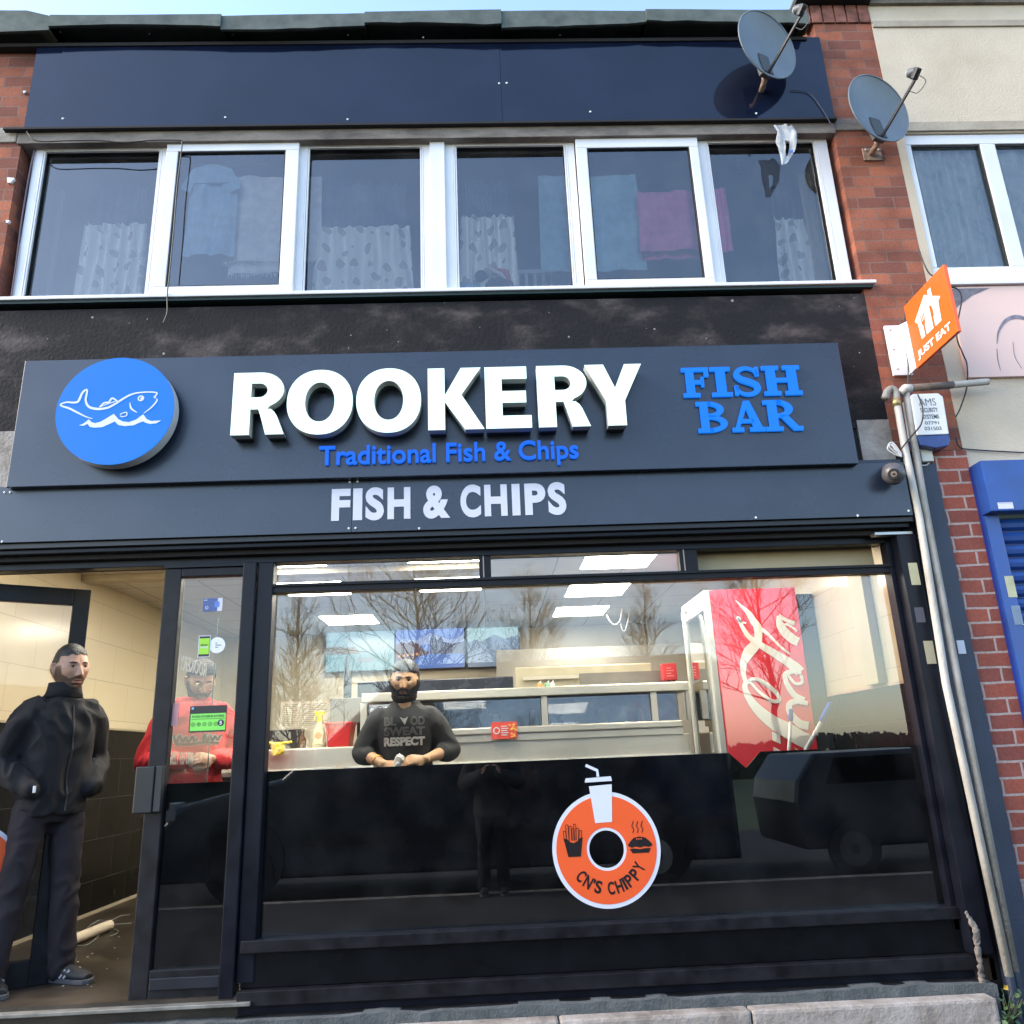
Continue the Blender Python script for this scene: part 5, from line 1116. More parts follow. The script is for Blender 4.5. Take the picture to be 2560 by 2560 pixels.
# ------------------------------------------------------------------ dishes
def dish(label, cpx, cpy, Y):
    C_ = Vector(at(cpx, cpy, Y)); v = (C_-Vector((0, -DIST, CZ))).normalized()
    rr2 = v.cross(Vector((0, 0, 1))).normalized(); uu = rr2.cross(v)
    rr2, uu = RT-v*RT.dot(v), UP-v*UP.dot(v); rr2.normalize(); uu.normalize()
    n_ = (-v*.50 + (rr2*.745+uu*.66).normalized()*.82).normalized()
    t = thing('satellite_dish', label, 'satellite dish', tuple(C_), 'grey satellite dishes')
    up = Vector((0, 0, 1)); up = (up-n_*up.dot(n_)).normalized(); sx_ = up.cross(n_)
    M = Matrix.Rotation(0, 4, 'X')
    def L_(a, b_, c_): return sx_*a + up*b_ + n_*c_
    RX, RZ = .25, .25; nr, na = 12, 64; vs = []; fs = []
    for s_, off in ((0, 0), (1, -.006)):
        for i in range(nr+1):
            for k_ in range(na):
                q_ = i/nr; an = 2*PI*k_/na; vs.append(L_(RX*q_*math.cos(an), RZ*q_*math.sin(an), .055*q_*q_-.055+off))
    o_ = (nr+1)*na
    for i in range(nr):
        for k_ in range(na):
            j = (k_+1) % na; a = i*na; fs.append((a+k_, a+na+k_, a+na+j, a+j)); fs.append((o_+a+k_, o_+a+j, o_+a+na+j, o_+a+na+k_))
    for k_ in range(na): j = (k_+1) % na; fs.append((nr*na+k_, o_+nr*na+k_, o_+nr*na+j, nr*na+j))
    MB().add(vs, fs).build('reflector', M_dish, t, auto=50)
    rim = [L_(RX*1.0*math.cos(2*PI*k_/na), RZ*math.sin(2*PI*k_/na), -.002) for k_ in range(na+1)]; MB().tube(rim, .006, 6, cap=False).build('rim', M_dish, t, smooth=True)
    B_ = L_(0, -RZ*.86, -.01); Lp = L_(.0, -.02, .31)
    MB().bar(B_, Lp-L_(0, .01, .02), .014, .018, up).build('feed_arm', M_blackp, t, bev=.003)
    ln_ = MB(); ln_.bar(Lp-L_(0, .0, .03), Lp+L_(0, .05, .02), .04, .035, n_); ln_.build('lnb', M_blackp, t, bev=.008)
    MB().tube([Lp+L_(0, .045, .0), Lp+L_(0, .062, -.045)], [.022, .03], 16).build('feed_horn', mat('lnb_grey', (.10, .11, .12), .5), t, auto=40)
    MB().tube([Lp+L_(0, .064, -.046), Lp+L_(0, .068, -.052)], [.028, .026], 16).build('horn_cap', M_fg, t, auto=40)
    bk = MB(); bk.bar(L_(0, -.05, -.07), L_(0, -RZ*.9, -.03), .09, .05, n_); bk.build('back_bracket', M_dishd, t, bev=.006)
    wall = -C_.y
    m_ = MB(); base = L_(0, -RZ*.80, -.05); wp = Vector((base.x+.03, wall-.012, base.z+.005)); m_.tube([base, Vector((base.x+.01, base.y+.03, base.z-.02)), Vector((wp.x, wp.y, wp.z))], .02, 10); m_.build('mount_arm', M_rust, t, smooth=True)
    MB().box(wp.x-.055, wp.x+.075, wall-.012, wall-.001, wp.z-.05, wp.z+.05).build('wall_plate', M_rust, t, bev=.003)
    for s_ in (-1, 1): MB().ball((wp.x+.01+s_*.045, wall-.016, wp.z+.03), .009, 8, 6).build('bolt', M_galv, t, smooth=True)
    for u_, w_ in ((-.02, .02), (.03, .0)): MB().ball(L_(u_, w_-.08, -.052+.001), .005, 6, 5).build('rivet', M_blackp, t)
    c_ = smooth3([Lp+L_(0, .02, .0), Lp+L_(.03, -.05, .03), Lp+L_(.02, -.09, -.03), Lp+L_(0, -.05, -.08), B_+(Lp-B_)*.5-up*.012]); MB().tube(c_, .003, 5).build('cable', M_cable, t)
    return t
dish('upper grey satellite dish fixed on the right end of the navy panel', 1700+492*K8, 248*K8, -.25)
dish('lower grey satellite dish fixed on the brick pier beside the cream wall', 1700+1118*K8, 605*K8, -.22)

# ------------------------------------------------------------------ things fixed to the right pier
def c6(pts, Y): return [at(1700+a*K8, 850+b*K8, Y) for a, b in pts]
def c3u(pts, Y): return [at(1700+a*K8, b*K8, Y) for a, b in pts]
pp_ = thing('drain_pipe', 'left yellowish conduit running down beside the shop window, ending just above the weed', 'pipe', group='pair of conduits on the right pier')
YQ = -.115
b = P(2522, 2443, YQ)[0]
MB().tube(c6([(1215, 345), (1222, 380), (1262, 600), (1345, 1000)], YQ)+[at(2365, 1710, YQ)][:1]+[at(2523, 2440, YQ)], .0205, 12).build('pipe_run', M_pipel, pp_, smooth=True)
MB().tube([at(2523, 2440, YQ), at(2545, 2545, YQ)], .0215, 12).build('painted_foot', M_navypaint, pp_)
MB().tube(smooth3(c6([(1150, 330), (1165, 290), (1190, 275), (1212, 300), (1215, 345)], YQ)), .022, 12).build('elbow', M_pipe, pp_, smooth=True)
MB().tube(c6([(1212, 335), (1216, 372)], YQ), .026, 12).build('coupling', mat('brass_fitting', (.42, .32, .14), .4, metal=.6), pp_, smooth=True)
p2 = thing('drain_pipe', 'right hand grey conduit running down past the alarm box to the pier foot', 'pipe', group='pair of conduits on the right pier')
MB().tube(c6([(1270, 300), (1290, 420), (1368, 900)], YQ+.01)+[at(2396, 1710, YQ+.01), at(2537, 2428, YQ+.01)], .021, 12).build('pipe_run', M_pipe, p2, smooth=True)
MB().tube([at(2537, 2428, YQ+.01), at(2560, 2545, YQ+.01)], .022, 12).build('painted_foot', M_navypaint, p2)
p3 = thing('overflow_pipe', 'horizontal overflow pipe crossing the brick pier above the alarm box', 'pipe')
MB().tube(c6([(1235, 300), (1265, 272), (1300, 270)], YQ+.0), [.024, .027, .024], 12).build('tee_joint', M_pipel, p3, smooth=True)
MB().tube(c6([(1300, 270), (1532, 252)], YQ+.0), .023, 14).build('rusty_sleeve', mat('brown_sleeve', (.12, .09, .075), .8, var=.4, vs=20, bump=.003), p3, smooth=True)
MB().tube(c6([(1533, 252), (1730, 234)], YQ+.0), .021, 14).build('pipe_end', M_pipel, p3, auto=50)
ab = thing('alarm_box', 'white burglar alarm box with a blue lower lens on the brick pier', 'alarm box')
Ya = -.13
q = [(p[0], p[2]) for p in c6([(1296, 312), (1310, 302), (1450, 298), (1478, 318), (1512, 528), (1332, 535)], Ya)]
MB().prism(q, Ya, -.021).build('alarm_case', mat('alarm_white', (.66, .66, .64), .4, var=.06), ab, bev=.006)
q2 = [(p[0], p[2]) for p in c6([(1332, 538), (1512, 531), (1518, 560), (1512, 592), (1440, 606), (1352, 590)], Ya)]
MB().prism(q2, Ya+.002, -.021).build('alarm_lens', mat('alarm_blue', (.02, .045, .17), .25), ab, bev=.005)
def atext(s_, x0, x1, t_, b_, bold=.0):
    qq = c6([(x0, (t_+b_)/2), (x1, (t_+b_)/2), ((x0+x1)/2, t_), ((x0+x1)/2, b_)], Ya-.001); fit_text(s_, qq[0][0], qq[1][0], qq[3][2], qq[2][2], Ya-.0015, .001, bold).build('lettering', mat('grey_print', (.10, .10, .11), .6), ab)
atext('AMS', 1340, 1436, 328, 368, -.01); atext('SECURITY', 1350, 1448, 380, 405, .005); atext('SYSTEMS', 1362, 1454, 418, 442, .01); atext('07791', 1376, 1454, 456, 474); atext('031503', 1374, 1468, 486, 506)
jb = thing('junction_box', 'small cream junction box below the alarm box', 'box'); q = c6([(1348, 610), (1440, 680)], -.08); MB().box(q[0][0], q[1][0]-.012, -.08, -.021, q[1][2], q[0][2]).build('box_body', mat('junction_cream', (.58, .57, .48), .5, var=.05), jb, bev=.006)
MB().tube(smooth3(c6([(1400, 690), (1375, 705), (1320, 700)], -.06)), .005, 6).build('wire', M_wcable, jb)
sc_ = thing('security_camera', 'dark dome security camera at the right end of the fascia', 'camera')
cc_ = Vector(c6([(1200, 752)], -.20)[0]); MB().ball(cc_, .064, 28, 18).build('dome', mat('dome_grey', (.085, .08, .085), .35, var=.1), sc_, smooth=True)
vd = (Vector((0, -DIST, CZ))-cc_).normalized(); vd = (vd+Vector((.02, 0, -.02))).normalized(); MB().tube([cc_+vd*.048, cc_+vd*.066], [.034, .030], 24).build('lens_ring', M_blackp, sc_, auto=40); MB().tube([cc_+vd*.060, cc_+vd*.070], [.018, .016], 20).build('lens', mat('lens_tan', (.25, .20, .16), .2), sc_, auto=40); MB().tube([cc_+vd*.0705, cc_+vd*.072], .008, 14).build('lens_pupil', M_blackp, sc_)
MB().tube([(cc_.x+.02, -.05, cc_.z+.055), (cc_.x+.01, -.17, cc_.z+.035)], [.03, .045], 16).build('camera_mount', M_dishd, sc_, smooth=True)
for i in range(4): MB().tube(smooth3(c6([(1245, 655), (1200+i*8, 640-i*10), (1165+i*9, 610-i*12), (1190+i*6, 575+i*14), (1245, 640)], -.13)), .004, 6).build('cable', M_wcable, sc_)
# projecting takeaway sign
je = thing('projecting_sign', 'orange and white takeaway sign projecting from the brick pier', 'sign')
A2 = (1700+1262*K8, 1715*K8); B2 = (1700+1480*K8, 1485*K8); C2 = (1700+1558*K8, 1870*K8); D2 = (1700+1320*K8, 850+162*K8)
JX = P(*A2, -.14)[0]; ya_ = -.14
def onX(px, py, X):
    d = RT*(px-1280) - UP*(py-1280) + FW*F; t_ = X/d.x; return Vector((X, d.y*t_-DIST, d.z*t_+CZ))
ja, jb_, jc, jd = (onX(*p, JX) for p in (A2, B2, C2, D2))
y_n = (jb_.y+jc.y)/2; z_t = (ja.z+jb_.z)/2; z_b = (jc.z+jd.z)/2; y_w = (ja.y+jd.y)/2
MB().box(JX, JX+.022, y_n, y_w, z_b, z_t).build('sign_board', M_orange, je, bev=.002)
def JU(pts): return [(y_w+(y_n-y_w)*u_, z_t+(z_b-z_t)*v_) for u_, v_ in pts]
def jprism(pts, m, nm, lay=1):
    mb = MB().prism([(-a, b_) for a, b_ in JU(pts)], 0, .001); mb.v = [(JX-.0015*lay+vy, -vx, vz) for vx, vy, vz in mb.v]; mb.build(nm, m, je)
jprism([(.18, .36), (.50, .13), (.58, .19), (.58, .12), (.66, .12), (.66, .25), (.82, .36), (.76, .40), (.74, .68), (.26, .68), (.24, .42)], M_white, 'house_mark')
jprism([(.33, .36), (.345, .36), (.345, .46), (.365, .46), (.365, .36), (.38, .36), (.38, .46), (.40, .46), (.40, .36), (.415, .36), (.415, .49), (.39, .52), (.39, .68), (.355, .68), (.355, .52), (.33, .49)], M_orange, 'fork_mark', 2)
jprism([(.56, .34), (.60, .36), (.62, .42), (.62, .52), (.60, .53), (.60, .68), (.56, .68)], M_orange, 'knife_mark', 2)
mb = fit_text('JUST EAT', 0, 1, 0, 1, 0, .001, .035); 
mb.v = [(JX-.0015-vy*1-.0005, y_w+(y_n-y_w)*(.10+.80*vx), z_b+(z_t-z_b)*(.07+.14*vz)) for vx, vy, vz in mb.v]; mb.build('lettering', M_white, je)['label'] = 'white lettering reading JUST EAT'
q = c3u([(1145, 1822)], -.03)[0]; q2 = c6([(1185, 200), (1250, 202)], -.03)
MB().box(q[0], JX+.03, -.034, -.0155, q2[0][2], q[2]-.01).build('bracket_plate', M_white, je, bev=.003)
MB().prism([(0, 0)]*0 or [(-.03, q2[0][2]+.02), (y_w*1.0, z_b+.02), (y_w*1.0, z_t-.02), (-.03, q[2]-.03)], 0, .006)
fl_ = MB().prism([(.034, q2[0][2]), (-y_w+.004, z_b+.01), (-y_w+.004, z_t-.10), (.034, q[2]-.01)], 0, .01); fl_.v = [(JX+.003+vy, -vx, vz) for vx, vy, vz in fl_.v]; fl_.build('bracket_flange', M_white, je)
for t_ in (.12, .5, .88): MB().ball((q[0]+.03, -.036, q2[0][2]+(q[2]-q2[0][2])*t_), .006, 8, 6).build('screw_head', M_steeld, je, smooth=True)
# loose cables
cb = thing('loose_cable', 'thin black cable running down the brick pier past the takeaway sign', 'cable')
for Y, pts in ((-.03, [(1340, 1395), (1370, 1480), (1400, 1535), (1440, 1560)]), (-.05, [(1275, 1690), (1262, 1800), (1262, 1920), (1280, 2040), (1282, 2165)]), (-.06, [(1510, 1610), (1560, 1625), (1582, 1680), (1562, 1800), (1556, 1900), (1590, 1990), (1612, 2050), (1612, 2170), (1575, 2290), (1550, 2340)]), (-.145, [(1335, 2215), (1362, 2290), (1355, 2380), (1300, 2450), (1243, 2520)]), (-.03, [(1440, 2180), (1290, 2190)]), (-.02, [(1550, 2460), (1570, 2510), (1640, 2525), (1932, 2542)])):
    MB().tube(smooth3(c3u(pts, Y)), .0045, 6).build('cable_run', M_cable, cb)
c1_ = thing('window_cable', 'black cable clipped along the upstairs frame and dangling below the sill', 'cable')
def c1(pts, Y): return [at(a*K8, b*K8, Y) for a, b in pts]
MB().tube(smooth3(c1([(150, 740), (208, 792), (400, 790), (560, 790), (700, 800), (860, 788), (1005, 788), (1022, 800), (1018, 860), (995, 1050), (975, 1300), (950, 1560), (940, 1640), (940, 1700), (938, 1760), (918, 1812)], -.052)), .004, 6).build('cable_run', M_cable, c1_)
MB().tube(smooth3(c1([(205, 795), (165, 980), (120, 1250), (95, 1450), (60, 1690)], .03)), .006, 6).build('cable_run', mat('purple_cable', (.10, .07, .10), .5), c1_)
MB().tube(smooth3(c3u([(620, 505), (720, 520), (790, 600), (850, 700), (870, 720)], -.058)), .003, 5).build('cable_run', mat('faint_cable', (.05, .055, .08), .5), c1_)
for i, (x, y, r_, lab_) in enumerate(((60, 1012, .024, 'larger pale broken clip on the left brick pier'), (45, 1245, .013, 'smaller pale clip low on the left brick pier'), (140, 518, .012, 'smallest pale filler spot high on the left brick pier'))):
    b = MB(); X, Y, Z = c1([(x, y)], -.012)[0]; b.prism([(X-r_*.6, Z-r_), (X+r_*.2, Z-r_), (X+r_, Z+r_*.2), (X+r_*.9, Z+r_*.6), (X-r_, Z+r_*.8)], -.018, .001); tag(b.build('wall_clip', M_white, bev=.002), lab_, 'clip', 'pale clips on the left pier')
# plastic bag snagged above the window
bg_ = thing('plastic_bag', 'torn clear plastic bag snagged at the top right of the upstairs window', 'bag')
vs = []; rows = [((525, 705), (625, 700)), ((545, 745), (658, 745)), ((540, 790), (655, 790)), ((550, 830), (650, 835)), ((565, 880), (630, 870)), ((572, 925), (600, 920))]
n = 14
for r_, (a, b_) in enumerate(rows):
    for i in range(n+1):
        t_ = i/n; X, Y, Z = c3u([(a[0]+(b_[0]-a[0])*t_, a[1]+(b_[1]-a[1])*t_)], -.085)[0]; vs.append((X, Y+.035*noise.noise(Vector((t_*4, r_*.8, 2))), Z+.006*noise.noise(Vector((t_*6, r_, 5)))))
fs = [(r_*(n+1)+i, r_*(n+1)+i+1, (r_+1)*(n+1)+i+1, (r_+1)*(n+1)+i) for r_ in range(len(rows)-1) for i in range(n) if not (r_ in (2, 3) and 6 <= i <= 8)]
MB().add(vs, fs).build('bag_film', mat('cloudy_film', (.62, .62, .62), .25, alpha=.72, var=.2, vs=30), bg_, smooth=True)
q = c3u([(608, 848), (635, 862)], -.092); MB().box(q[0][0], q[1][0], -.10, -.098, q[1][2], q[0][2]).build('bag_print', mat('bag_blue', (.08, .16, .45), .4), bg_)
# tape patches on the shutter guide
for a, b_, c_, d_, m_, lab_ in ((1283, 1350, 1252, 1375, (.42, .40, .25), 'upper beige tape patch on the black shutter guide'), (1368, 1440, 1690, 1818, (.36, .33, .22), 'lower beige tape patch on the black shutter guide'), (1328, 1368, 1502, 1585, (.07, .07, .09), 'dark grey tape mark between the two beige patches')):
    q = c6([((a+b_)/2-22, c_), ((a+b_)/2+22, d_)], -.063); x = c6([((a+b_)/2, (c_+d_)/2)], -.063)[0][0]
    tag(MB().box(x-.026, x+.026, -.0635, -.0612, q[1][2], q[0][2]).build('tape_patch', mat('tape_%d' % a, m_, .6, var=.1)), lab_, 'tape', 'tape patches by the window')
q = c6([(1552, 1688), (1608, 1762)], -.052); tag(MB().box(q[0][0], q[1][0], -.0545, -.0505, q[1][2], q[0][2]).build('wall_sticker', mat('pale_plate', (.48, .52, .60), .4), bev=.001), 'small pale rectangular plate on the navy pier strip', 'plate')
# weed
wd_ = thing('weed', 'small leafy green weed growing at the foot of the conduits', 'plant')
kw = .34169
def cw_(a, b_, Y): return Vector(at(1960+a*kw, 1900+b_*kw, Y))
random.seed(5); stems = MB()
root = cw_(1640, 1960, -.16)
lf_m = mat('weed_leaf', (.05, .10, .03), .55, var=.4, vs=30)
leaves = MB()
for i in range(34):
    tip = cw_(random.gauss(1650, 42), random.uniform(1700, 1930), -.16+random.uniform(-.04, .04))
    stems.tube([root, (root+tip)/2+Vector((random.uniform(-.01, .01), 0, .01)), tip], .0015, 4)
    d = Vector((random.uniform(-1, 1), random.uniform(-1, .3), random.uniform(-.3, .8))).normalized(); s_ = d.orthogonal().normalized()*random.uniform(.008, .014); l = d*random.uniform(.018, .03)
    leaves.add([tip, tip+l*.35+s_, tip+l*.8+s_*.7, tip+l, tip+l*.8-s_*.7, tip+l*.35-s_], [(0, 1, 2, 3, 4, 5)])
stems.build('stem', mat('weed_stem', (.08, .10, .04), .6), wd_); leaves.build('foliage', lf_m, wd_)
yl_ = cw_(1620, 1665, -.16); MB().add([yl_+Vector((-.012, 0, -.006)), yl_+Vector((.01, -.004, -.012)), yl_+Vector((.014, 0, .008)), yl_+Vector((-.006, -.003, .012))], [(0, 1, 2, 3)]).build('yellow_leaf', mat('yellow_leaf', (.55, .35, .04), .5), wd_)

# ------------------------------------------------------------------ neighbouring building
nb = thing('neighbour_building', 'cream rendered neighbouring building with white windows and a blue roller shutter below', 'building')
NW0, NW1, NZ0, NZ1 = 2.985, 4.9, 4.24, 5.46
w_ = MB(); w_.box(2.926, 7.5, -.004, .3, NZ1, 6.60); w_.box(NW1, 7.5, -.004, .3, NZ0, NZ1-.001); w_.box(2.926, NW0, .0, .3, NZ0, NZ1-.001); w_.box(2.926, 7.5, -.004, .3, 2.95, NZ0-.001)
w_.build('wall', M_cream, nb)
M_tan = stain_mat('tan_band', [(.3, (.30, .25, .19)), (.6, (.42, .36, .28))], 4, .9)
MB().box(2.931, 7.5, -.016, -.0045, 6.395, 6.45).build('string_course', M_tan, nb, bev=.003); MB().box(2.931, 7.5, -.02, -.0045, 5.47, 5.545).build('window_band', M_tan, nb, bev=.003)
MB().box(2.40, 7.5, -.12, .6, 6.655, 6.72).build('coping', M_felt, nb, bev=.01); MB().box(2.931, 7.5, -.03, -.0045, 6.60, 6.652).build('coping_bed', M_conc, nb)
MB().box(2.9, 7.5, .31, 6, 2.9, 6.6).build('rear_block', M_cream, nb)
nw = MB(); Yn = .02
def nx(px, py=500): return P(px, py, Yn)[0]
a0, a1, a2, a3 = nx(1700+1365*K8, 1150*K8)-.0, nx(1700+1765*K8, 1150*K8), nx(1700+1850*K8, 1150*K8), NW1
g1_, g0_ = P(2390, 815*K8, Yn)[1], P(2390, 1505*K8, Yn)[1]
nw.box(NW0+.001, NW1, Yn-.01, Yn+.06, g1_, NZ1-.002); nw.box(NW0+.001, NW1, Yn-.01, Yn+.06, NZ0+.03, g0_); nw.box(NW0+.001, a0, Yn-.01, Yn+.06, g0_, g1_); nw.box(a1, a2, Yn-.01, Yn+.06, g0_, g1_); nw.box(NW1-.06, NW1, Yn-.01, Yn+.06, g0_, g1_)
n1_ = nw.build('window', M_upvc, nb, bev=.006); pane(a0, a1, g0_, g1_, Yn+.02, par=n1_); pane(a2, NW1-.06, g0_, g1_, Yn+.02, par=n1_)
MB().box(NW0-.02, NW1, -.05, .05, NZ0-.004, NZ0+.028).build('sill', M_upvc, n1_, bev=.005)
g = MB(); 
for (u0, u1) in ((a0, a1), (a2, NW1-.06)): g.box(u0, u1, Yn+.002, Yn+.012, g1_-.012, g1_-.001); g.box(u0, u0+.01, Yn+.002, Yn+.012, g0_, g1_-.0125); g.box(u1-.01, u1, Yn+.002, Yn+.012, g0_, g1_-.0125)
g.build('gasket', M_gasket, n1_)
M_net = stain_mat('net_curtain_lace', [(.35, (.50, .60, .64)), (.5, (.66, .74, .78)), (.7, (.82, .87, .90))], 7, .95, .002, 60, (1, 1, .6), 6, 1.5)
for i, (u0, u1) in enumerate(((a0-.02, a1+.03), (a2-.03, NW1))):
    nc = thing('net_curtain', ['pale blue lace net curtain in the first neighbouring window pane', 'pale lace net curtain in the neighbouring pane at the photo edge'][i], 'curtain', group='net curtains next door')
    cloth(u0, u1, NZ0, NZ1, .085, .012, 8 if i == 0 else 10, i, 0, 0, 120, 10).build('lace', M_net, nc, smooth=True)
MB().box(NW0, NW1, .28, .3, NZ0, NZ1).build('room_backing', M_uwall, nb)
# poster
po = thing('beauty_poster', 'pale pink poster board showing part of a face beneath the neighbouring window', 'poster')
q = c3u([(1510, 1612)], -.03)[0]; q2 = c6([(1612, 210)], -.03)[0]
pX0 = (q[0]+q2[0])/2; pz_1, pz_0 = q[2], q2[2]
MB().box(pX0, 5.2, -.03, -.0045, pz_0, pz_1).build('poster_board', mat('poster_pink', (.74, .52, .45), .5, var=.06, vs=1.5), po, bev=.002)
def PO(pts): return [(p[0], p[2]) for p in c3u(pts, -.031)]
MB().prism(PO([(1512, 1622), (1740, 1618), (1640, 1660), (1560, 1720), (1528, 1760)]), -.0318, -.0306).build('brow_print', mat('brow_print', (.16, .15, .17), .6, var=.3, vs=30), po)
e = MB(); e.ribbon(PO([(1780, 1930), (1790, 1860), (1830, 1800), (1890, 1780), (1960, 1800), (2060, 1860)]), [.004, .012, .022, .03, .02, .01], -.0318, -.0306)
e.ribbon(PO([(1780, 1960), (1785, 2020), (1800, 2080)]), [.004, .006, .002], -.0318, -.0306); e.ribbon(PO([(1870, 1920), (1880, 2000), (1920, 2070)]), [.003, .004, .002], -.0318, -.0306)
e.build('eye_print', mat('eye_print', (.20, .18, .22), .6, var=.3, vs=30), po)
# blue shutter
bs_ = thing('roller_shutter', 'blue roller shutter with its housing box under the cream wall', 'shutter')
q = c6([(1692, 676), (1742, 962)], -.14)
MB().box((q[0][0]+q[1][0])/2, 6, -.14, .05, q[1][2], q[0][2]).build('shutter_housing', M_bluesh, bs_, bev=.006)
MB().box(2.931, (q[0][0]+q[1][0])/2-.002, -.05, .05, 0, q[0][2]-.005).build('side_frame', M_blued, bs_, bev=.004)
gx = (q[0][0]+q[1][0])/2; MB().box(gx, gx+.085, -.07, .05, 0, q[1][2]-.004).build('guide_rail', M_bluesh, bs_, bev=.004)
sl = MB(); nsl = 34; hz = (q[1][2]-.01)/nsl
for i in range(nsl):
    z_ = i*hz; pts = [(-.02, z_), (-.04, z_+hz*.2), (-.045, z_+hz*.5), (-.035, z_+hz*.8), (-.012, z_+hz*.93), (-.012, z_+hz)]
    vs = [(x_, y_, zz_) for x_ in (gx+.086, 6) for y_, zz_ in pts]; sl.add(vs, [(j, j+6, j+7, j+1) for j in range(5)])
sl.build('slat_curtain', M_bluesh, bs_)
q = c6([(1783, 913), (1875, 946)], -.142); MB().box(q[0][0], q[1][0], -.1425, -.1402, q[1][2], q[0][2]).build('maker_plate', M_signw, bs_); MB().box(q[0][0]+.006, q[1][0]-.006, -.1432, -.1427, q[0][2]-.006, q[0][2]-.0035).build('plate_print', mat('grey_print2', (.3, .3, .32), .6), bs_)
for a, b_, c_, d_, m_, nm in ((1828, 1890, 1325, 1445, (.42, .42, .26), 'tape_patch'), (1865, 1925, 1492, 1600, (.16, .22, .30), 'tape_patch')):
    x = c6([((a+b_)/2, (c_+d_)/2)], -.0725)[0][0]; qq = c6([(1858, c_), (1858, d_)], -.0725); MB().box(x-.025, x+.025, -.0725, -.0702, qq[1][2], qq[0][2]).build(nm, mat('btape%d' % a, m_, .5, var=.15, vs=20), bs_)
st(MB().box(2.93, 7.5, -.2, .0, -.1, .02).build('step', M_conc))
#@@PART3
# ------------------------------------------------------------------ people
from mathutils.bvhtree import BVHTree
def attr_mat(name, rough=.5, sss=.0, vs=40, var=.12):
    m = bpy.data.materials.new(name); m.use_nodes = True; n = m.node_tree; L = n.links; b = n.nodes['Principled BSDF']
    at_ = N(n, 'ShaderNodeAttribute'); at_.attribute_name = 'Col'
    tc = N(n, 'ShaderNodeTexCoord'); nz = N(n, 'ShaderNodeTexNoise'); nz.inputs['Scale'].default_value = vs; nz.inputs['Detail'].default_value = 4; L.new(tc.outputs['Object'], nz.inputs[0])
    rp = ramp(n, [(.3, (1-var,)*3), (.7, (1+var*.5,)*3)]); L.new(nz.outputs[0], rp.inputs[0])
    mx = N(n, 'ShaderNodeMix', data_type='RGBA', blend_type='MULTIPLY'); mx.inputs[0].default_value = 1; L.new(at_.outputs[0], mx.inputs[6]); L.new(rp.outputs[0], mx.inputs[7])
    L.new(mx.outputs[2], b.inputs[0]); b.inputs['Roughness'].default_value = rough; b.inputs['Specular IOR Level'].default_value = .35
    return m
M_skin = attr_mat('skin')
def G(v, c, s): return math.exp(-((v-c)/s)**2)
def sst(a, b, x): t = min(1, max(0, (x-a)/(b-a))); return t*t*(3-2*t)
def head_point(az, pol, w=1.0, jaw=1.0):
    sp_, cp_ = math.sin(pol), math.cos(pol)
    dx, dy, dz = sp_*math.sin(az), -sp_*math.cos(az), cp_
    z = .120*dz; x = .077*dx*w; y = .098*dy
    sq = 1+.10*(1-abs(dz))*abs(dx*dy)*2; x *= sq; y *= sq
    if z < 0:
        t = -z/.12; x *= 1-.26*t**1.5*(1/jaw); 
        if t > .45: r_ = 1+.40*sst(.45, .95, t); x *= min(r_, 1.25); y *= 1+.16*sst(.5, .95, t) if dy < 0 else 1
        if dy > 0: y *= 1-.50*t
    f = max(0, -dy); fr_ = f**1.5
    ax = abs(x)
    if dy < 0:
        x *= 1-.06*G(z, .03, .02)*f
        y -= fr_*(.004*G(ax, .030, .022)*G(z, .027, .008) - .012*G(ax, .031, .017)*G(z, .007, .012) + .005*G(ax, .050, .018)*G(z, -.022, .018))
        nh = 0
        if -.05 < z < .025: nh = .003+.023*sst(.022, -.036, z)
        nh *= (1-sst(-.038, -.048, z)) if z < -.038 else 1
        y -= nh*G(x, 0, .0085+.006*sst(.0, -.035, z))
        y -= .008*G(ax, .0125, .006)*G(z, -.037, .007)
        y -= .0065*G(x, 0, .024)*(G(z, -.0605, .0045)*.9+G(z, -.073, .006)) - .004*G(x, 0, .026)*G(z, -.0665, .0025)
        y -= .009*G(x, 0, .024)*G(z, -.102, .015); y += .004*G(x, 0, .02)*G(z, -.085, .006)
    return x, y, z
NA, NP = 128, 96
def head_grid(skin, beardf, beardcol, w=1.0, jaw=1.0):
    vs = []; cs = []
    lip = (skin[0]*.75, skin[1]*.5, skin[2]*.5)
    for j in range(NP+1):
        pol = PI*j/NP
        for i in range(NA):
            s_ = -1+2*i/NA; az = PI*(s_-.20*math.sin(PI*s_))
            x, y, z = head_point(az, min(max(pol, .001), PI-.001), w, jaw); vs.append((x, y, z))
            ax = abs(x); c = list(skin)
            if y < 0:
                m_ = G(x/.023, 0, 1)*G(z, -.067, .0095); m_ = sst(.35, .6, m_); c = [a*(1-m_)+b_*m_ for a, b_ in zip(c, lip)]
                m_ = sst(.5, .85, G(ax, .0, .021)*G(z, -.0668, .0016)); c = [a*(1-m_*.8) for a in c]
                m_ = sst(.25, .6, G(ax, .031, .020)*G(z, .0255+.10*max(0, ax-.02)*(1 if ax < .036 else .2), .0048)); c = [a*(1-m_)+.010*m_ for a in c]
                m_ = sst(.2, .9, G(ax, .031, .020)*G(z, -.006, .008)); c = [a*(1-.22*m_) for a in c]
                m_ = sst(.4, .8, G(ax, .031, .0165)*G(z, .0125, .0022)); c = [a*(1-.75*m_) for a in c]
            m_ = beardf(x, y, z); c = [a*(1-m_)+b_*m_ for a, b_ in zip(c, beardcol)]
            cs.append(c)
    fs = [(j*NA+i, (j+1)*NA+i, (j+1)*NA+(i+1) % NA, j*NA+(i+1) % NA) for j in range(NP) for i in range(NA)]
    return vs, fs, cs
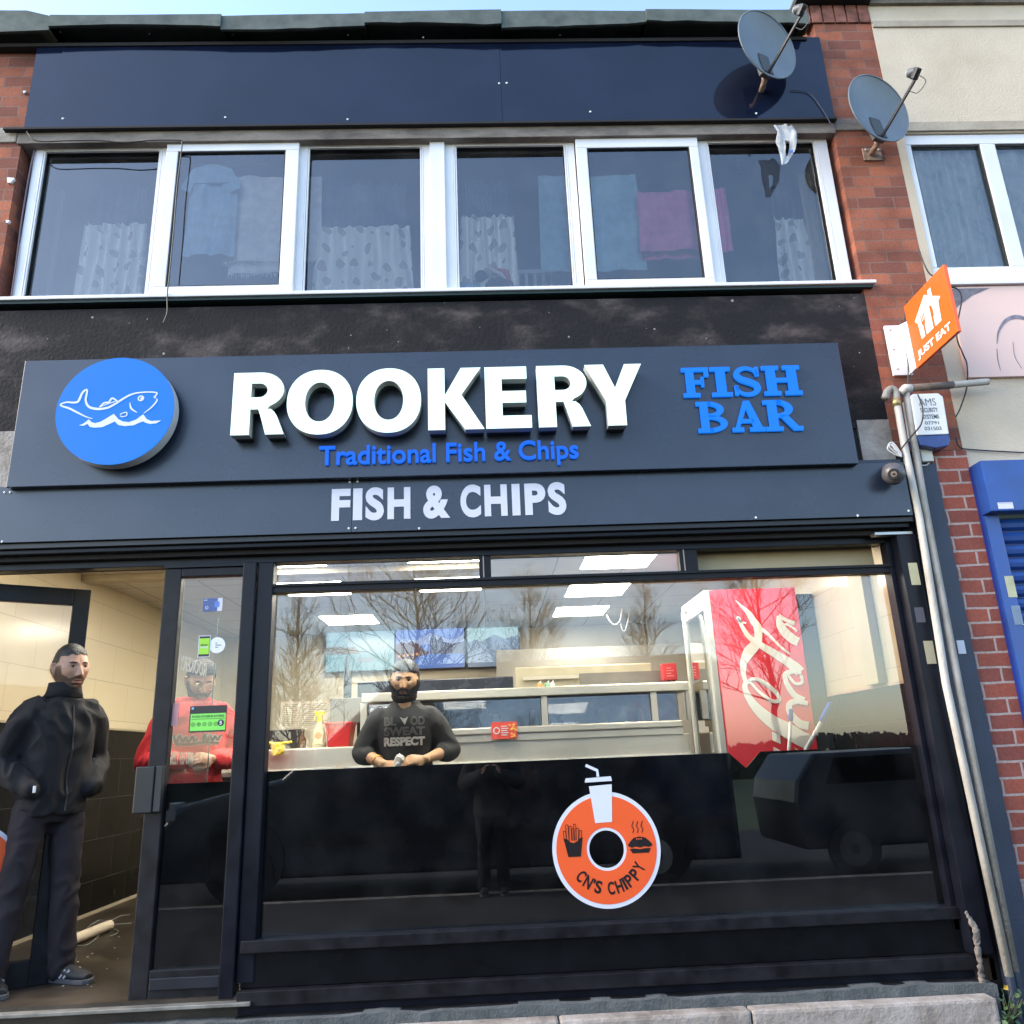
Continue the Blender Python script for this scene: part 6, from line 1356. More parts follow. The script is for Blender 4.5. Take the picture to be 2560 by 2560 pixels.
def beard_mask(x, y, z, line=.9, mz=-.047):
    z += .005*noise.noise(Vector((x*110, y*110, z*110))); ax = abs(x)
    if y > .03: return 0
    zc_ = -.060+line*max(0, ax-.030)
    if ax > .058: zc_ = .012 if y > -.055 else zc_
    m_ = 1-sst(zc_-.004, zc_+.004, z)
    if ax > .055 and y > .0+.012: m_ *= 1-sst(.012, .028, y)
    mo_ = sst(.3, .6, G(z, -.0525-.12*max(0, ax-.012), .0075)*(1 if ax < .032 else G(ax, .032, .006))) if y < 0 else 0
    m_ = max(m_, mo_)
    lip_ = (x/.024)**2+((z+.0675)/.0095)**2
    if y < 0: m_ *= sst(.85, 1.25, lip_)
    return m_
def hair_mask(x, y, z, front=.066):
    ax = abs(x)
    if y < -.03: hl = front-.25*max(0, ax-.035)
    elif y < .035: hl = .020+(.0-y-.0)*1.0*(-.4) if ax > .05 else front
    else: hl = -.055
    if -.03 <= y < .035 and ax > .05: hl = .030-.5*(y+.03) 
    return sst(hl-.006, hl+.004, z)
def offset_shell(vs, fs, mask, off, thr=.35, seed=0, rough_=.0015):
    me = bpy.data.meshes.new('t'); me.from_pydata(vs, [], fs); me.update(); ns = [v.normal.copy() for v in me.vertices]; bpy.data.meshes.remove(me)
    ms = [mask(*v) for v in vs]; idx = {}; out = MB()
    for f in fs:
        if min(ms[i] for i in f) > thr:
            q = []
            for i in f:
                if i not in idx:
                    v = Vector(vs[i]); n_ = ns[i]
                    if n_.dot(v) < 0: n_ = -n_
                    o_ = off(*vs[i])*sst(thr, 1, ms[i]) - .0015*(1-sst(thr, .8, ms[i])) + rough_*noise.noise(v*220+Vector((seed, 0, 0)))
                    idx[i] = len(out.v); out.v.append(tuple(v+n_*o_))
                q.append(idx[i])
            out.f.append(tuple(q))
    return out
def hand(mb, wrist, d, up, side, curl=(.35, .5, .4), spread=.08, s=1.0, th=.6):
    "palm, four fingers and a thumb; d along the hand, up out of its back, side +1/-1 towards the thumb"
    wrist = Vector(wrist); d = Vector(d).normalized(); up = Vector(up); up = (up-d*up.dot(d)).normalized(); t = d.cross(up)*side
    def F(a, b_, c): return wrist + d*a*s + t*b_*s + up*c*s
    mb.tube([F(-.03, 0, 0), F(.0, 0, 0), F(.03, .002, 0), F(.065, .002, 0), F(.092, .0, -.002)], [(.026*s, .020*s), (.026*s, .019*s), (.036*s, .017*s), (.041*s, .015*s), (.036*s, .011*s)], 16, up=up)
    for k_, (off, ln) in enumerate(((.030, .072), (.010, .080), (-.010, .074), (-.029, .058))):
        base = F(.082, off, 0); dd = (d + t*off*3*spread*10*.3).normalized(); pts = [F(.06, off*.9, 0), base]; a = 0; p = base
        for seg, cv in zip((.45, .32, .23), curl):
            a += cv*(1+.06*k_); dr2 = dd*math.cos(a)-up*math.sin(a); p = p+dr2*ln*seg*s; pts.append(p.copy())
        mb.tube(pts, [.0095*s, .0095*s, .0085*s, .0078*s, .0062*s], 10); mb.ball(pts[-1], .0064*s, 8, 6)
    b0 = F(.018, .026, -.004); td = (d*.62+t*.72-up*.25).normalized(); p1 = b0+td*.038*s; td2 = (d*.88+t*(.35-th*.5)-up*.35).normalized(); p2 = p1+td2*.030*s; p3 = p2+(d*.9+t*(.1-th*.4)-up*.4).normalized()*.024*s
    mb.tube([b0-td*.012*s, b0, p1, p2, p3], [.014*s, .014*s, .0115*s, .0095*s, .0072*s], 10); mb.ball(p3, .0072*s, 8, 6)
def limb(mb, pts, rs, n=16, sm=5):
    P_ = [Vector(p) for p in pts]; q = [P_[0]*2-P_[1]]+P_+[P_[-1]*2-P_[-2]]; rq = [rs[0]]+list(rs)+[rs[-1]]; o = []; r_ = []
    for i in range(1, len(q)-2):
        for k_ in range(sm):
            t = k_/sm; a, b_, c, d = q[i-1], q[i], q[i+1], q[i+2]; o.append(.5*((2*b_)+(c-a)*t+(2*a-5*b_+4*c-d)*t*t+(3*b_-a-3*c+d)*t**3))
            w_ = t*t*(3-2*t); r_.append(rq[i]*(1-w_)+rq[i+1]*w_)
    o.append(q[-2]); r_.append(rq[-2]); mb.tube(o, r_, n); mb.ball(o[0], r_[0], 12, 8); mb.ball(o[-1], r_[-1], 12, 8); return mb
def person(label, loc, rz, J, skin, head, cloth_, group=None):
    root = thing('person', label, 'person', loc, group, rz); kz = J.get('k', 1.0); Z_ = lambda z: z if z < .95 else .95+(z-.95)*kz
    sx = J.get('bulk', 1.0)
    hC = Vector(J['head']); neck = Vector(J.get('neck', (0, .005, 1.50)))
    HM = Matrix.Translation(hC) @ Matrix.Rotation(J.get('hyaw', 0), 4, 'Z') @ Matrix.Rotation(J.get('hpitch', 0), 4, 'X') @ Matrix.Rotation(J.get('hroll', 0), 4, 'Y') @ Matrix.Scale(J.get('hs', 1.0), 4)
    lean = J.get('lean', 0)
    def tl(z): return -lean*max(0, z-.95)
    # body
    b = MB()
    b.rings([((0, tl(z)+.0, Z_(z)), rx*sx*.88, ry*sx*.88) for z, rx, ry in ((.86, .13, .10), (.93, .165, .12), (1.02, .155, .115), (1.15, .150, .115), (1.30, .170, .125), (1.42, .180, .115), (1.47, .14, .09), (1.50, .07, .06))], 28, 2.3)
    limb(b, [neck+Vector((0, .01+tl(1.5), -.04)), neck+Vector((0, tl(1.5), .03)), hC+Vector((0, .018, -.055))], [.066, .057, .056])
    limb(b, [(0, hC.y+.02, hC.z-.09), (0, hC.y-.015, hC.z-.085)], [.05, .05])
    for s_ in (-1, 1):
        sh, el, wr = Vector(J['sh%+d' % s_]), Vector(J['el%+d' % s_]), Vector(J['wr%+d' % s_])
        limb(b, [sh, sh.lerp(el, .5), el], [.055, .048, .040]); limb(b, [el, el.lerp(wr, .35), wr], [.042, .040, .027])
        hp, kn, an = Vector(J['hip%+d' % s_]), Vector(J['kn%+d' % s_]), Vector(J['an%+d' % s_])
        limb(b, [hp, hp.lerp(kn, .5), kn, kn.lerp(an, .35), an], [.085, .072, .052, .053, .036]); 
        if 'hand%+d' % s_ in J:
            h_ = J['hand%+d' % s_]; hand(b, wr, *h_)
    me = fuse(b, .0052, 2)
    vs = [tuple(v.co) for v in me.vertices]; fs = [tuple(p.vertices) for p in me.polygons]; bpy.data.meshes.remove(me); cs = [skin]*len(vs)
    hv, hf, hcs = head_grid(skin, head['stub'], head['stubcol'], head.get('w', 1), head.get('jaw', 1))
    hw = [tuple(HM @ Vector(v)) for v in hv]
    o_ = len(vs); vs += hw; fs += [tuple(i+o_ for i in f) for f in hf]; cs += hcs
    for s_ in (-1, 1):
        e = MB(); e.tube([(.072*s_, -.004, -.034), (.080*s_, .002, -.020), (.084*s_, .010, .004), (.084*s_, .012, .022), (.076*s_, -.002, .026), (.073*s_, -.006, .0)], [.006, .008, .010, .009, .006, .005], 10); e.ball((.078*s_, .003, -.004), (.006, .014, .024), 12, 8)
        o_ = len(vs); vs += [tuple(HM @ Vector(v)) for v in e.v]; fs += [tuple(i+o_ for i in f) for f in e.f]; cs += [tuple(c*.92 for c in skin)]*len(e.v)
    me = bpy.data.meshes.new('body'); me.from_pydata(vs, [], fs); me.update(); ca = me.color_attributes.new('Col', 'FLOAT_COLOR', 'POINT')
    ca.data.foreach_set('color', [x for c in cs for x in (*c, 1)]); me.polygons.foreach_set('use_smooth', [True]*len(me.polygons)); me.materials.append(M_skin); body = link('body', me, root)
    # eyes
    for s_ in (-1, 1):
        yq = -.0885
        if not J.get('closed'):
            MB().ball((.031*s_, yq+.009, .0065), (.0140, .012, .0054), 16, 10).xf(HM).build('eye', mat('eye_white', (.24, .20, .18), .2, var=0), root, smooth=True)
            MB().ball((.031*s_+.001, yq-.0015, .0070), (.0060, .003, .0052), 12, 8).xf(HM).build('iris', mat('iris_brown', (.02, .010, .006), .1, var=0), root, smooth=True)
    hm = offset_shell(hv, hf, head['hair'], head['hoff'], .35, 3, head.get('hr', .0022))
    hm.xf(HM).build('hair', mat('hair_'+head['hc'], {'black': (.010, .008, .008), 'dark': (.022, .017, .014)}[head['hc']], .5, var=.5, vs=120, bump=.002, bs=260), root, smooth=True)
    if head.get('boff'):
        offset_shell(hv, hf, head['beard'], head['boff'], .4, 9, .003).xf(HM).build('beard', mat('beard_black', (.010, .008, .007), .75, var=.5, vs=150, bump=.003, bs=260), root, smooth=True)
    # trousers
    t_ = MB(); t_.rings([((0, 0, z), rx, ry) for z, rx, ry in ((.82, .13*sx, .11*sx), (.90, .172*sx, .130*sx), (1.0, .17*sx, .128*sx))], 26, 2.2)
    for s_ in (-1, 1):
        hp, kn, an = Vector(J['hip%+d' % s_]), Vector(J['kn%+d' % s_]), Vector(J['an%+d' % s_])
        limb(t_, [hp, hp.lerp(kn, .5), kn, kn.lerp(an, .5), an+Vector((0, 0, -.02))], [.108*sx, .095*sx, .078*sx, .074, .070])
    put('trousers', fuse(t_, .010, 3, .009, (9, 9, 9), 4), mat('trousers_'+cloth_['tn'], cloth_['tc'], .85, var=.12, vs=20, bump=.001, bs=300), root)
    for s_ in (-1, 1):
        an = Vector(J['an%+d' % s_]); f_ = Vector(J.get('foot%+d' % s_, (0, -1, 0))).normalized()
        shb = MB(); shb.tube([an-f_*.05+Vector((0, 0, -.035)), an+Vector((0, 0, -.03)), an+f_*.08+Vector((0, 0, -.045)), an+f_*.15+Vector((0, 0, -.052)), an+f_*.205+Vector((0, 0, -.058))], [(.034, .035), (.040, .048), (.043, .036), (.046, .027), (.030, .018)], 16)
        limb(shb, [an+Vector((0, .0, -.03)), an+Vector((0, .0, .03))], [.040, .042])
        sh_ = put('shoe', fuse(shb, .006, 2), mat('shoe_black', (.014, .014, .016), .6, var=.2), root)
        so2 = MB(); r_ = Vector((-f_.y, f_.x, 0)); 
        pr = [(-.085, .028), (-.06, .038), (0, .040), (.08, .046), (.15, .050), (.20, .040), (.225, .018)]
        out = [an+f_*a+r_*w_ for a, w_ in pr]+[an+f_*a-r_*w_ for a, w_ in pr[::-1]]; zb = an.z-.09
        n_ = len(out); v_ = [(p.x, p.y, zb+.001) for p in out]+[(p.x, p.y, zb+.024) for p in out]; so2.add(v_, [tuple(range(n_)), tuple(range(n_, 2*n_))[::-1]]+[(i, i+n_, (i+1) % n_+n_, (i+1) % n_) for i in range(n_)])
        so2.build('sole', mat('shoe_sole', (.07, .07, .075), .6), sh_, bev=.004)
        if cloth_.get('stripes'):
            stp = MB()
            for side_ in (-1, 1):
                for k_ in range(3):
                    a_ = .015+k_*.028; stp.bar(an+f_*(a_)+r_*side_*.043+Vector((0, 0, -.062)), an+f_*(a_+.03)+r_*side_*.036+Vector((0, 0, -.022)), .012, .003, r_)
            stp.build('stripe', mat('grey_stripe', (.30, .30, .32), .5), sh_)
    # top
    o_ = cloth_['off']; tb = MB(); z0 = cloth_['hem']
    prof = [(z0, .172, .132), (z0+.05, .178, .138), (1.05, .170, .135), (1.18, .174, .138), (1.32, .188, .140), (1.40, .188, .130), (1.455, .145, .104), (1.50, .090, .080), (1.53, .078, .074)]
    tb.rings([((0, tl(z)+.004, Z_(z)), rx*sx+o_, ry*sx+o_) for z, rx, ry in prof], 32, 2.3)
    for s_ in (-1, 1):
        sh, el, wr = Vector(J['sh%+d' % s_]), Vector(J['el%+d' % s_]), Vector(J['wr%+d' % s_])
        e_ = cloth_.get('sleeve', 1.0); end = el.lerp(wr, e_)
        limb(tb, [sh+Vector((-s_*.03, 0, .0)), sh.lerp(el, .25), sh.lerp(el, .6), el], [.070+o_, .066+o_, .058+o_, .053+o_]); limb(tb, [el, el.lerp(end, .5), end], [.053+o_, .050+o_, .042+o_*.8])
    top = fuse(tb, .008, 4, cloth_.get('fold', .010), cloth_.get('fs', (8, 8, 6)), cloth_.get('seed', 0))
    tm = put(cloth_['kind'], top, mat(cloth_['kind']+'_'+cloth_['cn'], cloth_['cc'], .85, var=.10, vs=18, bump=.0008, bs=400), root)
    bvh = BVHTree.FromPolygons([v.co.copy() for v in top.vertices], [tuple(p.vertices) for p in top.polygons])
    return root, tm, bvh
def on_cloth(mb, bvh, off=.004):
    out = []
    for v in mb.v:
        h = bvh.ray_cast(Vector((v[0], -1.0, v[2])), Vector((0, 1, 0)))
        out.append((v[0], (h[0].y if h[0] is not None else v[1])-off+v[1]*.0, v[2]))
    mb.v = out; return mb
def flat_text(s_, x0, x1, z0, z1, bvh, bold=.03, cut=14):
    mb = text_mb(s_, bold, 0); A = np.array(mb.v); mn, mx = A.min(0), A.max(0)
    bm = bmesh.new(); vs = [bm.verts.new((x0+(x1-x0)*(v[0]-mn[0])/(mx[0]-mn[0]), 0, z0+(z1-z0)*(v[1]-mn[1])/(mx[1]-mn[1]))) for v in mb.v]
    for f in mb.f:
        try: bm.faces.new([vs[i] for i in f])
        except ValueError: pass
    bmesh.ops.triangulate(bm, faces=bm.faces[:])
    for i in range(1, cut):
        x = x0+(x1-x0)*i/cut; bmesh.ops.bisect_plane(bm, geom=bm.verts[:]+bm.edges[:]+bm.faces[:], plane_co=(x, 0, 0), plane_no=(1, 0, 0))
    bm.verts.index_update(); o = MB(); o.v = [tuple(v.co) for v in bm.verts]; o.f = [tuple(v.index for v in f.verts) for f in bm.faces]; bm.free()
    return on_cloth(o, bvh)
STD = {'sh-1': (-.185, .0, 1.42), 'sh+1': (.185, .0, 1.42), 'hip-1': (-.09, 0, .90), 'hip+1': (.09, 0, .90), 'kn-1': (-.10, -.02, .50), 'kn+1': (.10, -.02, .50), 'an-1': (-.11, .02, .09), 'an+1': (.11, .02, .09)}
SK1, SK2, SK3 = (.44, .25, .17), (.56, .34, .20), (.50, .28, .18)
stub = lambda k_: (lambda x, y, z: k_*beard_mask(x, y, z))
# man in the doorway
J = dict(STD); J.update({'hs': 1.15, 'head': (.01, -.02, 1.668), 'hyaw': math.radians(3), 'hpitch': math.radians(2), 'hroll': math.radians(-3), 'sh-1': (-.165, 0, 1.42), 'sh+1': (.165, 0, 1.42), 'el-1': (-.27, .07, 1.15), 'wr-1': (-.17, -.12, 1.00), 'el+1': (.27, .07, 1.15), 'wr+1': (.16, -.13, 1.00), 'bulk': .94,
   'hip-1': (-.09, 0, .90), 'kn-1': (-.13, .03, .48), 'an-1': (-.17, .06, .09), 'hip+1': (.09, 0, .90), 'kn+1': (.11, -.05, .50), 'an+1': (.14, -.03, .09), 'foot+1': (.35, -1, 0), 'foot-1': (-.1, -1, 0)})
hA = dict(stub=stub(.78), stubcol=(.022, .016, .013), hair=lambda x, y, z: hair_mask(x, y, z, .066+.004*math.sin(x*160)), hoff=lambda x, y, z: .0015+.0075*sst(.045, .10, z), hc='black')
pA, jA, bvA = person('man in a black zipped jacket standing in the open doorway, hands in pockets', (-2.485, .38, FZ), math.radians(50), J, SK1, hA,
   dict(kind='jacket', off=.018, hem=.86, cc=(.003, .003, .0045), cn='black', tn='plum', tc=(.014, .010, .014), stripes=True, fold=.016, fs=(10, 10, 7), seed=2))
zp = [(-.004+.004*math.sin(i*.7), 0, .88+i*.03) for i in range(20)]
z_ = MB(); pz = []
for p in zp:
    h = bvA.ray_cast(Vector((p[0]+.02, -1, p[2])), Vector((0, 1, 0)))
    if h[0] is not None: pz.append(h[0]+Vector((0, -.003, 0)))
MB().tube(pz, .0045, 6).build('zip', mat('zip_metal', (.045, .045, .045), .4, metal=.5), jA)
cl_ = MB()
for r_, zz, yy in ((.088, 1.53, .0), (.082, 1.575, .006)): pass
cl_.rings([((0, -.002, 1.50), .105, .100), ((0, -.004, 1.545), .092, .090), ((0, -.002, 1.585), .086, .086)], 30); cl_.rings([((0, -.002, 1.49), .09, .085), ((0, -.002, 1.58), .074, .074)], 24)
cme = cl_; o = cl_.mesh('c', True); o.materials.append(MATS['jacket_black']); link('collar', o, jA)
MB().box(-.175, -.163, -.185, -.175, .985, 1.02).build('pocket_tag', M_white, jA)
# man in the red hoodie behind the door glass
J = dict(STD); J.update({'hs': 1.1, 'head': (.0, -.07, 1.635), 'hyaw': math.radians(2), 'hpitch': math.radians(22), 'el-1': (-.29, .02, 1.13), 'wr-1': (-.07, -.27, 1.12), 'el+1': (.29, .02, 1.13), 'wr+1': (.07, -.28, 1.13), 'lean': .05, 'bulk': 1.0, 'closed': True,
   'hand-1': ((.9, -.35, .05), (-.2, -.9, .3), 1, (.5, .8, .5)), 'hand+1': ((-.9, -.35, .1), (.2, -.9, .4), -1, (.5, .8, .5))})
hC_ = dict(stub=stub(.8), stubcol=(.022, .016, .013), hair=lambda x, y, z: hair_mask(x, y, z, .062), hoff=lambda x, y, z: .006+.018*sst(.02, .10, z), hc='dark', hr=.005, boff=lambda x, y, z: .004, beard=lambda x, y, z: beard_mask(x, y, z))
pC, jC, bvC = person('man in a red hoodie and glasses looking down behind the door glass', (-1.97, 1.12, FZ), math.radians(30), J, SK3, hC_,
   dict(kind='hoodie', off=.018, hem=.93, cc=(.58, .022, .030), cn='red', tn='black', tc=(.015, .015, .02), sleeve=.88, fold=.010, seed=7))
def squiggle(wd_, y_off):
    q = MB()
    for pts in ([(-.15, 1.285), (-.135, 1.235), (-.12, 1.282), (-.10, 1.245), (-.085, 1.27), (-.065, 1.24), (-.045, 1.275), (-.03, 1.245), (-.01, 1.265)], [(.02, 1.245), (.03, 1.285), (.05, 1.245), (.065, 1.28), (.085, 1.245), (.10, 1.275), (.12, 1.25), (.14, 1.28)], [(-.14, 1.232), (-.06, 1.226), (.02, 1.234), (.13, 1.230)]):
        q.ribbon(pts, wd_, 0, .001, 5)
    q = on_cloth(q, bvC); q.v = [(x, y-y_off, z) for x, y, z in q.v]; return q
squiggle(.026, 0).build('chest_outline', M_white, jC); squiggle(.014, .003).build('chest_print', M_blackp, jC)
hd = MB(); hd.tube([(.10*math.cos(a), .055+.075*math.sin(a), 1.50+.015*math.sin(a)) for a in [PI*(-.15+1.3*i/14) for i in range(15)]], [.02]+[.036]*13+[.02], 12); put('hood', fuse(hd, .008, 2, .004), MATS['hoodie_red'], jC)
HMc = Matrix.Translation((0, -.07, 1.635)) @ Matrix.Rotation(math.radians(2), 4, 'Z') @ Matrix.Rotation(math.radians(22), 4, 'X') @ Matrix.Scale(1.1, 4)
gls = MB()
for s_ in (-1, 1):
    ring_ = [(.033*s_+.023*math.cos(a), -.112, .000+.019*math.sin(a)) for a in [2*PI*i/20 for i in range(21)]]; gls.tube(ring_, .0016, 6, cap=False); gls.tube([(.056*s_, -.112, .006), (.076*s_, -.06, .008), (.080*s_, .01, .006)], .0016, 6)
gls.tube([(-.010, -.113, .004), (0, -.115, .007), (.010, -.113, .004)], .0015, 6); gls.xf(HMc).build('glasses', mat('gold_wire', (.55, .42, .22), .3, metal=.8), pC)
# bearded man at the counter
J = dict(STD); J.update({'k': .88, 'hs': 1.10, 'head': (.0, -.11, 1.588), 'neck': (0, -.055, 1.43), 'hyaw': math.radians(-3), 'hpitch': math.radians(4), 'hroll': math.radians(3), 'el-1': (-.285, -.04, 1.13), 'wr-1': (-.125, -.28, 1.055), 'el+1': (.30, -.04, 1.13), 'wr+1': (.135, -.29, 1.075), 'lean': .12, 'bulk': 1.0, 'sh-1': (-.185, -.07, 1.335), 'sh+1': (.185, -.07, 1.335),
   'hand-1': ((.80, -.32, -.15), (-.25, -.75, .6), 1, (.45, .7, .4)), 'hand+1': ((-.85, -.25, .02), (.25, -.75, .6), -1, (.40, .6, .4))})
hB = dict(stub=stub(.95), stubcol=(.014, .010, .009), hair=lambda x, y, z: hair_mask(x, y, z, .060), hoff=lambda x, y, z: .005+.014*sst(.03, .10, z), hc='black', hr=.004, w=1.12, jaw=1.3,
   boff=lambda x, y, z: .010+.018*sst(-.07, -.115, z)*(1 if y < .02 else .3), beard=lambda x, y, z: beard_mask(x, y, z))
pB, jB, bvB = person('bearded man in a charcoal sweatshirt folding a white tissue at the counter', (-.575, 1.22, FZ), math.radians(3), J, SK2, hB,
   dict(kind='sweatshirt', off=.020, hem=.90, cc=(.034, .036, .040), cn='charcoal', tn='dark', tc=(.02, .02, .025), sleeve=.30, fold=.010, seed=12))
MPg = mat('grey_print_cloth', (.13, .13, .13), .8); MPw = mat('white_print_cloth', (.50, .50, .48), .8)
flat_text('BL', -.135, -.05, 1.295, 1.352, bvB, .05).build('chest_print', MPg, jB); flat_text('OD', .04, .135, 1.295, 1.352, bvB, .05).build('chest_print', MPg, jB); flat_text('SWEAT', -.135, .135, 1.23, 1.287, bvB, .055).build('chest_print', MPg, jB); flat_text('RESPECT', -.135, .135, 1.165, 1.222, bvB, .055).build('chest_print', MPw, jB)
em = on_cloth(MB().add([(-.030, 0, 1.350), (.0, 0, 1.338), (.026, 0, 1.350), (.004, 0, 1.298)], [(0, 1, 2, 3)]), bvB, .007); em.build('chest_emblem', MPw, jB)
hd = MB(); hd.tube([(.105*math.cos(a), -.05+.085*math.sin(a), 1.405+.025*math.sin(a)) for a in [2*PI*i/24 for i in range(25)]], [.024]*25, 12, cap=False); put('hood', fuse(hd, .008, 2, .005), MATS['sweatshirt_charcoal'], jB)
tis = MB(); tis.tube([(-.01, -.35, 1.00), (-.015, -.355, 1.05), (.0, -.35, 1.09), (.012, -.345, 1.105)], [(.035, .02), (.030, .024), (.034, .026), (.02, .014)], 14)
tt = put('paper_tissue', fuse(tis, .004, 1, .004, (30, 30, 30)), mat('tissue_white', (.75, .74, .70), .9, var=.03)); tt.location = (-.575, 1.22, FZ); tag(tt, 'crumpled white tissue held in the hands of the bearded man', 'tissue')
wr = Vector((-.17, -.212, 1.076)); dv = Vector((.16, -.24, -.075)).normalized(); 
x_ = dv.orthogonal().normalized(); y_ = dv.cross(x_); MB().tube([wr+(x_*math.cos(a)+y_*math.sin(a))*.037 for a in [2*PI*i/20 for i in range(21)]], .0035, 6, cap=False).build('bracelet', mat('gold', (.8, .5, .12), .25, metal=1), pB, smooth=True)
# the photographer's side of the street: person holding a phone, a van, bare trees (all seen mirrored in the glass)
J = dict(STD); J.update({'head': (0, -.02, 1.64), 'el-1': (-.30, -.02, 1.16), 'wr-1': (-.10, -.30, 1.25), 'el+1': (.30, -.02, 1.16), 'wr+1': (.10, -.30, 1.25), 'hand-1': ((.3, -.3, .9), (-.8, .3, 0), 1), 'hand+1': ((-.3, -.3, .9), (.8, .3, 0), -1)})
pD, jD, bvD = person('person in dark clothes raising both hands, mirrored faintly in the shop glass', (.0, -4.98, 0), math.radians(180), J, SK1, hA, dict(kind='coat', off=.03, hem=.80, cc=(.012, .012, .015), cn='dark', tn='navy', tc=(.015, .016, .022)))

van = thing('van', 'dark grey panel van parked at the kerb, mirrored in the black window', 'van', (0, 0, 0))
VY = -5.75; yv0, yv1 = VY-1.9, VY
prof = [(-3.95, .15), (-3.98, .75), (-3.72, 1.02), (-2.55, 1.28), (-1.25, 2.38), (-.9, 2.60), (2.85, 2.62), (2.98, 2.5), (3.0, .15)]
body_ = MB().prism(prof, yv0, yv1); M_van = mat('van_paint', (.035, .042, .055), .25, metal=.2, coat=.6, var=.05)
body_.build('body', M_van, van, bev=.05, seg=3)
MB().prism([(-2.35, 1.38), (-1.25, 2.22), (-.35, 2.24), (-.35, 1.38)], yv1+.002, yv1+.014).build('side_window', M_gloss, van, bev=.004)
for x in (-2.95, 1.95):
    MB().ring((x, .36), .40, .47, yv1+.001, yv1+.03, 40).build('wheel_arch', M_blackp, van)
    w1_ = MB().disc((x, .22), .35, yv1-.05, yv1+.025, 36).build('wheel', M_blackp, van); MB().ring((x, .22), .08, .2, yv1+.026, yv1+.035, 24).build('rim', M_steeld, w1_)
MB().box(-3.4, 2.9, yv1+.002, yv1+.02, .52, .62).build('side_strip', M_blackp, van); MB().box(-.15, .05, yv1+.002, yv1+.03, 1.18, 1.22).build('handle', M_blackp, van); MB().box(-.27, -.26, yv1+.001, yv1+.003, .4, 2.3).build('door_gap', M_dark, van)
MB().box(-3.92, -3.78, yv1-.3, yv1+.01, .85, 1.05).build('headlight', M_fg, van, bev=.02); MB().box(-2.35, -2.15, yv1+.01, yv1+.2, 1.35, 1.6).build('mirror', M_blackp, van, bev=.03)
car = thing('parked_car', 'dark hatchback parked behind the van, mirrored in the black window', 'car')
MB().prism([(3.8, .2), (3.75, .75), (3.8, 1.0), (4.05, 1.32), (5.7, 1.34), (6.5, 1.0), (7.5, .85), (7.6, .25)], yv0+.1, yv1-.05).build('body', mat('car_paint', (.025, .03, .042), .4, spec=.3, coat=.15, var=.05), car, bev=.06, seg=3)
MB().prism([(4.15, .95), (4.3, 1.26), (5.6, 1.28), (6.25, .98)], yv1-.048, yv1-.035).build('side_window', M_gloss, car)
for x in (4.4, 6.8): w1_ = MB().disc((x, .2), .32, yv1-.1, yv1-.02, 32).build('wheel', M_blackp, car); MB().ring((x, .2), .06, .2, yv1-.019, yv1-.01, 24).build('rim', mat('dark_rim', (.08, .08, .09), .4), w1_)

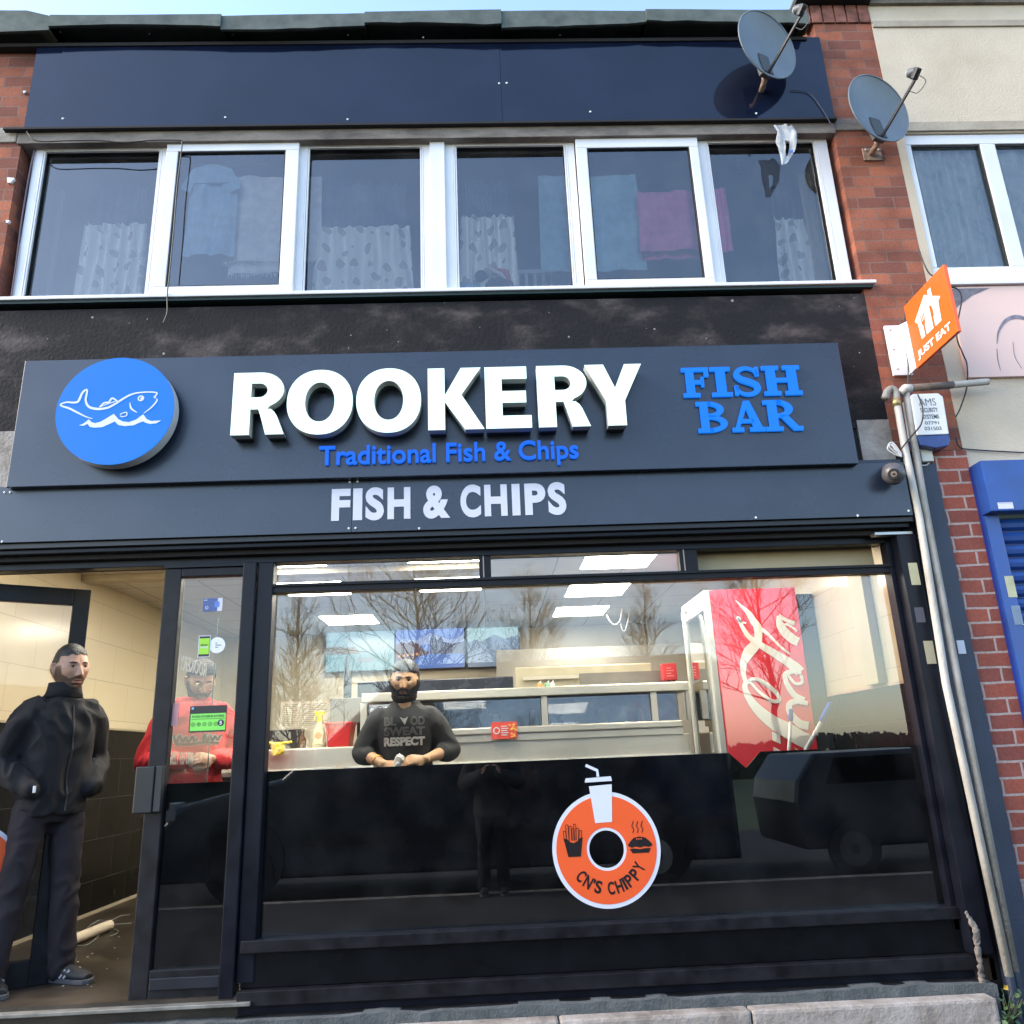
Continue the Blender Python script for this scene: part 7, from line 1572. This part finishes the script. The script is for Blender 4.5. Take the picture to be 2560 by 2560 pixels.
def tree(label, x, y, h, w_, seed, dens=1.0, low=.2, cone=1.0):
    random.seed(seed); t = thing('bare_tree', label, 'tree', (x, y, -.16), 'bare winter trees across the road')
    tr = MB(); cr = MB(); V = Vector
    lead = [V((0, 0, 0))]; n_ = 14
    for k in range(n_): lead.append(V((lead[-1].x*.8+random.uniform(-.09, .09), lead[-1].y*.8+random.uniform(-.09, .09), h*(k+1)/n_)))
    tr.tube(lead, [h*.017*(1-.93*i/n_) for i in range(n_+1)], 7, cap=False)
    def br(p, d, l, r_, dep):
        q = [p]; dd = d.copy(); m = 4 if dep < 2 else 3
        for k in range(m): dd = (dd+V((random.gauss(0, .22), random.gauss(0, .22), random.gauss(.10, .16)))).normalized(); q.append(q[-1]+dd*l/m)
        cr.tube(q, [r_*(1-.75*i/m) for i in range(m+1)], 4 if dep == 0 else 3, cap=False)
        if dep >= 3: return
        for k in range((6, 5, 3)[dep]):
            s_ = random.uniform(.2, 1)*m; i = min(m-1, int(s_)); o = q[i].lerp(q[i+1], s_-i); ax = V((random.gauss(0, 1), random.gauss(0, 1), random.gauss(0, 1))).normalized()
            nd = (Matrix.Rotation(random.uniform(.45, 1.0), 3, ax) @ dd).normalized(); nd.z += .12; br(o, nd.normalized(), l*random.uniform(.35, .6), r_*.5, dep+1)
    for k in range(int(40*dens)):
        u = low+(1-low)*((k+random.random())/(40*dens)); i = min(n_-1, int(u*n_)); p = lead[i].lerp(lead[i+1], u*n_-i); az = random.uniform(0, 2*PI); el = random.uniform(.25, .75)+.45*u
        l = w_*((1-u)**.75*cone+(1-cone)*math.sin(PI*min(1, (u-low)/(1-low)*.9+.1))+.12)*random.uniform(.7, 1.15)
        br(p, V((math.cos(az)*math.cos(el), math.sin(az)*math.cos(el), math.sin(el))), l, h*.0055*(1.15-u), 0)
    m_ = mat('winter_bark', (.030, .026, .022), .95, var=.3)
    tr.build('trunk', m_, t); cr.build('crown', m_, t)
def mir(px, dist): return P(px, 1750, dist)[0]
tree('tall thin bare tree seen mirrored at the left of the shop window', mir(735, 30), -30, 9.0, 2.9, 1, 1.7, .12)
tree('widest bare tree, mirrored behind the bearded man', mir(1035, 22), -22, 8.8, 3.6, 2, 1.2, .25, .35)
tree('pointed bare tree mirrored near the middle of the shop window', mir(1330, 30), -30, 9.0, 3.3, 3, 1.9, .12)
tree('small pointed bare tree mirrored left of the red fridge', mir(1630, 32), -32, 9.0, 2.7, 4, 1.7, .12)
tree('spreading bare tree mirrored over the red fridge', mir(1930, 24), -24, 8.6, 3.6, 5, .9, .3, .3)
tree('bare tree mirrored at the edge of the door glass', mir(650, 34), -34, 7.5, 2.2, 6, .7)
hg = thing('hedge', 'low dark hedge line across the road behind the trees', 'hedge', (0, -38, -.16))
random.seed(9); hm_ = MB()
for i in range(260):
    x = -34+i*.27; hm_.box(x, x+.27, -.5, .5, 0, 1.0+.4*noise.noise(Vector((x*.12, 0, 0)))+random.uniform(0, .05)); h_ = 1.9+.6*noise.noise(Vector((x*.12, 0, 0)))
    for k_ in range(34):
        p = Vector((x+random.uniform(-.3, .3), random.uniform(-.6, .6), random.uniform(.1, 1)*h_)); s_ = random.uniform(.12, .3); d = Vector((random.uniform(-1, 1), random.uniform(-.4, .4), random.uniform(-1, 1))).normalized()*s_; e = d.cross(Vector((0, 1, 0)))*.8
        hm_.add([p-d, p+e, p+d, p-e], [(0, 1, 2, 3)])
hm_.build('foliage', mat('hedge_dark', (.035, .04, .025), .95, var=.3), hg)
